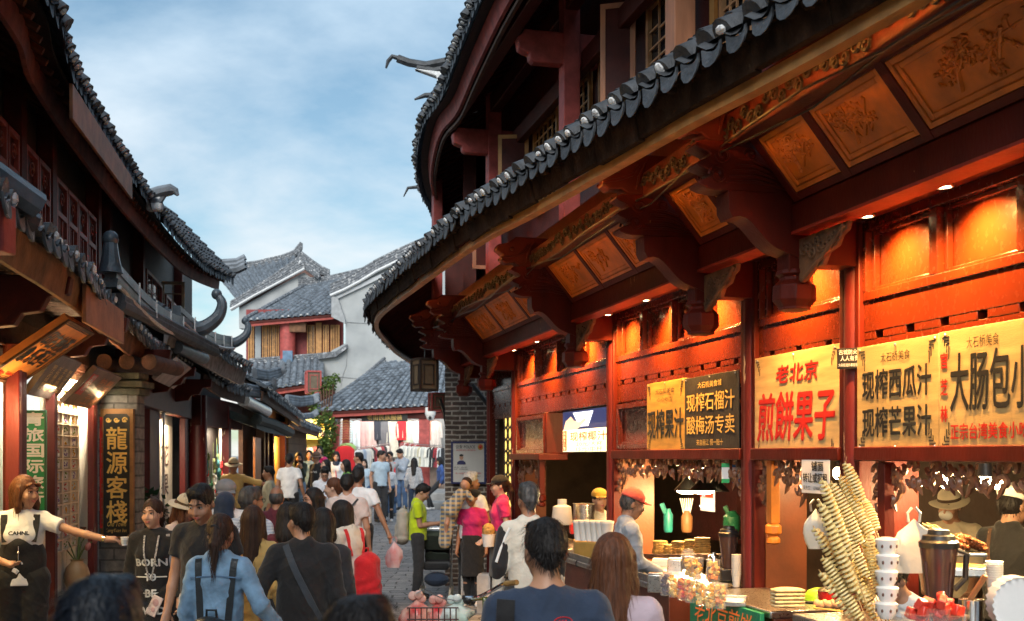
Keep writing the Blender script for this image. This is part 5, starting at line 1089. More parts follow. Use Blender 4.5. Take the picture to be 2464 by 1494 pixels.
# police notice on the brick pier
NAVY = M('navy frame paint', (.012, .018, .10), .4, .1, 6, .05)
t, Mx = board('police_notice', P(1127, 1113, 18.0), X, Z, .56, .68, .03, M('notice white', (.62, .60, .56), .5, .04, 6, 0), 'white police notice board with a navy frame and officer photo on the brick pier', 'notice', frame=NAVY, fw=.03)
text('公安 POLICE', Mx(-.05, .255, .004), X, Z, .31, .06, INKB, t, bold=.02); text('欢迎您来到 请多联系！', Mx(-.04, .20, .004), X, Z, .32, .026, REDP, t)
mb = MB(); mb.ell(Mx(.19, .25, .004), (.045, .006, .05), 12, 8); mb.build('badge', M('badge gold', (.6, .3, .05), .4), t); mb = MB(); mb.ell(Mx(.19, .255, .008), (.026, .006, .03), 10, 8); mb.build('badge_centre', REDP, t)
mb = MB(); mb.ell(Mx(-.115, .085, .004), (.032, .004, .042), 12, 8); mb.build('portrait_face', M('printed skin', (.55, .33, .22), .6), t); mb = MB(); mb.ell(Mx(-.115, .118, .006), (.034, .004, .02), 12, 6); mb.build('portrait_hair', INKB, t)
mb = MB(); mb.prism([Mx(a, b, .003) for a, b in ((-.185, -.03), (-.18, .01), (-.14, .035), (-.09, .035), (-.05, .01), (-.045, -.03))], V((0, -.003, 0))); mb.build('portrait_uniform', NAVY, t)
text('姓名：赵 刚', Mx(-.13, -.075, .004), X, Z, .2, .02, INKB, t); text('电话：13988800305', Mx(-.12, -.105, .004), X, Z, .22, .02, INKB, t); text('五一社区民警 竭诚为您服务！', Mx(0, -.17, .004), X, Z, .42, .026, REDP, t); text('报警 0888-5123417', Mx(.08, -.22, .004), X, Z, .22, .02, INKB, t)
# ---------------- signboards of the right-hand stalls ----------------
RX = RA*-1
def wboard(name, px0, px1, z0, z1, mat, label, o=.035, cat='signboard', th=.02):
    d0, d1 = 10179/(px0-570), 10179/(px1-570); w = (d0-d1)/.971
    c = R((d0+d1)/2, o, (z0+z1)/2); t, Mx = board(name, c, RX, Z, w, z1-z0, th, mat, label, cat)
    mb = MB(); 
    for a in (-.46, 0, .46):
        for b in (-.47, .47): mb.ell(Mx(w*a, (z1-z0)*b, .002), .008, 8, 5)
    mb.build('nail', STEEL, t); return t, Mx, w, z1-z0
def corners(t, Mx, w, h, mat, s=.07):
    mb = MB()
    for sx_ in (-1, 1):
        for sy in (-1, 1):
            for k, (l1, l2) in enumerate(((1, .14), (.7, .45), (.4, .75), (.14, 1))):
                x, y = sx_*(w/2-.03-.018*k), sy*(h/2-.03-.018*(3-k)*0-.018*k)
                mb.mbox(Mx, min(x, x-sx_*s*l1*.8), max(x, x-sx_*s*l1*.8), y-.003, y+.003, .0005, .0022); mb.mbox(Mx, x-.003, x+.003, min(y, y-sy*s*l2*.9), max(y, y-sy*s*l2*.9), .0005, .0026)
    mb.build('corner_fret', mat, t)
BRASS = M('brushed brass board', (.56, .40, .17), .36, .22, 2.2, .14, 40, metal=.2, stretch=(1, 1, 8))
BRASS2 = M('golden wood board', (.60, .34, .07), .38, .25, 4, .1, 40, stretch=(1, 1, 5), metal=.15)
PINE = M('pale pine board', (.64, .43, .18), .45, .22, 3, .08, 30, stretch=(1, 1, 7), coat=.15)
CHALK = M('dark slate board', (.035, .030, .024), .5, .4, 5, .1)
t, Mx, w, h = wboard('juice_signboard', 2076, 2274, 1.93, 2.545, BRASS, 'wide brass board with black lettering for watermelon and mango juice', .04)
text('大石桥美食', Mx(0, .225, .0022), RX, Z, w*.36, .055, INKB, t); text('现榨西瓜汁', Mx(-.0, .075, .0022), RX, Z, w*.84, .17, INKB, t, bold=.022, thick=.001); text('现榨芒果汁', Mx(0, -.145, .0022), RX, Z, w*.84, .17, INKB, t, bold=.022, thick=.001); corners(t, Mx, w, h, INKB)
t, Mx, w, h = wboard('sausage_signboard', 2276, 2750, 1.925, 2.55, BRASS, 'brass board with large black sausage lettering and small red characters at the right edge', .042)
text('官', Mx(-w/2+.045, .16, .0022), RX, Z, .06, .085, REDP, t, bold=.015); text('芝', Mx(-w/2+.045, .02, .0022), RX, Z, .06, .085, REDP, t, bold=.015); text('林', Mx(-w/2+.045, -.12, .0022), RX, Z, .06, .085, REDP, t, bold=.015)
text('大石桥美食', Mx(-w/2+.36, .235, .0022), RX, Z, .25, .06, INKB, t); text('大肠包小肠', Mx(-w/2+.49, .04, .0022), RX, Z, .78, .30, INKB, t, bold=.02, thick=.001); text('正宗台湾美食小吃', Mx(-w/2+.40, -.215, .0022), RX, Z, .60, .08, REDP, t, bold=.015); corners(t, Mx, w, h, INKB)
t, Mx, w, h = wboard('pancake_signboard', 1826, 2030, 1.875, 2.595, PINE, 'pale pine board with red brushed characters for old Beijing pancakes', .035)
text('老北京', Mx(.04, .22, .0022), RX, Z, w*.50, .125, REDP, t, bold=.02, shear=.12); text('煎餅果子', Mx(.0, -.07, .0022), RX, Z, w*.92, .33, REDP, t, bold=.03, shear=.15, thick=.001); corners(t, Mx, w, h, BROWN, .05)
t, Mx, w, h = wboard('gold_juice_board', 1566, 1658, 1.925, 2.545, BRASS2, 'narrow golden board with black fresh juice characters left of the slate board', .04)
text('大石桥美食', Mx(0, .225, .0022), RX, Z, w*.5, .045, INKB, t); text('心心石专', Mx(0, .155, .0022), RX, Z, w*.42, .035, INKB, t); text('现榨果汁', Mx(0, -.06, .0022), RX, Z, w*.94, .25, INKB, t, bold=.03, thick=.001); corners(t, Mx, w, h, INKB)
t, Mx, w, h = wboard('slate_juice_board', 1659, 1788, 1.92, 2.535, CHALK, 'dark slate board with golden carved characters for pomegranate juice', .045)
text('大石桥美食城', Mx(0, .235, .0022), RX, Z, w*.45, .05, GOLDP, t); text('现榨石榴汁', Mx(0, .10, .0022), RX, Z, w*.9, .145, GOLDP, t, bold=.01, thick=.001); text('酸梅汤专卖', Mx(0, -.085, .0022), RX, Z, w*.9, .145, GOLDP, t, bold=.01, thick=.001); text('来自丽江 假一赔十', Mx(0, -.225, .0022), RX, Z, w*.5, .05, GOLDP, t)
t, Mx = board('fire_notice', R(6.80, .075, 2.485), V((.86, -.5, 0)), Z, .135, .125, .004, BLKP, 'small black fire safety plate strapped round the column', 'notice')
text('古城防火', Mx(0, .038, .003), V((.86, -.5, 0)), Z, .11, .03, WHT, t); text('人人有责', Mx(.01, .0, .003), V((.86, -.5, 0)), Z, .11, .032, WHT, t); text('大研街道办事处宣', Mx(0, -.04, .003), V((.86, -.5, 0)), Z, .115, .02, WHT, t)
# lit menu screen over the coconut stall
d0, d1 = 13.15, 11.45; c = R(12.3, -.05, 2.17)
t, Mx = board('menu_screen', c, RX, Z, 1.75, .48, .05, BLACK, 'lit menu screen showing a hand with a cup above coconut juice prices', 'screen')
SCW = EM('screen pale yellow', (.95, .86, .55), 1.0)
mb = MB(); mb.mbox(Mx, -.86, .86, -.23, .02, .001, .004); mb.build('price_panel', SCW, t)
mb = MB(); mb.mbox(Mx, -.86, .86, .02, .23, .001, .004); mb.build('picture_panel', EM('screen dark blue', (.02, .03, .10), .8), t)
SKE = EM('screen skin', (.85, .55, .32), .9); WHE = EM('screen white', (.95, .95, .95), 1.1); RDE = EM('screen red', (.7, .08, .01), .9)
mb = MB(); mb.prism([Mx(a, b, .006) for a, b in ((-.45, .21), (.3, .21), (.12, .05), (-.2, .05))], V(RN*.002)); mb.build('cup_picture', WHE, t)
mb = MB(); mb.prism([Mx(a, b, .009) for a, b in ((-.8, .02), (-.72, .12), (-.52, .17), (-.40, .12), (-.2, .10), (0.02, .14), (.05, .11), (-.12, .06), (-.3, .02))], V(RN*.002)); mb.build('hand_picture', SKE, t)
mb = MB(); mb.mbox(Mx, -.84, -.70, -.22, .01, .005, .008); mb.build('red_tab', RDE, t)
for i, ch in enumerate('云南十八怪'): text(ch, Mx(-.77, -.01-.043*i-.01, .010), RX, Z, .08, .034, SCW, t)
text('现榨椰汁', Mx(.1, -.06, .008), RX, Z, 1.3, .10, RDE, t, bold=.02); text('20元/大杯', Mx(.16, -.145, .008), RX, Z, .95, .05, INKB, t); text('15元/中杯', Mx(.16, -.20, .008), RX, Z, .95, .05, INKB, t)
# ---------------- counters ----------------
def counter(name, d0, d1, z, o1, lab, front, o0=-.05):
    t = thing(name, R((d0+d1)/2, (o0+o1)/2, 0), lab, 'counter')
    mb = MB(); mb.mbox(R, d0, d1, o0, o1-.03, -.4, z-.05); mb.build('counter_front', front, t, bevel=.006)
    mb = MB(); mb.mbox(R, d0-.01, d1+.01, o0, o1, z-.05, z-.004); mb.build('counter_top', STEEL, t, bevel=.008); return t
TRED = M('dark counter panel', (.10, .025, .012), .4, .3, 4, .1)
counter('stall_counter', 8.36, 11.0, .93, .62, 'steel topped counter of the fruit juice stall', TRED)
counter('stall_counter', 6.98, 8.08, .95, .5, 'steel topped counter of the pancake stall with a green front panel', TRED)
counter('stall_counter', 3.6, 6.6, .99, .55, 'steel topped counter of the sausage stall at the right edge', TRED)
counter('stall_counter', 11.5, 13.4, .95, .45, 'yellow fronted counter of the coconut stall behind the crowd', M('golden cabinet', (.55, .32, .07), .4, .2, 5))
t, Mx = board('green_front_sign', R(7.55, .545, .78), RX, Z, 1.1, .30, .03, M('jade green panel', (.02, .25, .12), .35, .08, 8), 'jade green panel with orange brushed characters on the pancake counter', 'sign'); text('老北京煎饼', Mx(0, .04, .004), RX, Z, .9, .17, EM('neon orange paint', (.75, .16, .03), .2), t, shear=.2)  # the orange lettering has a faint glow built into its colour
mb = MB(); mb.tube([Mx(-.45, -.1, .006), Mx(-.2, -.07, .006), Mx(.1, -.1, .006), Mx(.4, -.06, .006)], .008, 5); mb.build('brush_stroke', REDP, t)
def GP(x, y, z): return PZ(x, y, z)
def on(x, y, s, z=None):
    """point seen at picture (x, y) with local scale s picture units per metre"""
    return P(x, y, F/s)
# fruit cups
def fruitcup(name, lab, cols, h=.15, r0=.034, r1=.046, dome=False):
    g = thing(name, (0, 0, 0), lab, 'drink cup'); mb = MB(); mb.lathe([(r0, 0), (r1, h), (r1*1.06, h+.004), (r1*1.06, h+.01)], (0, 0, 0), 18); mb.build('cup', CUPP, g)
    rn = random.Random(hash(name) % 99 if False else len(lab)); 
    for ci, c in enumerate(cols):
        mb = MB()
        for k in range(16):
            z = .014+rn.random()*(h*.97-.02); rr = (r0+(r1-r0)*z/h)*.62*math.sqrt(rn.random()); a = rn.uniform(0, 6.28)
            mb.box((rr*math.cos(a), rr*math.sin(a), z), (.026, .022, .024), Euler((rn.random()*3, rn.random()*3, rn.random()*3)).to_matrix())
        mb.build('fruit_chunk', M('fruit %d%d%d' % tuple(int(x*99) for x in c), c, .35, .2, 20, .1, sss=.0), g, bevel=.003)
    if dome:
        mb = MB(); mb.lathe([(r1*1.05, h+.01), (r1*.95, h+.035), (r1*.6, h+.055), (r1*.2, h+.06)], (0, 0, 0), 16); mb.build('dome_lid', CUPP, g)
    return g
MANGO, MELON, PALE, RUBY, GRAPE = (.72, .36, .02), (.68, .22, .04), (.70, .52, .16), (.5, .03, .02), (.05, .02, .05)
kinds = [fruitcup('fruit_cup', 'clear cup of mango and pale melon cubes', [MANGO, PALE]), fruitcup('fruit_cup', 'clear cup of pale cubes', [PALE, MELON]), fruitcup('fruit_cup', 'clear cup of ruby red cubes', [RUBY, MELON]), fruitcup('fruit_cup', 'clear cup of black grapes', [GRAPE, GRAPE]), fruitcup('fruit_cup', 'domed cup of mango cubes', [MANGO, PALE], dome=True)]
def place(proto, loc, lab, grp=None, rz=0, sc=None, first=[set()]):
    if proto.name not in first[0]: first[0].add(proto.name); o = proto
    else: o = dup(proto, (0, 0, 0))
    o.location = loc; o.rotation_euler = (0, 0, rz); o['label'] = lab
    if sc: o.scale = (sc,)*3
    if grp: o['group'] = grp
    return o
zc = .927
row = [(1600, 1426, 3, 'black grape cup at the left end of the front row of fruit cups'), (1620, 1430, 0, 'yellow melon cup beside the black grape cup'), (1641, 1437, 2, 'ruby red fruit cup in the front row'), (1660, 1443, 1, 'pale peach fruit cup right of the ruby one'), (1686, 1450, 4, 'tallest front fruit cup with a dark berry dome lid'), (1708, 1456, 0, 'mango cup right of the domed front cup'), (1733, 1458, 1, 'orange melon cup at the right end of the front row')]
for i, (x, y, k, lab) in enumerate(row):
    p = GP(x, y+6, zc); place(kinds[k], p, lab, 'fruit cups in the front row', i*1.3, 1.0)
for i, (x, y, k, lab) in enumerate(((1655, 1398, 4, 'big domed mango cup standing behind the front row, left one'), (1676, 1402, 0, 'big mango cup standing behind the front row, next to the steel kettle'), (1716, 1408, 1, 'big pale fruit cup standing alone before the blender jug'))): place(kinds[k], GP(x, y, zc+.015), lab, 'fruit cups behind the front row', i, 1.18)
# blender jugs
def blender(loc, lab, sc=1.):
    loc = V(loc); t = thing('blender_jug', loc, lab, 'blender'); s = sc
    mb = MB(); mb.lathe([(.055*s, .0), (.058*s, .02*s), (.075*s, .2*s), (.082*s, .25*s), (.082*s, .26*s)], loc, 16); 
    for k in range(4): a = PI/2*k+.4; mb.tube([loc+V((.058*s*math.cos(a), .058*s*math.sin(a), .03*s)), loc+V((.078*s*math.cos(a), .078*s*math.sin(a), .2*s))], .006*s, 5)
    mb.build('jug', M('smoky brown plastic', (.07, .035, .028), .25, .15, 8, 0, spec=.6), t)
    mb = MB(); mb.lathe([(.086*s, .26*s), (.088*s, .285*s), (.075*s, .295*s), (.07*s, .315*s), (.05*s, .32*s), (.045*s, .34*s), (.03*s, .342*s)], loc, 16); mb.build('lid', BLACK, t)
    mb = MB(); mb.tube([loc+V((.08*s, .0, .25*s)), loc+V((.125*s, 0, .23*s)), loc+V((.12*s, 0, .12*s)), loc+V((.07*s, 0, .07*s))], .014*s, 7); mb.build('handle', BLACK, t)
    mb = MB(); mb.box(loc+V((0, 0, -.05*s)), (.15*s, .15*s, .1*s)); mb.build('motor_base', BLACK, t, bevel=.01)
blender(GP(1753, 1398, .93)+UP*.1, 'smoky blender jug on the fruit juice counter', .95); blender(P(2258, 1455, 5.35), 'large smoky blender jug in front of the bending cook', 1.05)
# steel kettle
k = GP(1717, 1392, .93); t = thing('steel_kettle', k, 'shiny steel kettle behind the tall fruit cups', 'kettle'); mb = MB(); mb.lathe([(.065, 0), (.066, .02), (.052, .16), (.045, .18), (.02, .19), (.012, .205)], k, 20); mb.build('body', CHROME, t); mb = MB(); mb.tube([k+V((.045, 0, .17)), k+V((.1, 0, .16)), k+V((.09, 0, .06))], .01, 6); mb.build('handle', BLACK, t)
def cupstack(loc, lab, n=12, r=.035, mat=CUPP, step=.011, name='cup_stack'):
    t = thing(name, loc, lab, 'cups'); mb = MB(); loc = V(loc)
    for k in range(n): mb.lathe([(r*.75, k*step), (r, .09+k*step), (r*1.08, .092+k*step), (r*1.08, .096+k*step)], loc, 14)
    mb.build('stacked_cups', mat, t); return t
CLOUD = M('milky plastic cup', (.8, .78, .72), .3, .05, 10, 0, alpha=.7)
cupstack(GP(1771, 1412, .93), 'tall stack of milky plastic cups beside the blender jug', 14, .034, CLOUD); cupstack(P(2392, 1440, 5.2), 'stack of clear plastic cups at the right edge of the sausage counter', 8, .036, CLOUD)
# flatbread stacks
BREAD = M('toasted flatbread', (.46, .25, .06), .75, .4, 30, .6, 60)
def breads(x, y, d, n, lab, r=.075):
    c = P(x, y, d); t = thing('flatbread_stack', c, lab, 'bread'); rn = random.Random(x)
    for k in range(n):
        mb = MB(); mb.lathe([(r*.85, 0), (r, .005), (r*.98, .012), (r*.7, .016)], c+V((rn.uniform(-.006, .006), rn.uniform(-.006, .006), .0155*k)), 18); mb.build('flatbread', BREAD, t)
breads(1587, 1331, 10.9, 8, 'stack of round flatbreads at the left end of the bread shelf'); breads(1614, 1333, 10.7, 6, 'lowest stack of flatbreads on the bread shelf'); breads(1634, 1333, 10.5, 8, 'middle stack of flatbreads on the bread shelf'); breads(1665, 1330, 10.3, 8, 'partly hidden stack of flatbreads behind the fruit cups'); breads(1689, 1330, 10.1, 9, 'right hand tallest stack of flatbreads beside the kettle')
t = thing('bread_shelf', P(1640, 1345, 10.5), 'shelf with a woven edge carrying flatbread stacks', 'shelf'); mb = MB(); a, b = P(1568, 1331, 11.05), P(1712, 1333, 9.9); n_v = V((.9, .35, 0)); mb.hexa([a-n_v*.12-UP*.05, b-n_v*.12-UP*.05, b+n_v*.2-UP*.05, a+n_v*.2-UP*.05, a-n_v*.12-UP*.003, b-n_v*.12-UP*.003, b+n_v*.2-UP*.003, a+n_v*.2-UP*.003]); mb.build('shelf_board', EAVEW, t, bevel=.006); mb = MB(); 
for q in (a, b): mb.tube([q-UP*.05, V((q.x, q.y, .93))], .015, 6)
mb.build('leg', STEEL, t)
def boxthing(name, c, dims, mat, lab, cat, rz=-.25, extra=None):
    c = V(c); t = thing(name, c, lab, cat, rz=0); Rz = Matrix.Rotation(rz, 3, 'Z'); mb = MB(); mb.box(c+UP*dims[2]/2, dims, Rz); mb.build('body', mat, t, bevel=.006)
    mb = MB(); mb.box(c+UP*(dims[2]+.006), (dims[0]*.96, dims[1]*.96, .012), Rz); mb.build('lid', extra or mat, t, bevel=.004); return t, Rz
boxthing('steel_canister', GP(1576, 1424, .93), (.1, .1, .125), STEEL, 'square steel canister at the left end of the fruit counter', 'canister'); boxthing('steel_canister', P(1624, 1374, 9.5), (.12, .12, .1), STEEL, 'steel lidded canister below the bread shelf', 'canister')
t, Rz = boxthing('carton', P(1590, 1374, 9.9), (.15, .1, .1), PAPER, 'white carton with a blue band below the bread shelf', 'box'); mb = MB(); c = P(1590, 1374, 9.9); mb.box(c+UP*.03, (.153, .103, .03), Matrix.Rotation(-.25, 3, 'Z')); mb.build('blue_band', M('printed blue', (.02, .2, .55), .5), t)
t = thing('serving_tray', GP(1757, 1455, .93), 'shallow steel tray lined with white paper beside the column', 'tray'); c = GP(1757, 1452, .93); Rz = Matrix.Rotation(1.33, 3, 'Z'); mb = MB(); mb.box(c+UP*.008, (.34, .2, .012), Rz)
for a, b, dx, dy in ((0, .1, .34, .01), (0, -.1, .34, .01), (.17, 0, .01, .2), (-.17, 0, .01, .2)): mb.box(c+Rz@V((a, b, .02)), (dx, dy, .03), Rz)
mb.build('tray', STEEL, t, bevel=.003); mb = MB(); mb.box(c+UP*.017, (.31, .17, .004), Rz); mb.build('paper_liner', PAPER, t)
# steel display rim along the counter edge
t = thing('counter_guard', R(9.5, .6, .93), 'long brushed steel rim along the front of the fruit counter', 'trim'); mb = MB(); mb.mbox(R, 8.4, 10.9, .60, .615, .928, .985); mb.build('rim', STEEL, t, bevel=.003)
# pendant lamps
def pendant(c, lab, on_=True):
    c = V(c); t = thing('pendant_lamp', c, lab, 'lamp'); mb = MB(); mb.lathe([(.13, 0), (.125, .012), (.05, .09), (.03, .12), (.012, .13)], c, 20); mb.build('lamp_shade', BLACK, t); mb = MB(); mb.tube([c+UP*.12, V((c.x, c.y, 2.62))], .006, 5); mb.build('cord', BLACK, t)
    if on_:
        mb = MB(); mb.lathe([(.1, .0), (.1, -.012), (.06, -.03)], c, 16); mb.build('bulb', EM('pendant bulb', (1, .8, .45), 28), t); lamp('pendant_bulb', 'POINT', c-UP*.09, 34, (1, .68, .3), t, .06)
pendant(P(1653, 1180, 10.9), 'lit conical pendant lamp, left one over the juice stall'); pendant(P(1692, 1180, 10.4), 'lit conical pendant lamp, right one over the juice stall'); pendant(P(1722, 1182, 10.6), 'unlit dark pendant lamp right of the lit pair', False)
def bulb(c, lab, e=14, em=40):
    c = V(c); t = thing('bare_bulb', c, lab, 'lamp'); mb = MB(); mb.ell(c, (.035, .035, .045), 12, 8); mb.build('bulb', EM('bare bulb', (1, .82, .5), em), t); mb = MB(); mb.lathe([(.018, 0), (.018, .04), (.01, .05)], c+UP*.04, 8); mb.tube([c+UP*.08, V((c.x, c.y, 2.62))], .005, 5); mb.build('socket', BLACK, t); lamp('bulb_light', 'POINT', c-UP*.08, e, (1, .66, .28), t, .05)
for x, y, lab in ((2276, 1158, 'bare bulb behind the carved fretwork, leftmost in the sausage stall'), (2374, 1157, 'bare bulb behind the carved fretwork, middle of the sausage stall'), (2399, 1158, 'bare bulb behind the carved fretwork, nearest the right edge'), (2015, 1138, 'small bare bulb behind the transfer notice')): bulb(P(x, y, 6.5 if x > 2100 else 7.9), lab, 15 if x > 2100 else 8)
t = thing('work_light', P(1420, 1120, 12.8), 'hidden warm tube lighting the coconut stall worker', 'lamp'); mb = MB(); mb.tube([R(11.9, -.6, 2.55), R(12.9, -.6, 2.55)], .02, 8); mb.build('tube', EM('warm tube', (1, .75, .35), 6), t); lamp('tube_glow', 'AREA', R(12.4, -.6, 2.5), 26, (1, .62, .25), t, (.9, .1), R(12.4, .1, 1))
# counter spotlights of the stalls hang just behind the header
for i, (d, o, e) in enumerate(((9.4, -.12, 30), (7.5, -.12, 34), (5.5, .12, 75), (4.8, -.12, 45))):
    c = R(d, o, 1.80); t = thing('counter_spotlight', c, ['warm counter spotlight behind the header of the fruit juice stall', 'warm counter spotlight behind the pancake header', 'warm counter spotlight over the potato skewers', 'warm counter spotlight at the right edge of the sausage stall'][i], 'lamp')
    mb = MB(); mb.lathe([(.03, .06), (.035, .0), (.03, -.005)], c, 12); mb.build('housing', BLACK, t); mb = MB(); mb.lathe([(.026, -.001), (.026, -.008)], c, 12); mb.build('lens', EM('spot lens', (1, .8, .5), 20), t)
    lamp('spot', 'SPOT', c-UP*.015, e, (1, .68, .30), t, .03, R(d, .45 if d > 6 else .75, .95), 120)
# dim clutter at the back of the juice stall
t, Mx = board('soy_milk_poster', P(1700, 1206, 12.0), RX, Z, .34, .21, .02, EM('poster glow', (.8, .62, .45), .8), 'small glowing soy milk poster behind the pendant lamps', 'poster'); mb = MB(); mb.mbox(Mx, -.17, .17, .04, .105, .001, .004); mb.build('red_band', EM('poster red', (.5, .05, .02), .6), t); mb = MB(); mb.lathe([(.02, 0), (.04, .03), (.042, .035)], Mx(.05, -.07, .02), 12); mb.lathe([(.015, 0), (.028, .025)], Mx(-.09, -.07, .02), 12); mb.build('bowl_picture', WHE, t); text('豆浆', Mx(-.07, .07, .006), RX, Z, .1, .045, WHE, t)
sh = thing('back_shelf', R(10.2, -1.6, 1.2), 'dim back shelf with jars in the fruit juice stall', 'shelf'); mb = MB(); mb.mbox(R, 8.6, 11, -1.9, -1.35, 1.12, 1.16); mb.build('shelf_board', EAVEW, sh)
for x, mat, r, hh, lab in ((1607, M('teal plastic', (.03, .28, .26), .4), .05, .22, 'teal water pump bottle on the dim back shelf'), (1652, M('wood tumbler', (.3, .13, .05), .5), .06, .2, 'brown tumbler of white straws on the dim back shelf'), (1760, M('dark green jar', (.01, .08, .04), .3), .09, .2, 'dark green jar on the dim back shelf')):
    c = P(x, 1280, 11.6); t = thing('shelf_jar', c, lab, 'jar'); mb = MB(); mb.lathe([(r*.8, 0), (r, .03), (r, hh*.8), (r*.6, hh), (r*.5, hh*1.1)], c, 14); mb.build('body', mat, t); mb = MB()
    for k in range(7 if x == 1652 else 1): mb.tube([c+V((.01*k-.03, 0, hh*.9)), c+V((.022*k-.07, 0, hh*(1.75 if x == 1652 else 1.35)))], .006 if x == 1652 else .03, 5)
    mb.build('straw' if x == 1652 else 'cap', WHITEP if x == 1652 else mat, t)
for x, m_, lab in ((1745, M('tag green', (.02, .4, .12), .5), 'green and white payment tag hanging under the juice header'), (1771, M('tag blue', (.02, .22, .6), .5), 'blue and white payment tag hanging under the juice header')):
    c = P(x, 1138, 8.6); t, Mx = board('payment_tag', c, V((.97, -.24, 0)), Z, .06, .15, .004, PAPER, lab, 'tag'); mb = MB(); mb.mbox(Mx, -.03, .03, -.075, -.045, .0005, .003); mb.mbox(Mx, -.03, .03, .045, .075, .0005, .003); mb.build('colour_band', m_, t)
t, Mx = board('transfer_notice', P(1961, 1146, 7.2), RX, Z, .36, .22, .003, PAPER, 'white paper notice hanging under the pine pancake board', 'notice'); text('铺面', Mx(.03, .065, .003), RX, Z, .15, .06, INKB, t, bold=.02); text('转让或招租', Mx(0, -.01, .003), RX, Z, .31, .06, INKB, t, bold=.015); text('吴先生：15988621917', Mx(0, -.075, .003), RX, Z, .30, .028, INKB, t)
# pancake counter goods
PANC = M('folded crepe', (.68, .52, .27), .6, .3, 25, .3)
t = thing('pancake_stack', P(1893, 1461, 6.85), 'pile of folded pale pancakes in paper on the pancake counter', 'food'); rn = random.Random(3)
for k in range(5):
    mb = MB(); c = P(1893, 1455-9*k, 6.85); Rz = Matrix.Rotation(.1+rn.uniform(-.1, .1), 3, 'Z'); mb.ell(c, (.105, .07, .017), 16, 6, Rz); mb.box(c+Rz@V((.0, -.01, .0)), (.19, .10, .016), Rz); mb.build('pancake', PANC, t, bevel=.006)
t = thing('egg_tray', P(1990, 1456, 6.7), 'wire tray of brown eggs on the pancake counter', 'tray'); mb = MB(); mb.tube([P(1958, 1462, 6.6), P(2025, 1470, 6.35), P(2035, 1455, 6.8), P(1962, 1448, 7.0), P(1958, 1462, 6.6)], .006, 5); mb.build('wire', GOLDP, t)
for k in range(7):
    mb = MB(); mb.ell(P(1965+9.5*k, 1452+(k % 2)*3, 6.75), (.022, .022, .027), 12, 8); mb.build('egg', M('egg shell', (.62, .36, .18), .5, .1), t)
t = thing('red_pot', P(1990, 1440, 7.1), 'red lidded pot behind the egg tray', 'pot'); c = P(1995, 1442, 7.1); mb = MB(); mb.lathe([(.07, 0), (.075, .05), (.075, .055)], c, 16); mb.build('pot', M('red enamel', (.5, .02, .015), .25), t); mb = MB(); mb.lathe([(.078, .055), (.06, .07), (.02, .085), (.02, .1)], c, 16); mb.build('lid', BLACK, t)
t = thing('plastic_basin', P(1970, 1440, 7.3), 'lime green domed basin propped behind the eggs', 'basin'); mb = MB(); c = P(1970, 1442, 7.3); mb.lathe([(.095, 0), (.092, .03), (.07, .06), (.03, .075)], c, 18); mb.lathe([(.105, -.006), (.105, .002)], c, 18); mb.build('dome', M('lime plastic', (.30, .55, .02), .35), t)
mb = MB(); mb.lathe([(.03, 0), (.032, .012)], P(1948, 1452, 6.9), 12); t = tag(mb.build('sauce_jar', BLACK, None, loc=P(1948, 1452, 6.9)), 'small black sauce jar between the pancakes and eggs', 'jar')
def bag(name, c, r, h, mat, lab, seed=1, squash=.5, knot=False):
    c = V(c); rn = random.Random(seed); mb = MB(); rows = []
    for j in range(9):
        t_ = j/8; rr = r*(math.sin(PI*min(1, .18+t_*.82))**.6)*(1 if t_ < .7 else 1-.75*(t_-.7)/.3); rows.append([c+V((rr*math.cos(a)*(1+.2*math.sin(3*a+seed+5*t_)+.1*math.sin(8*a+9*t_)+.05*math.sin(13*a-14*t_)), rr*squash*math.sin(a)*(1+.1*math.sin(5*a+seed)), h*t_)) for a in [2*PI*k/26 for k in range(26)]])
    mb.add([p for q in rows for p in q], [(i*26+k, i*26+(k+1) % 26, (i+1)*26+(k+1) % 26, (i+1)*26+k) for i in range(8) for k in range(26)]+[tuple(range(26))[::-1]])
    t = thing(name, c, lab, 'bag'); mb.build('bag', mat, t); mb = MB(); top = c+UP*h
    if knot:
        for q in range(4): mb.ell(top+V((.03*math.cos(q*1.7), .02*math.sin(q*1.7), .01*q)), (.032, .018, .03), 8, 5, Matrix.Rotation(q*.9, 3, 'Y'))
    else:
      for s_ in (-1, 1): mb.tube([top+V((s_*.03, 0, -.02)), top+V((s_*.035, 0, .03)), top+V((s_*.01, 0, .06))], .008, 5)
    mb.build('handle', mat, t); return t
FILM = M('white plastic film', (.75, .70, .60), .35, .08, 8, .35, 12, alpha=.88)
bag('plastic_bag', P(1962, 1320, 7.5), .075, .27, FILM, 'white plastic bag hanging inside the pancake stall', 2); bag('plastic_bag', P(2198, 1378, 6.2), .13, .30, FILM, 'large white plastic bag hanging at the edge of the sausage stall', 5, .35)
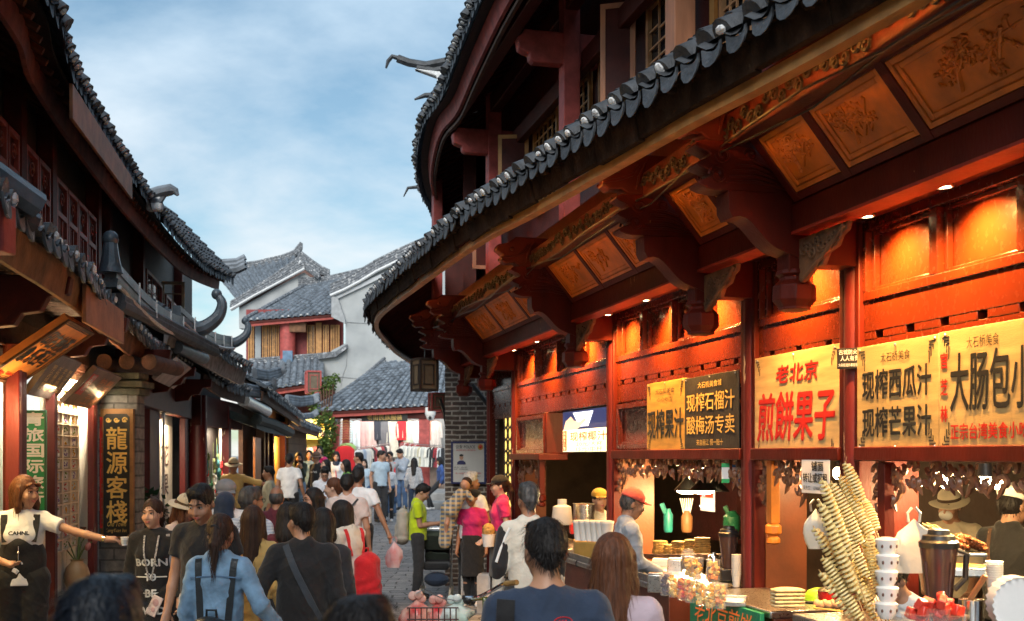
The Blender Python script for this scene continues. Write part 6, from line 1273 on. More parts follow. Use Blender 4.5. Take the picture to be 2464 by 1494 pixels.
# spiral potato skewers
POT = M('fried potato slice', (.86, .66, .24), .5, .12, 40, .2, c2=(.92, .80, .44), sss=.0)
def potato(L_, n, lab):
    g = thing('spiral_potato_skewer', (0, 0, 0), lab, 'skewer'); mb = MB(); N = n*18; R0 = .028; rn = random.Random(n)
    vs = []
    for i in range(N+1):
        t_ = i/N; a = 2*PI*n*t_; r = R0*(.72+.38*math.sin(PI*min(1, t_*1.02+.04))**.6)*(1+.05*math.sin(9*t_+a*.3)); z = L_*t_
        vs += [V((.004*math.cos(a), .004*math.sin(a), z)), V((r*math.cos(a), r*math.sin(a), z+.003)), V((r*.98*math.cos(a), r*.98*math.sin(a), z+.0115)), V((.004*math.cos(a), .004*math.sin(a), z+.0085))]
    mb.add(vs, [(4*i+k, 4*i+(k+1) % 4, 4*i+4+(k+1) % 4, 4*i+4+k) for i in range(N) for k in range(4)]); mb.build('potato_spiral', POT, g, recalc=True)
    mb = MB(); mb.tube([(0, 0, -.22), (0, 0, L_+.02)], .0028, 6); mb.build('stick', M('bamboo stick', (.55, .36, .14), .6), g); return g
pl_ = potato(.33, 19, 'x'); ps_ = potato(.20, 12, 'x')
st_ = thing('skewer_stand', P(2105, 1530, 5.3), 'wooden stand holding a fan of spiral potato skewers beside the bowls', 'stand'); sc_ = P(2118, 1512, 5.3); mb = MB(); mb.box(sc_+V((0, .05, -.08)), (.30, .22, .06)); mb.build('block', EAVEW, st_, bevel=.01)
sk = [(2045, 1345, 1979, 1160, 1, 'leftmost top'), (2070, 1310, 2003, 1165, 1, 'second from top left'), (2095, 1290, 2024, 1148, 1, 'third from top left'), (2074, 1210, 2036, 1118, 0, 'topmost short'), (2108, 1278, 2078, 1205, 0, 'rightmost short upper'), (2060, 1430, 1975, 1215, 1, 'long one in the middle left layer'), (2085, 1390, 2015, 1240, 1, 'long one in the middle layer'), (2112, 1400, 2055, 1200, 1, 'long one in the right layer'), (2075, 1450, 1962, 1275, 1, 'slack thin one pointing far left'), (2095, 1470, 2000, 1265, 1, 'long one in the lower layer'), (2118, 1430, 2092, 1290, 1, 'steepest one at the right'), (2070, 1492, 1983, 1345, 1, 'lower left one'), (2110, 1495, 2028, 1325, 1, 'lower right one'), (2065, 1500, 1978, 1382, 0, 'lowest one pointing left'), (2100, 1440, 2050, 1310, 1, 'inner one behind the middle layer')]
for i, (x0, y0, x1, y1, lg, w_) in enumerate(sk):
    dd = 5.3+(.02*(i % 5)-.04); a, b = P(x0, y0, dd), P(x1, y1, dd+.12*((i*7) % 5-2)/4+.05); u = (b-a); ln = u.length
    pr = pl_ if lg else ps_; o = place(pr, a, 'spiral potato skewer, '+w_+' of the fan', 'spiral potato skewers'); o.rotation_mode = 'QUATERNION'; o.rotation_quaternion = u.to_track_quat('Z', 'Y'); o.scale = (1, 1, ln/(.33 if lg else .20))
# white bowls
bw = thing('paper_bowl', (0, 0, 0), 'white bowl', 'bowl'); mb = MB(); mb.lathe([(.028, 0), (.046, .03), (.05, .062), (.052, .068), (.045, .074), (.02, .08)], (0, 0, 0), 20); mb.build('bowl', WHITEP, bw); mb = MB()
for a in range(8): mb.ell(V((.047*math.cos(a*.8), .047*math.sin(a*.8), .04)), (.006, .006, .009), 6, 4)
mb.build('printed_pattern', M('printed brown mark', (.12, .05, .03), .6), bw)
for k in range(5): place(bw, P(2132, 1334+38.5*k, 5.15)+V((.004*(k % 2), 0, 0)), ['top', 'second', 'middle', 'fourth', 'lowest'][k]+' white bowl of the leaning tower beside the potato skewers', 'tower of white bowls')
# watermelon cups, pot, skewer tray and pleated paper
WM = M('watermelon flesh', (.62, .05, .03), .3, .2, 20, .15); rn = random.Random(6)
for i, (x, y, lab) in enumerate(((2207, 1505, 'cup of red watermelon wedges at the left on the sausage counter'), (2247, 1492, 'middle heaped cup of red watermelon wedges'), (2288, 1508, 'right hand cup of red and pale watermelon wedges'))):
    c = P(x, y, 4.95); t = thing('watermelon_cup', c, lab, 'fruit cup'); mb = MB(); mb.lathe([(.055, -.03), (.07, .05), (.074, .054)], c, 18); mb.build('cup', CUPP, t)
    for k in range(7):
        mb = MB(); p = c+V((rn.uniform(-.045, .045), rn.uniform(-.04, .04), .03+.011*k)); mb.box(p, (.055, .035, .05), Euler((rn.uniform(-.6, .6), rn.uniform(-.5, .5), rn.uniform(0, 3))).to_matrix()); mb.build('melon_wedge', WM, t, bevel=.006)
t = thing('skewer_tray', P(2295, 1330, 6.6), 'steel tray heaped with brown meat skewers inside the sausage stall', 'tray'); c = P(2297, 1331, 6.6); mb = MB(); mb.box(c, (.32, .22, .02), Matrix.Rotation(-.2, 3, 'Z')); mb.build('tray', STEEL, t, bevel=.006); MEAT = M('glazed meat', (.22, .06, .015), .35, .4, 40, .5, 60)
mb, mb2 = MB(), MB()
for k in range(34):
    a = c+V((-.1+.006*k*.8, rn.uniform(-.08, .06), .03+rn.uniform(0, .05)+.02*math.sin(PI*k/34))); u = V((-.8, rn.uniform(-.2, .2), .35+rn.uniform(-.05, .1))).normalized(); mb2.tube([a+u*-.02, a+u*.17], .0025, 4)
    for j in range(4): mb.ell(a-u*(.03-.022*j)+V((.09, 0, -.01)), (.016, .013, .013), 6, 4)
mb.build('meat', MEAT, t); mb2.build('stick', MATS['bamboo stick'], t)
t = thing('steel_pan', P(2330, 1362, 6.3), 'long steel pan of simmering food below the meat skewers', 'pan'); mb = MB(); mb.box(P(2320, 1372, 6.3), (.34, .3, .05), Matrix.Rotation(-.2, 3, 'Z')); mb.build('pan', STEEL, t, bevel=.01); mb = MB(); mb.ell(P(2320, 1362, 6.3), (.14, .12, .012), 14, 5); mb.build('stew', M('golden stew', (.55, .28, .04), .3, .4, 30, .4), t)
t = thing('ladle_pot', P(2340, 1470, 5.2), 'steel pot with a wooden handled ladle on the sausage counter', 'pot'); c = P(2335, 1500, 5.2); mb = MB(); mb.lathe([(.05, 0), (.052, .11), (.056, .113)], c, 18); mb.build('pot', CHROME, t); mb = MB(); mb.tube([P(2325, 1455, 5.2), P(2370, 1385, 5.15)], .013, 8); mb.build('ladle_handle', MATS['wood tumbler'], t)
pp = thing('pleated_paper', P(2440, 1494, 4.7), 'large white pleated paper fan of plates at the right edge', 'paper plates'); mb = MB(); cc = P(2452, 1455, 4.7)
rows = []
for j in range(6): rows.append([cc+V((.115*math.cos(a)*(1-.02*j)*(1+.03*(k % 2)), .02*j-.03*(k % 2), .115*math.sin(a)*(1+.03*(k % 2)))) for k, a in enumerate([2*PI*q/48 for q in range(48)])])
mb.add([p for q in rows for p in q], [(i*48+k, i*48+(k+1) % 48, (i+1)*48+(k+1) % 48, (i+1)*48+k) for i in range(5) for k in range(48)]+[tuple(range(48))]); mb.build('pleats', PAPER, pp, ang=10)
# coconut stall cups
cp = thing('paper_cup', (0, 0, 0), 'white cup', 'cup'); mb = MB(); mb.lathe([(.034, 0), (.047, .13), (.05, .134), (.05, .14)], (0, 0, 0), 16); mb.build('cup', WHITEP, cp); mb = MB(); mb.lathe([(.051, .14), (.05, .15), (.02, .155)], (0, 0, 0), 16); mb.build('lid', CLOUD, cp)
for k in range(6): place(cp, P(1393+13.5*k, 1300+.6*k, 10.6-.08*k), ['first', 'second', 'third', 'fourth', 'fifth', 'sixth'][k]+' white paper cup from the left on the coconut stall ledge', 'white cups on the coconut ledge', 0, 1.25)
cl = thing('cup_ledge', P(1425, 1310, 10.5), 'raised yellow ledge carrying white cups at the coconut stall', 'ledge'); mb = MB(); a, b = P(1383, 1301, 10.7), P(1470, 1305, 10.1); mb.hexa([a+V((0, -.08, -.5)), b+V((0, -.08, -.5)), b+V((0, .3, -.5)), a+V((0, .3, -.5)), a+V((0, -.08, -.004)), b+V((0, -.08, -.004)), b+V((0, .3, -.004)), a+V((0, .3, -.004))]); mb.build('ledge_board', M('golden cabinet', (.55, .32, .07)), cl, bevel=.008)
mb = MB(); 
for k in range(5): mb.tube(spiral(P(1392+14*k, 1355, 10.45-.1*k)+V((0, -.1, 0)), .05, 1.3, X, Z, 14), .006, 4)
mb.build('iron_scroll', BLACK, cl)
jm = thing('juice_machine', P(1345, 1250, 12.4), 'clear cylinder juice machine and dispenser at the coconut stall', 'machine'); c = P(1352, 1262, 12.4); mb = MB(); mb.lathe([(.11, 0), (.12, .02), (.1, .2), (.05, .22), (.05, .28)], c, 16); mb.build('dispenser', CLOUD, jm); mb = MB(); mb.lathe([(.12, 0), (.12, .22), (.13, .23)], c+V((.25, .1, .0)), 16); mb.build('drum', STEEL, jm); mb = MB(); mb.box(c+V((.25, .1, -.05)), (.32, .3, .1)); mb.build('base', REDP, jm)
# cargo bicycle with shopping in the front basket
bk = thing('bicycle', P(1120, 1500, 7.4), 'green framed bicycle with chrome handlebar and shopping bags in its front basket', 'bicycle'); BGR = M('olive bicycle paint', (.07, .10, .02), .3, .2, 8, 0, coat=.5)
hb = lambda x, y, d=7.4: P(x, y, d)
mb = MB(); mb.tube(catmull([hb(1118, 1438), hb(1150, 1436, 7.35), hb(1180, 1422, 7.2), hb(1205, 1408, 7.1), hb(1222, 1402, 7.05)], 4), .0125, 8); mb.build('handlebar', CHROME, bk); mb = MB(); mb.tube([hb(1216, 1404, 7.06), hb(1243, 1401, 6.95)], .018, 8); mb.build('grip', M('tan grip', (.28, .16, .05), .6), bk); mb = MB(); mb.ell(hb(1124, 1444), .03, 8, 6); mb.tube([hb(1118, 1437), hb(1112, 1436)], .016, 8); mb.build('bell', BLACK, bk)
mb = MB(); mb.tube([hb(1165, 1440), hb(1170, 1560, 7.3), hb(1172, 1660, 7.2)], .016, 8); mb.tube([hb(1210, 1440, 7.9), hb(1090, 1440, 7.7)], .014, 8); mb.tube([hb(1166, 1470), hb(1420, 1540, 8.2)], .018, 8); mb.build('frame', BGR, bk)
mb = MB(); mb.tube([hb(1000, 1428), hb(1020, 1418), hb(1060, 1438), hb(1100, 1446), hb(1122, 1436)], .004, 5); mb.build('brake_cable', STEEL, bk)
for cx_, d_ in ((1150, 7.1), (1400, 8.2)):
    c = V(((cx_-CX)*d_/F, d_, .34)); mb = MB(); ax = V((.3, 1, 0)).normalized() if False else V((.95, .3, 0)).normalized(); pts = [c+ax*.33*math.cos(a)+UP*.33*math.sin(a) for a in [2*PI*k/28 for k in range(29)]]; mb.tube(pts, .018, 6); wh = mb.build('wheel', BLACK, bk); mb = MB()
    for k in range(12): mb.tube([c, pts[k*2+1]], .002, 3)
    mb.build('spokes', CHROME, wh)
mb = MB(); b0 = hb(1040, 1470)
for k in range(9): mb.tube([hb(985+14*k, 1462, 7.3), hb(985+14*k, 1540, 7.3)], .004, 4)
for y in (1462, 1490, 1520): mb.tube([hb(980, y, 7.3), hb(1102, y, 7.3), hb(1102, y, 7.75), hb(980, y, 7.75), hb(980, y, 7.3)], .005, 4)
mb.build('basket', M('dark basket wire', (.06, .02, .015), .5), bk)
RBAG = M('red printed bag', (.60, .012, .016), .3, .1, 9, .5, 14, c2=(.74, .60, .50)); CBAG = M('clear shopping film', (.70, .72, .68), .3, .1, 8, .35, 12, c2=(.5, .72, .68))
bag('shopping_bag', P(1003, 1520, 7.45), .10, .22, RBAG, 'red printed shopping bag with a tied top in the bicycle basket', 3, .7, True); bag('shopping_bag', P(1052, 1515, 7.5), .10, .18, RBAG, 'smaller red shopping bag beside the tied one in the basket', 8, .7, True); bag('shopping_bag', P(1096, 1500, 7.45), .11, .14, CBAG, 'clear white shopping bag with a round brown fruit on the bicycle', 4, .8, True)
mp_ = thing('marble_post', P(1168, 1440, 15.3), 'short grey marble post at the foot of the red column', 'post'); mb = MB(); c = P(1168, 1386, 15.0); mb.lathe([(.13, -.55), (.13, 0), (.1, .04)], c, 4, Matrix.Rotation(.5, 3, 'Z')); mb.build('post', M('grey marble', (.36, .34, .33), .4, .3, 6, .2), mp_)
mb = MB(); mb.lathe([(.15, -.6), (.15, -.53)], c, 4, Matrix.Rotation(.5, 3, 'Z')); mb.build('plinth', STEPM, mp_)
# ---------------- people ----------------
def _smin(a, b, k):
    h = np.clip(.5+.5*(a-b)/k, 0, 1); return a+(b-a)*h-k*h*(1-h)
def sdf_mesh(pr, h, noise=None, planes=(), subs=()):
    """pr: ('c', a, b, ra, rb, k, sy[, cut_pt, cut_n]) round cones, ('e', c, (rx, ry, rz), k[, R]) ellipsoids"""
    bb = []
    for p in pr:
        if p[0] == 'c': a, b = np.array(p[1], float), np.array(p[2], float); r = max(p[3], p[4]); lo, hi = np.minimum(a, b)-r, np.maximum(a, b)+r
        else: c = np.array(p[1], float); r = max(p[2]); lo, hi = c-r, c+r
        bb.append((lo, hi))
    LO = np.min([b[0] for b in bb], 0)-3*h; HI = np.max([b[1] for b in bb], 0)+3*h
    n = np.ceil((HI-LO)/h).astype(int)+1; D = np.full(n, .5, np.float32)
    ax = [LO[i]+h*np.arange(n[i]) for i in range(3)]
    def region(lo, hi, m):
        i0 = np.maximum(0, ((lo-m-LO)/h).astype(int)); i1 = np.minimum(n, ((hi+m-LO)/h).astype(int)+2)
        sl = tuple(slice(i0[k], i1[k]) for k in range(3)); G = np.meshgrid(*[ax[k][i0[k]:i1[k]] for k in range(3)], indexing='ij', sparse=True); return sl, G
    def dist(p, G):
        if p[0] == 'c':
            a, b = np.array(p[1], float), np.array(p[2], float); sy = p[6] if len(p) > 6 else 1.
            sc = np.array([1, 1/sy, 1]); q = [(G[i]-a[i])*sc[i] for i in range(3)]; d = (b-a)*sc; L2 = max(1e-9, d@d)
            t = np.clip((q[0]*d[0]+q[1]*d[1]+q[2]*d[2])/L2, 0, 1)
            r = p[3]+(p[4]-p[3])*t; o = np.sqrt((q[0]-t*d[0])**2+(q[1]-t*d[1])**2+(q[2]-t*d[2])**2)-r
            if sy < 1: o = o*(sy*.5+.5)
            if len(p) > 8:
                c, nn = p[7], p[8]; o = np.maximum(o, (G[0]-c[0])*nn[0]+(G[1]-c[1])*nn[1]+(G[2]-c[2])*nn[2])
            return o
        c = p[1]; r = p[2]; q = [G[i]-c[i] for i in range(3)]
        if len(p) > 4:
            Rm = np.array(p[4]).T; q = [Rm[i][0]*q[0]+Rm[i][1]*q[1]+Rm[i][2]*q[2] for i in range(3)]
        k0 = np.sqrt((q[0]/r[0])**2+(q[1]/r[1])**2+(q[2]/r[2])**2); k1 = np.sqrt((q[0]/r[0]**2)**2+(q[1]/r[1]**2)**2+(q[2]/r[2]**2)**2)
        return np.where(k1 > 1e-6, k0*(k0-1)/np.maximum(k1, 1e-6), -min(r))
    for p, (lo, hi) in zip(pr, bb):
        k = p[5] if p[0] == 'c' else p[3]; sl, G = region(lo, hi, k+2*h); D[sl] = _smin(D[sl], dist(p, G), k)
    for p in subs:
        c = np.array(p[1], float); r = max(p[2]); sl, G = region(c-r, c+r, p[3]+2*h); D[sl] = -_smin(-D[sl], dist(p, G), p[3])
    G = np.meshgrid(*ax, indexing='ij', sparse=True)
    if noise: D = D+noise(G)
    for c, nn in planes: D = np.maximum(D, (G[0]-c[0])*nn[0]+(G[1]-c[1])*nn[1]+(G[2]-c[2])*nn[2])
    D[0], D[-1], D[:, 0], D[:, -1], D[:, :, 0], D[:, :, -1] = .1, .1, .1, .1, .1, .1
    # surface nets
    s = D < 0; C = [(slice(0, -1) if a == 0 else slice(1, None)) for a in (0, 1)]
    cnt = np.zeros(np.array(D.shape)-1, np.float32); acc = np.zeros((3,)+cnt.shape, np.float32)
    for axis in range(3):
        o1, o2 = [k for k in range(3) if k != axis]
        for u in (0, 1):
            for v in (0, 1):
                i0 = [None]*3; i0[o1] = C[u]; i0[o2] = C[v]; i1 = list(i0); i0[axis] = C[0]; i1[axis] = C[1]
                d0, d1 = D[tuple(i0)], D[tuple(i1)]; m = (d0 < 0) != (d1 < 0); t = np.where(m, d0/np.where(np.abs(d0-d1) < 1e-9, 1, d0-d1), 0)
                cnt += m; acc[axis] += t*m; acc[o1] += u*m; acc[o2] += v*m
    idx = np.nonzero(cnt); ids = -np.ones(cnt.shape, np.int32); ids[idx] = np.arange(len(idx[0]))
    v = np.stack([LO[k]+h*(idx[k]+acc[k][idx]/cnt[idx]) for k in range(3)], 1); F_ = []
    for axis in range(3):
        o1, o2 = (axis+1) % 3, (axis+2) % 3
        i0 = [slice(1, -1)]*3; i0[axis] = slice(0, -1); i1 = list(i0); i1[axis] = slice(1, None)
        a, b = s[tuple(i0)], s[tuple(i1)]; e = np.nonzero(a != b); flip = a[e]
        if not len(e[0]): continue
        g = [e[0]+(0 if axis == 0 else 1), e[1]+(0 if axis == 1 else 1), e[2]+(0 if axis == 2 else 1)]
        def cell(d1_, d2_):
            q = list(g); q[o1] = q[o1]-d1_; q[o2] = q[o2]-d2_; return ids[tuple(q)]
        f = np.stack([cell(0, 0), cell(1, 0), cell(1, 1), cell(0, 1)], 1); f[~flip] = f[~flip][:, ::-1]; F_.append(f)
    return v, np.concatenate(F_) if F_ else np.zeros((0, 4), np.int32)
SKIN = M('warm skin', (.46, .245, .155), .5, .1, 6, .04, 60, sss=.0); SKIN2 = M('fair skin', (.58, .35, .25), .48, .08, 6, .04, 60); SKIN3 = M('tanned skin', (.34, .165, .095), .5, .12, 6, .05, 60)
HAIR = M('black hair', (.012, .010, .010), .55, .3, 60, .5, 90, spec=.3, stretch=(1, 1, .12)); HAIRB = M('dark brown hair', (.035, .016, .010), .55, .4, 60, .5, 90, spec=.3, stretch=(1, 1, .12)); HAIRR = M('auburn brown hair', (.10, .035, .015), .55, .4, 60, .5, 90, spec=.3, stretch=(1, 1, .12)); HAIRG = M('grey hair', (.16, .155, .15), .6, .6, 50, .4, 90, stretch=(1, 1, .2)); HAIRS = M('salt and pepper hair', (.05, .05, .052), .55, .8, 40, .4, 90, stretch=(1, 1, .3)); HAIRW = M('white hair', (.5, .48, .46), .7, .3, 40, .4, 90)
EYEM = M('dark eye', (.012, .008, .006), .2, 0, bump=0); EYEW = M('eye white', (.7, .66, .62), .3, 0, bump=0); LIP = M('natural lip', (.42, .12, .10), .4, .1, 30, 0)
def CL(name, c, rough=.9, var=.14): return M(name, c, rough, var, 9, .4, 26, sheen=.15)
CBLK = CL('black cotton', (.013, .013, .015)); CWHT = CL('white cotton', (.78, .78, .79)); CDEN = CL('light denim', (.20, .34, .50), .9, .35); CJEAN = CL('blue jeans', (.05, .10, .20), .9, .3); CNAVY = CL('navy cotton', (.022, .038, .075)); CGRY = CL('grey cotton', (.30, .31, .33)); CMAR = CL('maroon cotton', (.10, .012, .025)); CPNK = CL('magenta polo cotton', (.52, .015, .13)); CLIME = CL('lime polo cotton', (.56, .70, .01)); CBEI = CL('blush polo cotton', (.68, .55, .50)); CKHA = CL('khaki linen', (.38, .36, .25)); CCRM = CL('cream linen', (.68, .62, .53)); CBG = CL('blue grey cotton', (.27, .31, .37)); CLB = CL('pale blue oxford', (.42, .54, .64)); CGRN = CL('olive jacket', (.035, .05, .035)); CYEL = CL('mustard plaid', (.55, .36, .12)); CFLO = M('navy floral print', (.015, .02, .045), .9, .9, 18, .1, c2=(.12, .15, .2)); CBRI = CL('leaf green knit', (.12, .32, .04)); CDGR = CL('charcoal trousers', (.03, .03, .033)); LEATH = M('black leather', (.014, .018, .022), .38, .3, 12, .2, 70, coat=.2); SHOEW = CL('white trainer', (.72, .70, .68), .6)
CRED = CL('red canvas', (.60, .012, .018)); CCHEF = CL('chef cotton', (.70, .62, .45)); CSTR = STRIPE('navy striped jersey', (.72, .72, .72), (.02, .025, .05), 30, 2, .5); CSTR2 = STRIPE('fine striped jersey', (.74, .76, .78), (.03, .05, .12), 38, 2, .68); CPLA = STRIPE('blue tan plaid flannel', (.42, .30, .14), (.10, .14, .20), 14, 2, .5, .9, (.55, .5, .4), 0)
PEOPLE = {}
def ik(Sh, T, l1, l2, hint):
    d = T-Sh; L_ = min(d.length, (l1+l2)*.998); u = d.normalized(); a = (l1*l1-l2*l2+L_*L_)/(2*L_); hgt = math.sqrt(max(0, l1*l1-a*a)); hp = hint-u*hint.dot(u); hp = hp.normalized() if hp.length > 1e-4 else u.orthogonal().normalized()
    return Sh+u*a+hp*hgt, Sh+u*L_
def hand(pr, W, dirv, palm_n, r=1., curl=.35, detail=True, side=1):
    """palm, four fingers of unequal length and a thumb that leaves the side of the palm"""
    dv = dirv.normalized(); pn = (palm_n-dv*palm_n.dot(dv)); pn = pn.normalized() if pn.length > 1e-4 else dv.orthogonal(); sd = dv.cross(pn)*side
    pr.append(('c', W, W+dv*.075*r, .026*r, .031*r, .012)); pr.append(('c', W+dv*.03*r-sd*.017*r, W+dv*.085*r-sd*.026*r, .016*r, .014*r, .01)); pr.append(('c', W+dv*.03*r+sd*.017*r, W+dv*.085*r+sd*.026*r, .016*r, .014*r, .01))
    if not detail: 
        pr.append(('c', W+dv*.08*r, W+dv*.15*r+pn*.03*r, .028*r, .016*r, .01)); pr.append(('c', W+dv*.02*r+sd*.025*r, W+dv*.08*r+sd*.05*r+pn*.02, .013*r, .01*r, .006)); return
    for q, ln in ((-.030, .062), (-.010, .078), (.010, .082), (.030, .072)):
        b = W+dv*.088*r+sd*q*r; c1 = b+(dv*math.cos(curl)+pn*math.sin(curl))*ln*.5*r; c2 = c1+(dv*math.cos(curl*2.2)+pn*math.sin(curl*2.2))*ln*.5*r
        pr.append(('c', b, c1, .0098*r, .009*r, .004)); pr.append(('c', c1, c2, .009*r, .0075*r, .004))
    t0 = W+dv*.022*r+sd*.024*r; t1 = t0+(dv*.6+sd*.75+pn*.3).normalized()*.036*r; t2 = t1+(dv*.85+sd*.2+pn*.35).normalized()*.03*r
    pr.append(('c', t0, t1, .0125*r, .011*r, .008)); pr.append(('c', t1, t2, .0105*r, .0085*r, .004))
def person(label, px, py, d, yaw=180, H=None, fem=False, top=('short', CWHT), bot=('trousers', CDGR), shoe=BLACK, hair=('short', HAIR), skin=SKIN, hands=None, look=(0, 0), lean=0., step=0., fat=1., res=None, hat=None, group=None, z0=None, glasses=False, apron=None, wrin=1., seat=False, sk_hand=True, twist=0, beltless=False):
    """a standing person whose head top is seen at picture point (px, py); yaw 0 faces the camera, 180 faces away, positive turns to the picture's right"""
    top_pt = P(px, py, d); g = zg(d) if z0 is None else z0
    if H is None: H = min(1.86, max(1.48, top_pt.z-g)); 
    base = V((top_pt.x, d, top_pt.z-H)) if z0 is None else V((top_pt.x, d, z0))
    if abs(base.z-g) < .02: base.z = g
    k = H/1.715; res = res or max(.0075, min(.02, d*.00085)); near = d < 11
    root = thing('person', base, label, 'person', group, rz=R_(yaw)); WORLD[root] = V((0, 0, 0))  # parts are modelled in the person's own frame
    rnd = random.Random(label); w_ = (.92 if fem else 1.)*fat
    # head axes: forward is -Y
    hy, hp = R_(look[0]), R_(look[1]); ly = -math.sin(R_(lean)); lz = math.cos(R_(lean))
    def tl(x, y, z):  # lean the trunk forward about the hips
        if z > .95: zz_ = z-.95; return V((x, y+ly*zz_, .95+lz*zz_))
        return V((x, y, z))
    hc = tl(0, -.018, 1.585)
    Rh = Matrix.Rotation(hy, 3, 'Z') @ Matrix.Rotation(hp, 3, 'X')
    nb = tl(0, .005, 1.47)
    def hd(x, y, z): return nb+Rh@(V((x, y, z))+V((0, -.018-.005, 1.585-1.47)))
    hm = lambda p: p
    B = []
    # trunk
    B += [('e', tl(0, 0, .92), (.155*w_, .11*fat, .12), .05), ('e', tl(0, 0, 1.07), (.13*w_, .092*fat, .14), .05), ('e', tl(0, -.005, 1.26), (.15*w_, .105*fat, .17), .05), ('c', tl(0, .01, 1.415), tl(.155*w_, 0, 1.37), .055, .05, .04), ('c', tl(0, .01, 1.415), tl(-.155*w_, 0, 1.37), .055, .05, .04), ('c', tl(0, .012, 1.40), nb+Rh@V((0, -.005, .05)), .056 if not fem else .048, .05 if not fem else .043, .035)]
    # head
    I3 = np.array(Rh)
    head = [('e', hd(0, .015, .032), (.076, .094, .098), .01, I3), ('e', hd(0, -.03, -.035), (.062, .068, .075), .03, I3), ('c', hd(0, -.05, -.085), hd(0, -.062, -.10), .030 if fem else .034, .019, .025), ('c', hd(0, -.096, .005), hd(0, -.108, -.026), .0085, .0125, .012), ('c', hd(-.012, -.098, -.032), hd(.012, -.098, -.032), .008, .008, .008), ('e', hd(-.04, -.066, -.028), (.026, .026, .024), .02, I3), ('e', hd(.04, -.066, -.028), (.026, .026, .024), .02, I3), ('c', hd(-.036, -.081, .034), hd(.036, -.081, .034), .011, .011, .016), ('c', hd(-.016, -.09, -.060), hd(.016, -.09, -.060), .0085, .0085, .009)]
    if hair[0] not in ('long', 'bob', 'scarf'):
        for s_ in (-1, 1): head.append(('e', hd(s_*.077, .012, -.008), (.010, .019, .031), .006, I3))
    B += head
    # arms
    Sh = {1: tl(.168*w_, 0, 1.36), -1: tl(-.168*w_, 0, 1.36)}; Ar = {}
    hands = hands or {}
    for s_ in (1, -1):
        tgt = hands.get('l' if s_ == 1 else 'r'); hint = V((s_*.35, .8, -.5)); pdir = None
        if tgt is None: tgt = V((Sh[s_].x+s_*(.055+.02*rnd.random()), Sh[s_].y-.03-.05*rnd.random(), .845)); pn = V((-s_, -.1, 0))
        else:
            if len(tgt) > 3: hint = V(tgt[3])
            if len(tgt) > 4: pdir = V(tgt[4])
            pn = V(tgt[5]) if len(tgt) > 5 else V((-s_*.6, 0, .5)); tgt = V(tgt[:3])
        E, W = ik(Sh[s_], tgt, .285, .255, hint); Ar[s_] = (E, W, pdir or (W-E), pn)
        B += [('c', Sh[s_], E, .047*(1 if not fem else .84)*fat, .037*(1 if not fem else .86), .03), ('c', E, E.lerp(W, .35), .036*(1 if not fem else .86), .037*(1 if not fem else .84), .012), ('c', E.lerp(W, .35), W, .037*(1 if not fem else .84), .0255, .012)]
        hand(B, W, Ar[s_][2], pn, .98 if not fem else .9, .45, res < .013, 1 if s_ == 1 else -1)
    # legs
    Lg = {}
    for s_ in (1, -1):
        hp_ = V((s_*.088, 0, .91)); st = step*s_
        if seat: kn = V((s_*.11, -.42, .50)); an = V((s_*.12, -.40 if s_ > 0 else -.25, .09))
        else: kn = V((s_*.092, -.015-st*.20, .49)); an = V((s_*.092, .02-st*.32 if st > 0 else .02-st*.42, .085+(.05*abs(step) if st < 0 else 0)))
        Lg[s_] = (hp_, kn, an); B += [('c', hp_, kn, .085*fat, .056, .04), ('c', kn, kn.lerp(an, .35), .054, .056, .02), ('c', kn.lerp(an, .35), an, .056, .037, .02), ('c', an+V((0, .01, -.05)), an+V((0, -.13, -.058)), .034, .026, .02)]
    def mk(name, pr, mat, parent=root, h=res, **kk):
        if not pr: return None
        v, f = sdf_mesh(pr, h/k, **kk)
        if not len(f): print('EMPTY', label, name); return None
        m = mesh_from(name, v*k, f); m.materials.append(mat); o = bpy.data.objects.new(name, m); COL.objects.link(o); o.parent = parent; WORLD[o] = V((0, 0, 0)); return o
    body = mk('body', B, skin)
    q1, q2, q3 = rnd.uniform(0, 6), rnd.uniform(0, 6), rnd.uniform(0, 6); wa = .0026*wrin
    def wr(G):
        a_ = 1-np.abs(np.sin(13*G[2]+4.5*np.sin(6*G[0]+q1)+q2+5*G[1])); b_ = 1-np.abs(np.sin(20*G[0]+9*G[2]+4*np.sin(7*G[2]+q3)))
        return -wa*(2.4*a_*a_*a_+1.6*b_*b_*b_)+wa*.8
    # clothes
    kind, cm = top[0], top[1]; hem = top[2] if len(top) > 2 else (.86 if kind in ('short', 'polo') else .84); t = .018 if kind in ('short', 'polo', 'none', 'vest') else .019; off = top[3] if len(top) > 3 else 0
    t += off
    if kind != 'bare':
        A = [('e', tl(0, 0, 1.06), (.135*w_+t, .098*fat+t, .15), .05), ('e', tl(0, -.004, 1.25), (.155*w_+t, .11*fat+t, .175), .05), ('c', tl(0, .012, 1.405), tl(.15*w_, .004, 1.37), .056+t*.4, .052+t*.5, .05), ('c', tl(0, .012, 1.405), tl(-.15*w_, .004, 1.37), .056+t*.4, .052+t*.5, .05)]
        if fem: A += [('e', tl(-.062, -.085, 1.235), (.062, .055, .06), .04), ('e', tl(.062, -.085, 1.235), (.062, .055, .06), .04)]
        bz = max(hem, .55); fl = .03 if kind == 'dress' else .0
        A.append(('c', tl(0, .0, 1.1), V((0, .0, hem-.06)), .140*w_+t, (.160*w_+t)*(1.0+fl*4), .05, .80))
        if kind in ('polo', 'long', 'jacket', 'collar'): A.append(('c', tl(-.035, .018, 1.435), tl(.035, .018, 1.435), .052, .052, .02))
        if kind in ('jacket',): A.append(('c', tl(-.05, .035, 1.43), tl(.05, .035, 1.43), .042, .042, .015))
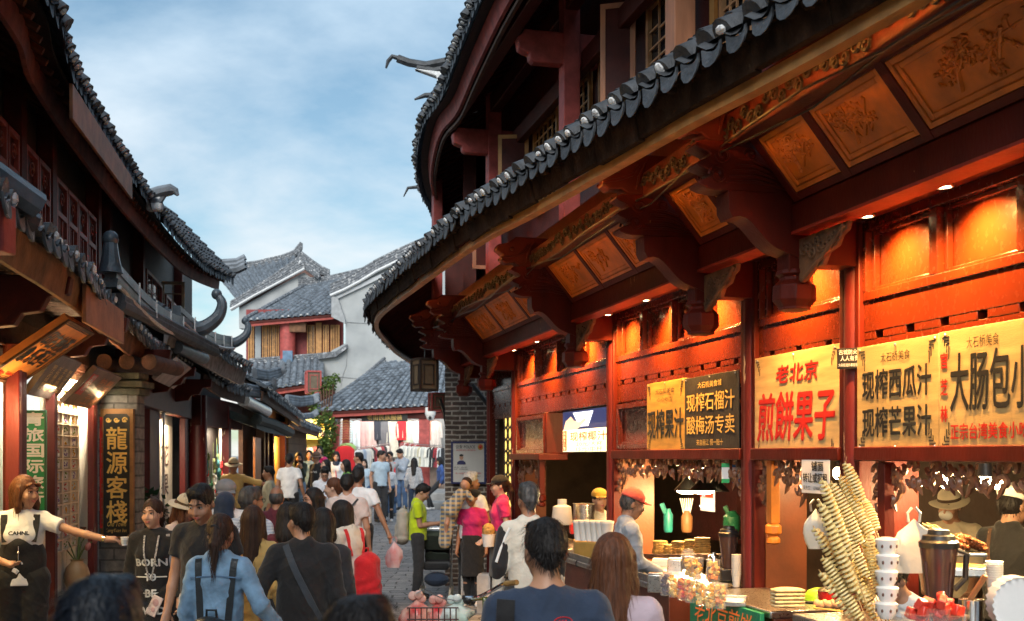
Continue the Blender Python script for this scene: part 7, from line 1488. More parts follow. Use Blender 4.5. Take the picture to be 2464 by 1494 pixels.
        if kind == 'hoodie': A += [('c', tl(-.06, .07, 1.40), tl(.06, .07, 1.40), .06, .06, .03), ('c', tl(-.07, -.02, 1.41), tl(.07, -.02, 1.41), .045, .045, .03)]
        fr = {'short': .55, 'polo': .58, 'dress': 1.6, 'long': 1.92, 'jacket': 1.95, 'hoodie': 1.95, 'collar': 1.9, 'half': 1.05, 'vest': .18, 'rolled': 1.2}[kind]
        for s_ in (1, -1):
            E, W = Ar[s_][0], Ar[s_][1]; u = (E-Sh[s_]).normalized(); ra = .050*fat+t*.8
            if fr < 1: c = Sh[s_]+(E-Sh[s_])*fr; A.append(('c', Sh[s_], c+u*.08, ra, ra*.98, .035, 1., c, u))
            else:
                A.append(('c', Sh[s_], E, ra, ra*.86, .035)); u2 = (W-E).normalized(); c = E+(W-E)*(fr-1); A.append(('c', E, c+u2*.06, ra*.86, ra*.72, .02, 1., c, u2))
        tp = mk({'dress': 'dress', 'jacket': 'jacket', 'hoodie': 'hoodie', 'vest': 'vest'}.get(kind, 'shirt'), A, cm, noise=wr, planes=[((0, 0, hem), (0, 0, -1))])
    else: tp = None
    bk_, bm = bot[0], bot[1]
    if bk_ != 'none':
        A = [('e', V((0, 0, .93)), (.162*w_, .115*fat, .12), .04)]
        if bk_ == 'skirt': z1 = bot[2]; A += [('c', V((0, 0, .95)), V((0, 0, z1-.05)), .16*w_, .20*w_, .03, .75)]; pl = [((0, 0, z1), (0, 0, -1)), ((0, 0, 1.06), (0, 0, 1))]
        else:
            z1 = bot[2] if len(bot) > 2 else .075; sl = {'trousers': .012, 'slim': .004, 'wide': .03, 'shorts': .02}[bk_]
            for s_ in (1, -1):
                hp_, kn, an = Lg[s_]; A += [('c', hp_, kn, .092*fat+sl, .062+sl, .03), ('c', kn, an+V((0, .005, -.03)), .062+sl, .05+sl*1.2, .03)]
            pl = [((0, 0, z1), (0, 0, -1)), ((0, 0, 1.04), (0, 0, 1))]
        mk('skirt' if bk_ == 'skirt' else 'trousers', A, bm, noise=wr, planes=pl)
    if d > 12 or True:
        for s_ in (1, -1):
            an = Lg[s_][2]; mk('shoe', [('c', an+V((0, .03, -.045)), an+V((0, -.06, -.05)), .042, .042, .02), ('c', an+V((0, -.06, -.05)), an+V((0, -.16, -.058)), .043, .03, .02)], shoe, planes=[((0, 0, an.z-.083), (0, 0, -1))]) if base.z+.2 > -1 and (d > 13) else None
    if apron:
        A = [('c', V((0, -.02, 1.0)), V((0, -.02, apron[1])), .165*w_, .19*w_, .03, .78)]; mk('apron', A, apron[0], noise=wr, planes=[((0, 0, apron[1]+.02), (0, 0, -1)), ((0, 0, 1.05), (0, 0, 1))])
    # hair
    hk, hm_ = hair[0], hair[1]; Hh = []; sub = []
    hx_, hy_ = float(hc.x), float(hc.y)+.03
    def hn(G): a_ = np.arctan2(G[0]-hx_, G[1]-hy_); return .0011*np.sin(38*a_+2.5*np.sin(6*G[2]+q1))+.0012*np.sin(17*a_+q2+3*G[2])
    fe = ('e', hd(0, -.105, -.022), (.071, .066, .104), .012, I3)
    if hk in ('short', 'pony', 'bun', 'bob', 'long', 'bald', 'spiky'):
        up_ = .02 if hk == 'spiky' else .0
        if hk == 'bald': Hh = [('e', hd(0, .028, .012), (.081, .09, .088), .01, I3)]; sub = [fe, ('e', hd(0, -.02, .115), (.062, .075, .05), .02, I3)]
        else: Hh = [('e', hd(0, .02, .042+up_), (.085, .098, .096), .01, I3)]; sub = [fe]
        if hk in ('short', 'spiky'): Hh.append(('c', hd(-.028, -.045, .098+up_), hd(.032, -.05, .095+up_), .034, .03, .025)); Hh.append(('c', hd(0, .07, .0), hd(0, .068, -.035), .058, .036, .02)); sub.append(('e', hd(0, -.02, -.085), (.12, .06, .075), .01, I3))
        if hk in ('pony', 'bun'): Hh.append(('c', hd(0, .06, 0), hd(0, .06, -.05), .06, .04, .02)); sub.append(('e', hd(0, -.03, -.085), (.12, .06, .07), .01, I3))
        if hk == 'pony': a = hd(0, .105, .03); Hh += [('c', a, a+V((0, .045, -.10)), .035, .034, .02), ('c', a+V((0, .045, -.10)), a+V((.0, .05, -.26)), .034, .012, .02)]
        if hk == 'bun': Hh.append(('e', hd(0, .115, -.02), (.04, .035, .04), .015, I3))
        if hk in ('bob', 'long'):
            L_ = hair[2] if len(hair) > 2 else (.14 if hk == 'bob' else .36); bz = hd(0, .055, .0)
            Hh += [('c', bz, bz+V((0, .05, -L_)), .088, .07 if hk == 'long' else .085, .03, .72)]
            for s_ in (-1, 1): a = hd(s_*.066, -.012, .03); Hh += [('c', a, a+V((s_*.012, .012, -.13)), .032, .03, .02), ('c', a+V((s_*.012, .012, -.13)), a+V((s_*.02, .025, -L_*.85)), .03, .02, .02)]
            if hk == 'bob': Hh.append(('c', hd(-.04, -.085, .06), hd(.045, -.085, .062), .02, .02, .015))
    elif hk == 'scarf': Hh = [('e', hd(0, .015, .035), (.09, .102, .10), .02, I3), ('c', hd(0, .04, .0), hd(0, .06, -.2), .09, .11, .03, .8)]; sub = [fe]; hn = None
    if Hh:
        ho = mk('hair' if hk != 'scarf' else 'head_scarf', Hh, hm_, h=res*.8, noise=hn, subs=sub, planes=[(hd(0, 0, .06), Rh@V((0, -.12, 1)))] if hat else ())
        if ho and near:  # loose strands break the silhouette
            hv = np.zeros(len(ho.data.vertices)*3, np.float32); ho.data.vertices.foreach_get('co', hv); hv = hv.reshape(-1, 3); mb = MB(); rl = .034 if hk in ('short', 'spiky', 'bald', 'bun') else .10; ctr = hd(0, .02, .02)
            for q in rnd.sample(range(len(hv)), min(len(hv), 900 if d < 6 else 420)):
                p0 = V(hv[q])/k; o_ = (p0-ctr); o_.z *= .6; o_.normalize(); ln = rl*rnd.uniform(.4, 1.3); dn = V((o_.x*.25+rnd.uniform(-.12, .12), o_.y*.25+rnd.uniform(-.05, .15), -1 if p0.z < hc.z+.07 or rl > .05 else -.25)); dn = (dn.normalized()*.85+o_*.35).normalized() if rl < .05 else (dn.normalized()+o_*.06).normalized()
                sd = dn.cross(o_).normalized()*.0013; m1 = p0+o_*.002+dn*ln*.5+o_*.004; e_ = p0+dn*ln+V((rnd.uniform(-.004, .004), rnd.uniform(-.004, .004), 0)); p0 = p0-o_*.002
                mb.add([p0-sd, p0+sd, m1+sd, m1-sd, e_], [(0, 1, 2, 3), (3, 2, 4)])
            mb.v = [tuple(c*k for c in v) for v in mb.v]; mb.build('loose_strands', hm_, ho, recalc=False)
        if hk == 'pony':
            mb = MB(); a = hd(0, .112, .025); mb.tube([a+V((.03*math.cos(q), .012*math.sin(q)+.006, .028*math.sin(q+.5))) for q in [2*PI*j/10 for j in range(11)]], .008, 5); mb.v = [tuple(c*k for c in v) for v in mb.v]; mb.build('hair_tie', BLACK, ho)
    # face
    def kb(mb, name, mat, parent=body): mb.v = [tuple(c*k for c in v) for v in mb.v]; return mb.build(name, mat, parent)
    if abs(((yaw+look[0]+180) % 360)-180) < 115:
        e_, b_ = MB(), MB(); ew = MB()
        for s_ in (-1, 1):
            ew.ell(hd(s_*.032, -.083, .012), (.0155, .008, .0068), 10, 6, Rh); e_.ell(hd(s_*.032, -.0875, .012), (.0075, .006, .0066), 8, 6, Rh); e_.tube([hd(s_*.016, -.089, .0135), hd(s_*.032, -.0915, .0195), hd(s_*.049, -.083, .0145)], .0024, 5)
            b_.tube([hd(s_*.014, -.095, .036), hd(s_*.032, -.095, .042), hd(s_*.052, -.084, .036)], [.004, .0045, .002], 5)
        kb(ew, 'eyes', EYEW); kb(e_, 'pupils', EYEM); kb(b_, 'eyebrows', hm_ if hk != 'scarf' else HAIR)
        mb = MB(); mb.tube([hd(-.023, -.092, -.057), hd(-.01, -.0995, -.0545), hd(0, -.0995, -.056), hd(.01, -.0995, -.0545), hd(.023, -.092, -.057)], [.003, .0058, .0055, .0058, .003], 6); mb.tube([hd(-.017, -.094, -.063), hd(0, -.0985, -.066), hd(.017, -.094, -.063)], [.003, .0065, .003], 6); kb(mb, 'lips', LIP)
    if glasses:
        mb = MB()
        for s_ in (-1, 1): mb.tube([hd(s_*.034+.024*math.cos(a), -.104, .008+.019*math.sin(a)) for a in [2*PI*j/12 for j in range(13)]], .0022, 4); mb.tube([hd(s_*.058, -.103, .012), hd(s_*.082, -.01, .014)], .002, 4)
        mb.tube([hd(-.010, -.105, .012), hd(.010, -.105, .012)], .002, 4); kb(mb, 'glasses', BLACK)
    # hats
    if hat:
        ht, hmt = hat[0], hat[1]
        if ht in ('cap', 'beret', 'brim', 'toque'):
            if ht == 'cap': A = [('e', hd(0, .01, .062), (.095, .108, .082), .01, I3)]; pl_ = [(hd(0, 0, .042), Rh@V((0, .12, -1)))]
            elif ht == 'beret': A = [('e', hd(.01, .015, .085), (.105, .115, .05), .01, I3), ('e', hd(0, .01, .05), (.09, .102, .045), .02, I3)]; pl_ = [(hd(0, 0, .035), Rh@V((0, .1, -1)))]
            elif ht == 'toque': A = [('e', hd(0, .01, .075), (.10, .112, .07), .01, I3), ('e', hd(0, .01, .1), (.115, .125, .04), .02, I3)]; pl_ = [(hd(0, 0, .04), Rh@V((0, .1, -1)))]
            else: A = [('e', hd(0, .01, .075), (.088, .098, .085), .01, I3)]; pl_ = [(hd(0, 0, .045), Rh@V((0, .12, -1)))]
            ho = mk('hat' if ht != 'cap' else 'cap', A, hmt, planes=pl_, h=res*.9)
            if ht == 'cap':
                mb = MB(); T_, Bt = [], []
                for j in range(11): a = -1.1+2.2*j/10; T_.append((hd(.084*math.sin(a), .008-.088*math.cos(a), .052), hd(.094*math.sin(a), -.085-.085*math.cos(a)**.7, .026+.018*math.cos(a))))
                vs = [p for q in T_ for p in q]+[p-Rh@V((0, 0, .006)) for q in T_ for p in q]; n_2 = 22
                mb.add(vs, [(2*j, 2*j+1, 2*j+3, 2*j+2) for j in range(10)]+[(22+2*j, 22+2*j+2, 22+2*j+3, 22+2*j+1) for j in range(10)]+[(2*j+1, 22+2*j+1, 22+2*j+3, 2*j+3) for j in range(10)]); kb(mb, 'peak', hmt, ho)
            if ht == 'brim':
                mb = MB(); rows = [[hd(r*math.cos(a), .01+r*1.08*math.sin(a), z+.012*math.sin(2*a+q1)*(r > .1)) for a in [2*PI*j/28 for j in range(28)]] for r, z in ((.085, .052), (.12, .044), (.158, .032), (.158, .026), (.12, .038), (.083, .046))]
                mb.add([p for r in rows for p in r], [(i*28+j, i*28+(j+1) % 28, ((i+1) % 6)*28+(j+1) % 28, ((i+1) % 6)*28+j) for i in range(6) for j in range(28)]); kb(mb, 'brim', hmt, ho)
                mb = MB(); mb.lathe([(.092, 0), (.0935, .012), (.092, .024)], (0, 0, 0), 24); mb.v = [tuple(hd(v[0], v[1]*1.1+.01, v[2]+.05)) for v in mb.v]; kb(mb, 'hat_band', M('hat band', (.08, .05, .03), .8), ho)
    root['_k'] = k; del root['_k']
    info = dict(root=root, k=k, base=base, yaw=R_(yaw), Ar=Ar, Sh=Sh, hd=hd, top=tp, body=body, tl=tl)
    PEOPLE[label] = info; return info
def loc2w(i, p): return i['base']+Matrix.Rotation(i['yaw'], 3, 'Z')@(V(p)*i['k'])
def local_mesh(i, name, mb, mat, parent=None):
    mb.v = [tuple(c*i['k'] for c in v) for v in mb.v]; return mb.build(name, mat, parent or i['root'])
def wrap(i, body, cx, cz, w, h, mat, mb=None, back=False, bold=.0, shear=0, off=.004, slant=0., part='shirt_print'):
    """print lettering on the shirt, following its surface"""
    v, f = text_mesh(body, shear); lo, hi = v.min(0), v.max(0); m = i['top'].data; bv = BVHTree.FromPolygons([q.co[:] for q in m.vertices], [tuple(p.vertices) for p in m.polygons]); out = []; k = i['k']; sg = 1 if back else -1
    for x, y, _ in v:
        X_ = (x-(lo[0]+hi[0])/2)/(hi[0]-lo[0])*w; Z_ = (y-(lo[1]+hi[1])/2)/(hi[1]-lo[1])*h+slant*X_; xx = cx+(X_ if not back else -X_); p = V((xx*k, sg*1.0, (cz+Z_)*k)); r = bv.ray_cast(p, V((0, -sg, 0)), 3)
        yy = r[0].y if r[0] else sg*.1*k; out.append((xx*k, yy+sg*off, (cz+Z_)*k))
    own = mb is None; mb = mb or MB(); mb.add(out, f)
    if bold:
        for n_, (a, b) in enumerate(((1, 0), (-1, 0), (0, 1), (0, -1))): mb.add([(p[0]+a*bold*h, p[1]-sg*.0003*(n_+1), p[2]+b*bold*h) for p in out], f)
    return mb.build(part, mat, i['top'], recalc=False) if own else mb
def surf(i, x, z, back=False, off=.006):
    m = i['top'].data
    if 'bv' not in i: i['bv'] = BVHTree.FromPolygons([q.co[:] for q in m.vertices], [tuple(p.vertices) for p in m.polygons])
    k = i['k']; sg = 1 if back else -1; r = i['bv'].ray_cast(V((x*k, sg, z*k)), V((0, -sg, 0)), 3); y = r[0].y/k if r[0] else sg*.11
    return V((x, y+sg*off, z))
def sdf_thing(name, i, pr, mat, label, cat, res=.01, parts=(), noise=None, group=None):
    """a bag, phone or cup modelled in a person's frame but standing as a thing of its own"""
    t = thing(name, i['base'], label, cat, group, rz=i['yaw']); WORLD[t] = V((0, 0, 0)); k = i['k']; v, f = sdf_mesh(pr, res/k, noise=noise); m = mesh_from('body', v*k, f); m.materials.append(mat); o = bpy.data.objects.new('bag_body' if 'bag' in name or 'pack' in name else 'body', m); COL.objects.link(o); o.parent = t; WORLD[o] = V((0, 0, 0)); return t
def phone(i, s_, label, mat=BLACK):
    E, W, dv, pn = i['Ar'][s_]; dv = dv.normalized(); c = W+dv*.10+V((0, 0, .03)); t = thing('phone', i['base'], label, 'phone', rz=i['yaw']); WORLD[t] = V((0, 0, 0)); u = V((0, -.8, .6)).normalized(); Rm = Matrix((V((1, 0, 0)), u, V((1, 0, 0)).cross(u))).transposed(); mb = MB(); mb.box(c+V((-s_*.02, -.01, .01)), (.074, .15, .009), Rm); local_mesh(i, 'case', mb, mat, t); mb = MB(); mb.box(c+V((-s_*.02, -.01, .01))+Rm@V((0, 0, .0052)), (.068, .14, .001), Rm); local_mesh(i, 'glass', mb, GLASS, t); return t
# ---------------- the crowd ----------------
def strap(i, pts, mat, back=True, w=.02, name='strap', parent=None, th=.35):
    P3 = [surf(i, x, z, back) for x, z in pts]; P3 = catmull(P3, 4); mb = MB(); N = len(P3)
    vs = []
    for j, p in enumerate(P3):
        t = (P3[min(j+1, N-1)]-P3[max(j-1, 0)]).normalized(); s_ = t.cross(V((0, 1, 0))).normalized(); o = V((0, .006 if back else -.006, 0))
        vs += [p-s_*w, p+s_*w, p+s_*w+o, p-s_*w+o]
    mb.add(vs, [(4*j+a, 4*j+(a+1) % 4, 4*j+4+(a+1) % 4, 4*j+4+a) for j in range(N-1) for a in range(4)]+[(0, 1, 2, 3), (4*N-4, 4*N-3, 4*N-2, 4*N-1)])
    return local_mesh(i, name, mb, mat, parent or i['top'])
def backpack(i, label, mat, z0, z1, w, dpt=.10, y=.2, x=0, straps=True, smat=None, logo=False):
    c = (z0+z1)/2; pr = [('c', (x-w*.30, y, z0+.07), (x-w*.27, y-.01, z1-.09), .085, .07, .08), ('c', (x+w*.30, y, z0+.07), (x+w*.27, y-.01, z1-.09), .085, .07, .08), ('c', (x, y+.01, z0+.07), (x, y, z1-.08), .10, .085, .06), ('c', (x, y+.05, z0+.09), (x, y+.045, c-.02), .075, .07, .04)]
    t = sdf_thing('backpack', i, pr, mat, label, 'backpack', .011, noise=lambda G: .005*np.sin(25*G[0]+18*G[2]+4*np.sin(14*G[2])))
    if straps:
        for s_ in (-1, 1): strap(i, [(x+s_*w*.30, z1-.03), (x+s_*w*.38, 1.36), (x+s_*w*.40, 1.425)], smat or mat, True, .022, 'shoulder_strap', t)
    mb = MB(); mb.tube([(x-.035, y-.03, z1-.02), (x-.03, y-.02, z1+.045), (x+.03, y-.02, z1+.045), (x+.035, y-.03, z1-.02)], .009, 6); local_mesh(i, 'grab_handle', mb, smat or mat, t)
    return t
# 1 shop girl reaching out with a tasting cup
p = person('woman in white tee and black overalls stretching out an arm with a cup', 53, 1143, 8.2, 14, 1.60, True, ('short', CWHT), ('wide', CBLK), hair=('bob', HAIRR, .22), look=(52, 6), hands={'l': (.66, -.20, 1.21, (.2, .4, -1), (.9, -.15, -.05), (0, 0, -1)), 'r': (-.09, -.25, 1.06, (-.9, .1, -.5), (.75, -.4, -.25), (0, 0, 1))}, res=.0078, skin=SKIN)
wrap(p, 'CAHNL', 0, 1.27, .15, .028, CBLK, bold=.06)
v, f = sdf_mesh([('e', (0, 0, 1.06), (.165, .126, .16), .05), ('c', (0, 0, 1.1), (0, 0, .86), .165, .175, .05, .72), ('e', (0, -.03, 1.18), (.12, .125, .10), .04)], .012, planes=[((0, 0, 1.235), (0, 0, 1)), ((0, 0, .9), (0, 0, -1))]); m = mesh_from('bib', v*p['k'], f); m.materials.append(CBLK); o = bpy.data.objects.new('overall_bib', m); COL.objects.link(o); o.parent = p['root']; WORLD[o] = V((0, 0, 0))
for s_ in (-1, 1): strap(p, [(s_*.10, 1.2), (s_*.115, 1.32), (s_*.118, 1.41)], CBLK, False, .024, 'overall_strap')
mb = MB(); mb.tube([(0, -.155, 1.17), (0, -.16, 1.06)], .004, 5); mb.ell((0, -.158, 1.12), .012, 8, 6); local_mesh(p, 'zip_pull', mb, CHROME)
mb = MB(); W = p['Ar'][1][1]; E = p['Ar'][1][0]; u = (W-E).normalized(); mb.tube([W-u*.02, W+u*.005], .031, 12); local_mesh(p, 'bracelet', mb, CHROME, p['body'])
wv = loc2w(p, W+p['Ar'][1][2].normalized()*.145+V((0, 0, -.01))); t = thing('tasting_cup', wv, 'tiny white paper cup held out by the woman in overalls', 'cup'); mb = MB(); mb.lathe([(.020, -.03), (.028, .028), (.030, .031), (.026, .029)], wv, 14); mb.build('cup', PAPER, t); mb = MB(); mb.lathe([(.0215, -.02), (.0265, .012)], wv+V((0, -.0015, 0)), 14); mb.build('printed_band', M('cup print', (.5, .52, .5), .6), t)
wv = loc2w(p, p['Ar'][-1][1]+p['Ar'][-1][2].normalized()*.11+V((0, -.02, -.03))); t = thing('folded_tissue', wv, 'white folded tissue in the lowered hand of the woman in overalls', 'tissue'); mb = MB(); mb.box(wv, (.035, .014, .03), Matrix.Rotation(.5, 3, 'Y')); mb.build('fold', PAPER, t, bevel=.004); mb = MB(); mb.box(wv+V((.006, .008, -.006)), (.03, .008, .03), Matrix.Rotation(.7, 3, 'Y')); mb.build('inner_fold', PAPER, t)
# 2 woman in black hoodie
p = person('woman in black hoodie with bold white slogan and lanyard, facing the camera', 371, 1199, 9.0, 4, None, True, ('hoodie', CBLK, .55), ('trousers', CBLK), hair=('pony', HAIRB), look=(-14, 4), skin=SKIN2, res=.0085)
for i_, (s_, z) in enumerate((('BORN', 1.17), ('TO', 1.045), ('BE', .905), ('WILD', .755))): wrap(p, s_, .0, z, {0: .26, 1: .09, 2: .09, 3: .22}[i_], .062, WHT, bold=.05)
for z in (1.045, .905): strap(p, [(-.13, z+.0), (0, z+.002), (.13, z)], WHT, False, .005, 'print_bar')
for s_ in (-1, 1): strap(p, [(s_*.06, 1.40), (s_*.05, 1.25), (s_*.01, 1.02)], M('speckled lanyard', (.2, .2, .22), .7, .9, 90, .1, c2=(.6, .6, .62)), False, .007, 'lanyard')
strap(p, [(.13, 1.41), (.15, 1.2), (.16, 1.1)], CGRY, False, .016, 'bag_strap')
c = surf(p, .035, .80, False, .02); wv = loc2w(p, c); t = thing('pendant_phone', wv, 'pink patterned phone hanging on the lanyard of the woman in the slogan hoodie', 'phone'); Rm = Matrix.Rotation(.45, 3, 'Y'); mb = MB(); mb.box(wv, (.085, .012, .165), Rm); mb.build('phone_case', M('pale pink case', (.75, .62, .60), .35, .1, 20), t, bevel=.008); mb = MB(); mb.ell(wv+Rm@V((.0, -.008, .03)), (.025, .002, .03), 10, 6); mb.ell(wv+Rm@V((.005, -.008, -.03)), (.016, .002, .02), 10, 6); mb.build('flower_print', M('printed petal', (.62, .38, .38), .5), t)
# 3 man in black tee
p = person('man in black tee with grey graphic looking down beside the woman in the slogan hoodie', 494, 1158, 7.7, -8, None, False, ('short', CBLK), ('slim', CL('pale grey jeans', (.45, .46, .5))), hair=('short', HAIR), look=(-3, 24), skin=SKIN, hands={'r': (-.25, -.05, .84)}, res=.0078)
mb = MB(); rn = random.Random(7)
for k in range(55):
    x, z = rn.gauss(.075, .04), rn.gauss(1.10, .075); a = surf(p, x, z, False, .003); b = surf(p, x+rn.uniform(-.02, .02), z+rn.uniform(-.035, .035), False, .003); mb.tube([a, (a+b)/2, b], [.001, rn.uniform(.002, .007), .001], 4)
local_mesh(p, 'graphic_print', mb, M('grey print ink', (.45, .45, .47), .8, .4, 40), p['top'])
# 4 woman in denim jacket
p = person('ponytailed woman in light denim jacket with a black backpack, seen from behind', 528, 1236, 6.9, 178, 1.6, True, ('jacket', CDEN, .80), ('trousers', STRIPE('black white striped trousers', (.7, .7, .7), (.02, .02, .02), 22, 0)), hair=('pony', HAIRB), look=(0, 6), hands={'r': (-.37, -.10, .95)}, res=.0078)
strap(p, [(-.17, 1.30), (-.05, 1.315), (.05, 1.315), (.17, 1.30)], CL('denim seam', (.12, .22, .36)), True, .004, 'yoke_seam')
backpack(p, 'small black leather backpack on the denim jacket', LEATH, .76, 1.06, .30, smat=LEATH)
# 5 man in black jacket
p = person('man in black jacket with a crossbody strap, seen from behind with his head turned left', 729, 1209, 7.45, 182, 1.66, False, ('jacket', CBLK, .72), ('trousers', CDGR), hair=('short', HAIR), look=(38, 2), hands={'l': (.30, -.10, .95)}, fat=1.08, res=.008)
strap(p, [(.11, 1.43), (.04, 1.28), (-.05, 1.1), (-.15, .88)], CL('grey webbing', (.045, .055, .07)), True, .022, 'crossbody_strap')
# 6 woman behind him
p = person('dark haired woman in charcoal jacket with red piping close behind the man in black jacket', 778, 1222, 8.1, 170, 1.6, True, ('jacket', CL('charcoal fleece', (.022, .022, .026)), .7), ('trousers', CDGR), hair=('bob', HAIR, .17), look=(20, 0)); strap(p, [(-.15, 1.38), (-.165, 1.25), (-.17, 1.15)], CRED, True, .006, 'red_piping')
# 7 woman in cream dress
p = person('woman with long black hair in cream linen dress facing left with a red backpack', 838, 1198, 9.9, -120, None, True, ('dress', CCRM, .25), ('trousers', CCRM), hair=('long', HAIR, .34), look=(10, 30), hands={'l': (.08, -.27, 1.10), 'r': (-.08, -.27, 1.08)})
backpack(p, 'bright red canvas backpack on the woman in the cream dress', CRED, .68, 1.20, .30, y=.235, smat=CRED)
# 8 long brown haired woman
p = person('woman with very long brown hair over a mustard plaid shirt, seen from behind', 608, 1217, 8.3, 180, 1.6, True, ('long', STRIPE('mustard plaid', (.55, .36, .12), (.62, .50, .32), 12, 2, .5, .9, (.2, .12, .05), 0), .8), ('trousers', CDGR), hair=('long', HAIRB, .52), look=(0, 0))
# 9 grey haired man
p = person('grey haired man in pale striped shirt between the ponytail and the maroon polo', 600, 1170, 9.6, 160, None, False, ('short', STRIPE('pale blue striped shirt', (.55, .62, .72), (.38, .46, .6), 40, 2, .6)), ('trousers', CDGR), hair=('short', HAIRS), look=(-25, 0), glasses=True, skin=SKIN3)
# 10 balding man
p = person('balding man in maroon polo seen from behind', 665, 1171, 12.4, 180, None, False, ('polo', CMAR), ('trousers', CDGR), hair=('bald', HAIRS), skin=SKIN3, fat=1.1)
# 11
p = person('woman with dark bob in maroon top in the middle of the crowd', 692, 1209, 9.2, 176, 1.58, True, ('short', CMAR), ('trousers', CDGR), hair=('bob', HAIR, .16))
# 12
p = person('woman with glasses and long black hair glancing left', 757, 1173, 11.4, -30, None, True, ('short', CL('soft white blouse', (.62, .62, .66))), ('trousers', CJEAN), hair=('long', HAIR, .3), look=(-22, 4), glasses=True)
# 13
p = person('woman with auburn bun in white shirt in profile', 806, 1149, 14.6, -95, None, True, ('collar', CWHT), ('trousers', CDGR), hair=('bun', HAIRR), look=(0, 4), skin=SKIN2)
# 14, 15
p = person('man in blush polo with a black crossbody strap, seen from behind', 835, 1140, 14.4, 178, None, False, ('polo', CBEI), ('trousers', CDGR), hair=('short', HAIR), fat=1.08); strap(p, [(-.14, 1.42), (-.05, 1.3), (.10, 1.1), (.16, 1.0)], BLACK, True, .012, 'crossbody_strap')
p = person('broad man in white tee seen from behind, swinging a red carrier bag', 861, 1124, 15.3, 172, 1.78, False, ('short', CWHT), ('shorts', CBLK, .45), hair=('short', HAIR), fat=1.12, skin=SKIN3, hands={'r': (-.42, .05, .86)})
wv = loc2w(p, (-.50, .05, .62)); bag('carrier_bag', wv+V((0, 0, -.22)), .10, .36, M('red white carrier film', (.62, .02, .02), .4, .2, 3, .2, c2=(.75, .7, .7)), 'red and white carrier bag in the hand of the broad man in white', 4, .5)
# 16 lime polo
p = person('young man in lime green polo with a beige backpack reading his phone', 1005, 1159, 16.8, 92, None, False, ('polo', CLIME), ('trousers', CDGR), hair=('short', HAIR), look=(0, 30), hands={'l': (.05, -.27, 1.10), 'r': (-.06, -.27, 1.10)}, res=.011); phone(p, 1, 'black phone in the hands of the lime polo man'); backpack(p, 'beige canvas backpack on the lime polo man', CL('beige canvas', (.42, .37, .30)), .82, 1.32, .34, y=.22)
# 18 old man and child
p = person('white haired man in white shirt carrying a child on his shoulder', 1130, 1138, 16.0, 155, None, False, ('short', CWHT), ('trousers', CBLK), hair=('spiky', HAIRW), look=(-50, 0), hands={'l': (.20, -.34, 1.12), 'r': (-.14, -.30, 1.2)}, skin=SKIN3, res=.011)
cp_ = P(1119, 1166, 15.72)-V((.04, -.02, .53)); t = thing('person', cp_, 'sleeping child in blue and tan plaid flannel on the shoulder of the white haired man', 'person'); kk = Matrix.Rotation(.35, 3, 'Y')
pr = [('e', (.04, -.02, .53), (.082, .09, .092), .02), ('c', (.04, -.05, .50), (.045, -.085, .485), .03, .012, .03), ('c', (0, 0, .40), (-.2, .0, .1), .05, .06, .03), ('c', (-.2, 0, .12), (-.26, -.05, -.10), .06, .04, .03), ('c', (-.26, -.05, -.10), (-.28, 0, -.3), .04, .03, .02), ('c', (.1, -.02, .4), (.16, -.1, .28), .03, .025, .02)]
v, f = sdf_mesh(pr, .011); m = mesh_from('body', v, f); m.materials.append(SKIN); o = bpy.data.objects.new('body', m); COL.objects.link(o); o.parent = t
for nm, pr_, mt in (('shirt', [('c', (-.03, 0, .38), (-.2, 0, .1), .10, .13, .04), ('c', (.06, -.02, .41), (.15, -.09, .3), .045, .04, .03), ('c', (-.1, .0, .37), (-.2, -.06, .22), .045, .04, .03), ('c', (-.22, 0, .14), (-.30, .02, -.42), .14, .10, .05, .5)], CPLA), ('hair', [('e', (.06, .01, .57), (.088, .09, .085), .01)], HAIRB)):
    v, f = sdf_mesh(pr_, .012, noise=lambda G: .004*np.sin(35*G[2]+20*G[0]), subs=[('e', (.05, -.11, .50), (.07, .075, .09), .01)] if nm == 'hair' else ()); m = mesh_from(nm, v, f); m.materials.append(mt); o = bpy.data.objects.new(nm, m); COL.objects.link(o); o.parent = t
t.scale = (.86,)*3; t.location = P(1119, 1166, 15.72)-V((.034, -.017, .456))
# 19, 20 juice stall staff
p = person('stall hand in magenta polo, black beret and black apron standing by the brick pier', 1137, 1177, 15.9, -12, None, True, ('polo', CPNK), ('slim', CBLK), hair=('bun', HAIR), hat=('beret', CBLK), look=(-22, -4), skin=SKIN3, apron=(CBLK, .42), res=.011, shoe=SHOEW)
mb = MB(); [mb.tube([(-.16+.016*j, -.055+.012*j, .45), (-.155+.016*j, -.06+.012*j, .1)], .005, 4) for j in range(3)]; local_mesh(p, 'trouser_stripe', mb, WHT)
p = person('stall hand in magenta polo and black cap looking left beside the red column', 1206, 1144, 14.9, -80, None, True, ('polo', CPNK), ('slim', CBLK), hair=('pony', HAIRB), hat=('cap', CBLK), look=(-5, 4), skin=SKIN2, apron=(CL('grey canvas apron', (.10, .10, .095)), .45), hands={'r': (-.12, -.2, .92)}, res=.011)
wv = loc2w(p, (.12, -.18, .93)); t = thing('coconut_bucket', wv, 'white bucket holding a husked coconut in front of the capped stall hand', 'bucket'); mb = MB(); mb.lathe([(.07, -.09), (.09, .07), (.095, .075)], wv, 16); mb.build('bucket', WHITEP, t); mb = MB(); mb.ell(wv+UP*.12, (.085, .085, .10), 14, 9); mb.build('coconut', M('coconut husk', (.42, .24, .07), .9, .4, 30, .8, 50), t)
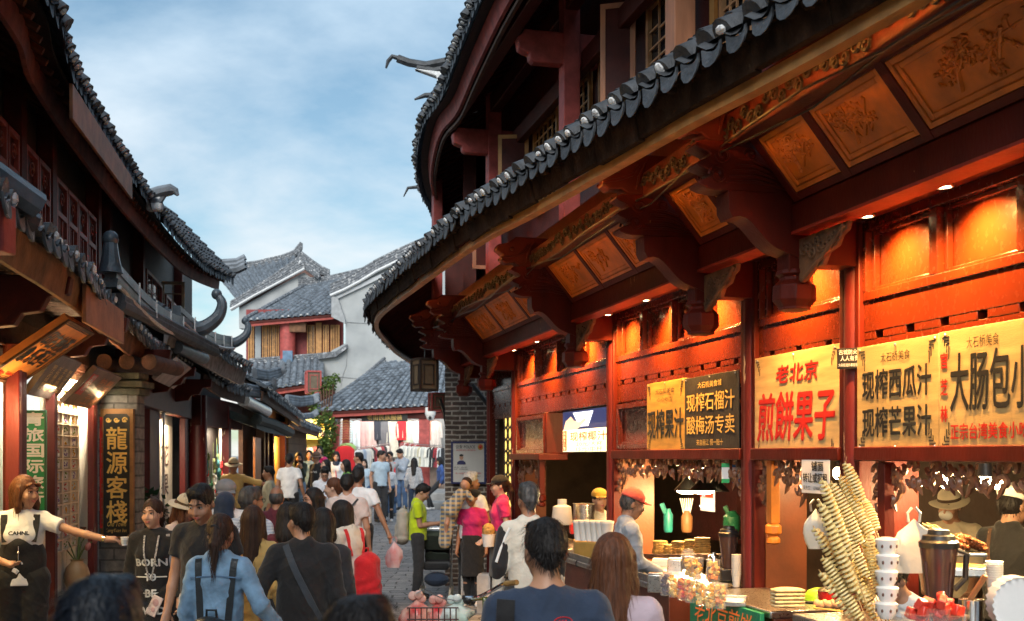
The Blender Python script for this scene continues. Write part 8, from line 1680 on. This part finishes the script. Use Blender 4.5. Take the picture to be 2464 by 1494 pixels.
# 21 track jacket man
p = person('man in cream and black track jacket seen from behind at the coconut stall', 1273, 1166, 8.7, 176, 1.7, False, ('jacket', CL('cream track cloth', (.62, .58, .50)), .80), ('trousers', CDGR), hair=('spiky', HAIRS), look=(18, 0), skin=SKIN3, hands={'l': (.25, -.02, .84)}, res=.0085)
E, W = p['Ar'][1][0], p['Ar'][1][1]
for s_ in (1, -1):
    E, W = p['Ar'][s_][0], p['Ar'][s_][1]; v, f = sdf_mesh([('c', p['Sh'][s_]+V((s_*.015, 0, -.02)), E, .070, .063, .02), ('c', E, E.lerp(W, .3), .063, .057, .02)], .012, planes=[((s_*.165, 0, 1.40), (-s_, 0, .2))]); m = mesh_from('sleeve', v*p['k'], f); m.materials.append(CBLK); o = bpy.data.objects.new('black_sleeve', m); COL.objects.link(o); o.parent = p['top']; WORLD[o] = V((0, 0, 0))
    mb = MB(); mb.tube([p['Sh'][s_]+V((s_*-.02, .075, .02)), p['Sh'][s_]+V((s_*.035, .072, -.1)), E+V((s_*.02, .068, .03))], .011, 6); local_mesh(p, 'white_piping', mb, WHT, p['top'])
# 22 large man
p = person('large man in navy tee close to the camera, seen from behind', 1316, 1248, 4.4, 184, 1.72, False, ('short', CNAVY), ('trousers', CDGR), hair=('short', HAIR), look=(10, 4), fat=1.1, res=.0075)
mb = MB(); c = [surf(p, -.05+.035*math.cos(a), 1.33+.016*math.sin(a), True, .003) for a in [2*PI*j/20 for j in range(21)]]; mb.tube(c, .0022, 4); 
for k in range(3): mb.tube([surf(p, -.062+.012*k, 1.335, True, .003), surf(p, -.056+.012*k, 1.325, True, .003)], .003, 4)
local_mesh(p, 'back_emblem', mb, CRED, p['top']); strap(p, [(.165, 1.41), (.17, 1.33), (.17, 1.15)], CBLK, True, .035, 'bag_strap')
# 23 long haired woman
p = person('woman with long auburn hair and bare shoulders close to the camera', 1474, 1292, 4.6, 176, 1.58, True, ('vest', CL('dusty lilac top', (.45, .36, .42)), .8), ('trousers', CJEAN), hair=('long', HAIRR, .42), look=(-12, 0), skin=SKIN2, res=.0078)
# 24 red cap man
p = person('old man in coral red cap and blue grey jacket in profile at the juice stall', 1508, 1174, 9.25, 98, 1.63, False, ('jacket', CBG, .78), ('trousers', CDGR), hair=('bald', HAIRS), hat=('cap', CL('coral red cap cloth', (.60, .09, .06))), look=(0, 16), skin=SKIN3, hands={'r': (-.05, -.28, .98), 'l': (.1, -.25, .98)}, res=.0085)
# 25 coconut worker
p = person('coconut stall worker in yellow cap and cream jacket behind the counter', 1441, 1173, 12.7, 8, 1.66, False, ('polo', CCHEF), ('trousers', CDGR), hair=('short', HAIR), hat=('cap', CL('mustard cap cloth', (.55, .30, .03))), look=(8, 0))
# 26 heads nearest the camera
p = person('dark haired head of a passer-by at the bottom left, closest to the camera', 240, 1393, 2.2, 180, 1.66, False, ('short', CNAVY), ('trousers', CDGR), hair=('short', M('blue black hair', (.006, .010, .018), .5, .3, 60, .3, 90)), fat=1.1, res=.009)
p = person('dark hair of a passer-by at the bottom centre, closest to the camera', 862, 1438, 2.2, 180, 1.62, False, ('short', CBLK), ('trousers', CDGR), hair=('short', HAIR), res=.009)
# left shop customers
p = person('man in grey cap and glasses facing the camera behind the dark head scarf', 543, 1154, 10.6, 10, None, False, ('polo', CWHT), ('trousers', CDGR), hair=('short', HAIR), hat=('cap', CL('grey cap cloth', (.22, .22, .23))), glasses=True, look=(6, 8))
p = person('woman in navy head scarf and red jacket seen from behind', 541, 1183, 9.7, 170, 1.55, True, ('jacket', CL('red jacket cloth', (.42, .02, .025))), ('trousers', CDGR), hair=('scarf', CNAVY))
p = person('woman in cream straw hat with a dark band behind the man in black tee', 434, 1189, 9.6, 70, 1.52, True, ('short', CBEI), ('trousers', CDGR), hair=('bob', HAIRR, .14), hat=('brim', CL('cream straw', (.62, .54, .40))), look=(0, 20))
p = person('man in straw hat leaning from a shop doorway with his arm stretched out', 562, 1103, 21.5, 25, None, False, ('rolled', CYEL), ('trousers', CDGR), hair=('short', HAIR), hat=('brim', CL('straw hat', (.55, .44, .26))), skin=SKIN3, hands={'l': (.66, -.18, 1.22)}, look=(-15, 10), z0=None)
p = person('young man in khaki linen shirt facing the left shops', 648, 1121, 21.5, -80, None, False, ('rolled', CKHA), ('trousers', CDGR), hair=('short', HAIR), skin=SKIN3, hands={'r': (-.1, -.3, 1.0)})
p = person('man in white tee and black trousers seen from behind on the left', 696, 1091, 23.5, 176, None, False, ('short', CWHT), ('trousers', CBLK), hair=('short', HAIR), hands={'r': (-.30, 0, .86)}, skin=SKIN3)
# far group
far = [
 ('woman in olive jacket holding up a phone', 718, 1086, 30, 15, True, ('jacket', CGRN), ('slim', CDEN), ('long', HAIR, .34), None, (0, 25), {'l': (.05, -.28, 1.33), 'r': (-.05, -.28, 1.33)}),
 ('long haired woman in denim jacket and navy floral dress', 744, 1083, 31, 5, True, ('jacket', CDEN), ('skirt', CFLO, .3), ('long', HAIR, .3), None, (0, 0), None),
 ('woman behind the brown hat with a raised hand', 769, 1074, 33, -5, True, ('long', CPNK), ('trousers', CDGR), ('long', HAIR, .26), None, (0, 0), {'l': (.12, -.2, 1.42)}),
 ('man in brown brimmed hat and black long sleeved tee', 763, 1088, 29, -35, False, ('long', CBLK), ('trousers', CDGR), ('short', HAIR), ('brim', CL('brown felt', (.14, .08, .055))), (-10, 5), None),
 ('woman with long hair in pale pink top gazing left', 783, 1105, 26, -55, True, ('half', CBEI), ('trousers', CDGR), ('long', HAIR, .36), None, (0, -8), None),
 ('man in white shirt reading his phone with a thin black strap', 782, 1120, 22, 5, False, ('long', CL('bluish white shirt', (.66, .70, .78))), ('trousers', CDGR), ('spiky', HAIR), None, (0, 32), {'l': (.02, -.26, 1.12), 'r': (-.06, -.25, 1.10)}),
 ('woman in white cardigan over navy dress with red lanyard', 809, 1084, 31, 3, True, ('jacket', CWHT), ('skirt', CNAVY, .45), ('bob', HAIR, .15), None, (4, 14), None),
 ('woman in leaf green knit looking left', 834, 1105, 25, -70, True, ('short', CBRI), ('trousers', CJEAN), ('long', HAIR, .3), None, (0, 6), None),
 ('man in black polo looking left before the clothes rack', 863, 1088, 27, -100, False, ('polo', CBLK), ('trousers', CBLK), ('short', HAIR), None, (0, -4), None),
 ('half hidden woman behind the black polo man', 876, 1104, 30, 0, True, ('short', CLB), ('trousers', CJEAN), ('bob', HAIR, .12), None, (0, 0), None),
 ('man in light blue shirt looking right', 915, 1083, 29, 30, False, ('short', CLB), ('trousers', CDGR), ('short', HAIR), None, (50, 5), None),
 ('man in grey tee with red straps taking a photo', 939, 1086, 32, -10, False, ('short', CGRY), ('trousers', CJEAN), ('short', HAIR), None, (-5, 8), {'r': (-.10, -.25, 1.50), 'l': (.0, -.26, 1.42)}),
 ('short haired woman walking in fine striped jersey, denim jacket tied round her waist', 935, 1113, 30, 4, True, ('half', CSTR2), ('slim', CBLK), ('bob', HAIRR, .09), None, (-4, 2), None),
 ('man in grey cardigan looking down at his hands on the steps', 967, 1079, 34, -25, False, ('jacket', CBG), ('trousers', CJEAN), ('spiky', HAIR), None, (-15, 28), {'r': (-.12, -.33, 1.22), 'l': (.0, -.3, 1.22)}),
 ('woman with long black hair in bold striped jersey seen from behind', 996, 1101, 31, 178, True, ('long', CSTR), ('slim', CNAVY), ('long', HAIR, .34), None, (0, 0), None)]
for lab, x, y, d, yw, fem, tp, bt, hr_, ht, lk, hn_ in far:
    st = .8 if 'walking' in lab else 0
    p = person(lab, x, y, d, yw, None, fem, tp, bt, hair=hr_, hat=ht, look=lk, hands=hn_, step=st, skin=SKIN2 if fem else SKIN, shoe=SHOEW if 'walking' in lab else BLACK, glasses='short haired' in lab or 'reading his' in lab)
    if 'phone' in lab: phone(p, 1, 'dark phone held by the '+('woman in olive jacket' if 'olive' in lab else 'man in white shirt with a thin strap'))
    if 'photo' in lab: phone(p, -1, 'black phone raised to take a photo by the man with red straps'); [strap(p, [(s_*.13, 1.42), (s_*.14, 1.25), (s_*.15, 1.05)], CRED, False, .02, 'red_strap') for s_ in (-1, 1)]
    if 'red lanyard' in lab: strap(p, [(-.04, 1.40), (0, 1.2), (.02, 1.0)], CRED, False, .01, 'lanyard'); v, f = sdf_mesh([('c', (0, -.02, 1.4), (0, -.02, .9), .10, .13, .03, .9)], .02); m = mesh_from('dress_front', v*p['k'], f); m.materials.append(CNAVY); o = bpy.data.objects.new('dress_front', m); COL.objects.link(o); o.parent = p['root']
    if 'thin black strap' in lab: strap(p, [(.12, 1.42), (0, 1.25), (-.14, 1.02)], BLACK, False, .012, 'crossbody_strap')
    if 'round her waist' in lab:
        v, f = sdf_mesh([('c', (-.12, -.02, 1.0), (-.2, -.02, .62), .07, .11, .04, .6), ('c', (-.14, -.09, 1.0), (.14, -.09, 1.0), .05, .05, .03), ('c', (.1, .06, 1.0), (.14, .04, .6), .08, .12, .04, .6), ('e', (-.02, -.15, .98), (.06, .045, .05), .03)], .016, noise=lambda G: .006*np.sin(28*G[0]+30*G[2])); m = mesh_from('tied_jacket', v*p['k'], f); m.materials.append(CJEAN); o = bpy.data.objects.new('tied_jacket', m); COL.objects.link(o); o.parent = p['root']
    if 'brown brimmed' in lab: wrap(p, 'new York', 0, 1.25, .2, .05, WHT, bold=.04)
p = person('person in navy and white jacket and black cap seated on the shop step', 1060, 1099, 34.5, -80, 1.62, True, ('jacket', CL('navy blue white jacket', (.03, .07, .22), .9, .7)), ('slim', CBLK), hair=('long', HAIR, .2), hat=('cap', CBLK), seat=True, shoe=SHOEW, look=(0, 10))
# sausage stall cooks
p = person('cook in cream hat and face mask bending over the skewers in the stall', 2289, 1176, 8.9, -22, 1.66, False, ('rolled', CCHEF), ('trousers', CDGR), hair=('short', HAIR), hat=('brim', CCHEF), look=(-20, 14), hands={'l': (.15, -.3, .95), 'r': (-.2, -.3, .95)}, fat=1.08)
hd = p['hd']; mb = MB(); mb.ell((0, 0, 0), (.058, .03, .042), 14, 8); mb.v = [tuple(hd(v_[0], v_[1]-.092, v_[2]-.05)) for v_ in mb.v]; local_mesh(p, 'face_mask', mb, WHITEP, p['body'])
for s_ in (-1, 1):
    mb = MB(); mb.ell(surf(p, s_*.045, 1.27, False, .002), .012, 8, 5); local_mesh(p, 'jacket_button', mb, BLACK, p['top'])
p = person('cook in black jacket and patterned apron turned away at the right edge of the stall', 2428, 1168, 7.3, 122, 1.72, False, ('long', CBLK), ('trousers', CBLK), hair=('bald', HAIR), hat=('toque', WHITEP), look=(-10, 10), hands={'l': (.1, -.36, .98), 'r': (-.12, -.34, .95)}, res=.0085)
APR = M('brown dotted apron', (.10, .05, .03), .8, .2, 60, .1, chips=.62, chipc=(.38, .26, .17), chipscale=45)
strap(p, [(.10, 1.43), (.07, 1.25), (-.02, 1.08), (-.1, .98)], APR, True, .012, 'apron_strap'); strap(p, [(-.15, .98), (0, .975), (.15, .98)], APR, True, .012, 'apron_tie')
v, f = sdf_mesh([('c', (0, -.05, 1.2), (0, -.05, .6), .14, .17, .03, .75)], .014, planes=[((0, -.04, 0), (0, 1, .0))]); m = mesh_from('apron', v*p['k'], f); m.materials.append(APR); o = bpy.data.objects.new('apron', m); COL.objects.link(o); o.parent = p['root']
p = person('man in white shirt bowing his head behind the smoky blender', 2215, 1345, 6.5, -50, 1.5, False, ('short', CWHT), ('trousers', CDGR), hair=('short', HAIR), look=(-15, 28), lean=28, z0=-.12, hands={'l': (.1, -.55, .9), 'r': (-.1, -.5, .9)}, res=.0085)
# stroller
sb = P(1050, 1436, 16.9); sb.z = zg(16.6); t = thing('stroller', sb, 'dark folding stroller with an olive hood beside the lime polo man', 'stroller')
v, f = sdf_mesh([('c', (-.09, 0, .86), (.09, 0, .86), .16, .16, .05), ('c', (-.09, .1, .55), (.09, .1, .55), .13, .13, .05)], .016, noise=lambda G: .008*np.sin(20*G[2]+14*G[0]), planes=[((0, -.02, .8), (0, -1, -.8))]); m = mesh_from('hood', v, f); m.materials.append(CGRN); o = bpy.data.objects.new('hood', m); COL.objects.link(o); o.parent = t; WORLD[o] = V(sb)
mb = MB(); mb.box(sb+V((0, .05, .48)), (.38, .4, .1)); mb.box(sb+V((0, .2, .7)), (.38, .06, .5)); mb.build('seat', CBLK, t, bevel=.03)
mb = MB()
for s_ in (-1, 1): mb.tube([sb+V((s_*.22, .35, 1.02)), sb+V((s_*.22, .1, .55)), sb+V((s_*.22, -.3, .1))], .014, 6); mb.tube([sb+V((s_*.22, -.05, .5)), sb+V((s_*.22, .3, .1))], .014, 6)
mb.tube([sb+V((-.22, .35, 1.02)), sb+V((.22, .35, 1.02))], .016, 6); mb.build('frame', STEEL, t)
for x in (-.22, .22):
    for y in (-.3, .3): mb = MB(); mb.lathe([(.06, -.02), (.085, -.012), (.085, .012), (.06, .02)], sb+V((x, y, .09)), 16, Matrix.Rotation(PI/2, 3, 'Y')); mb.build('wheel', M('cream tyre', (.5, .42, .3), .7), t)
mb = MB(); mb.ell(sb+V((0, .0, .28)), (.19, .2, .11), 14, 8); mb.build('basket_bag', CNAVY, t)
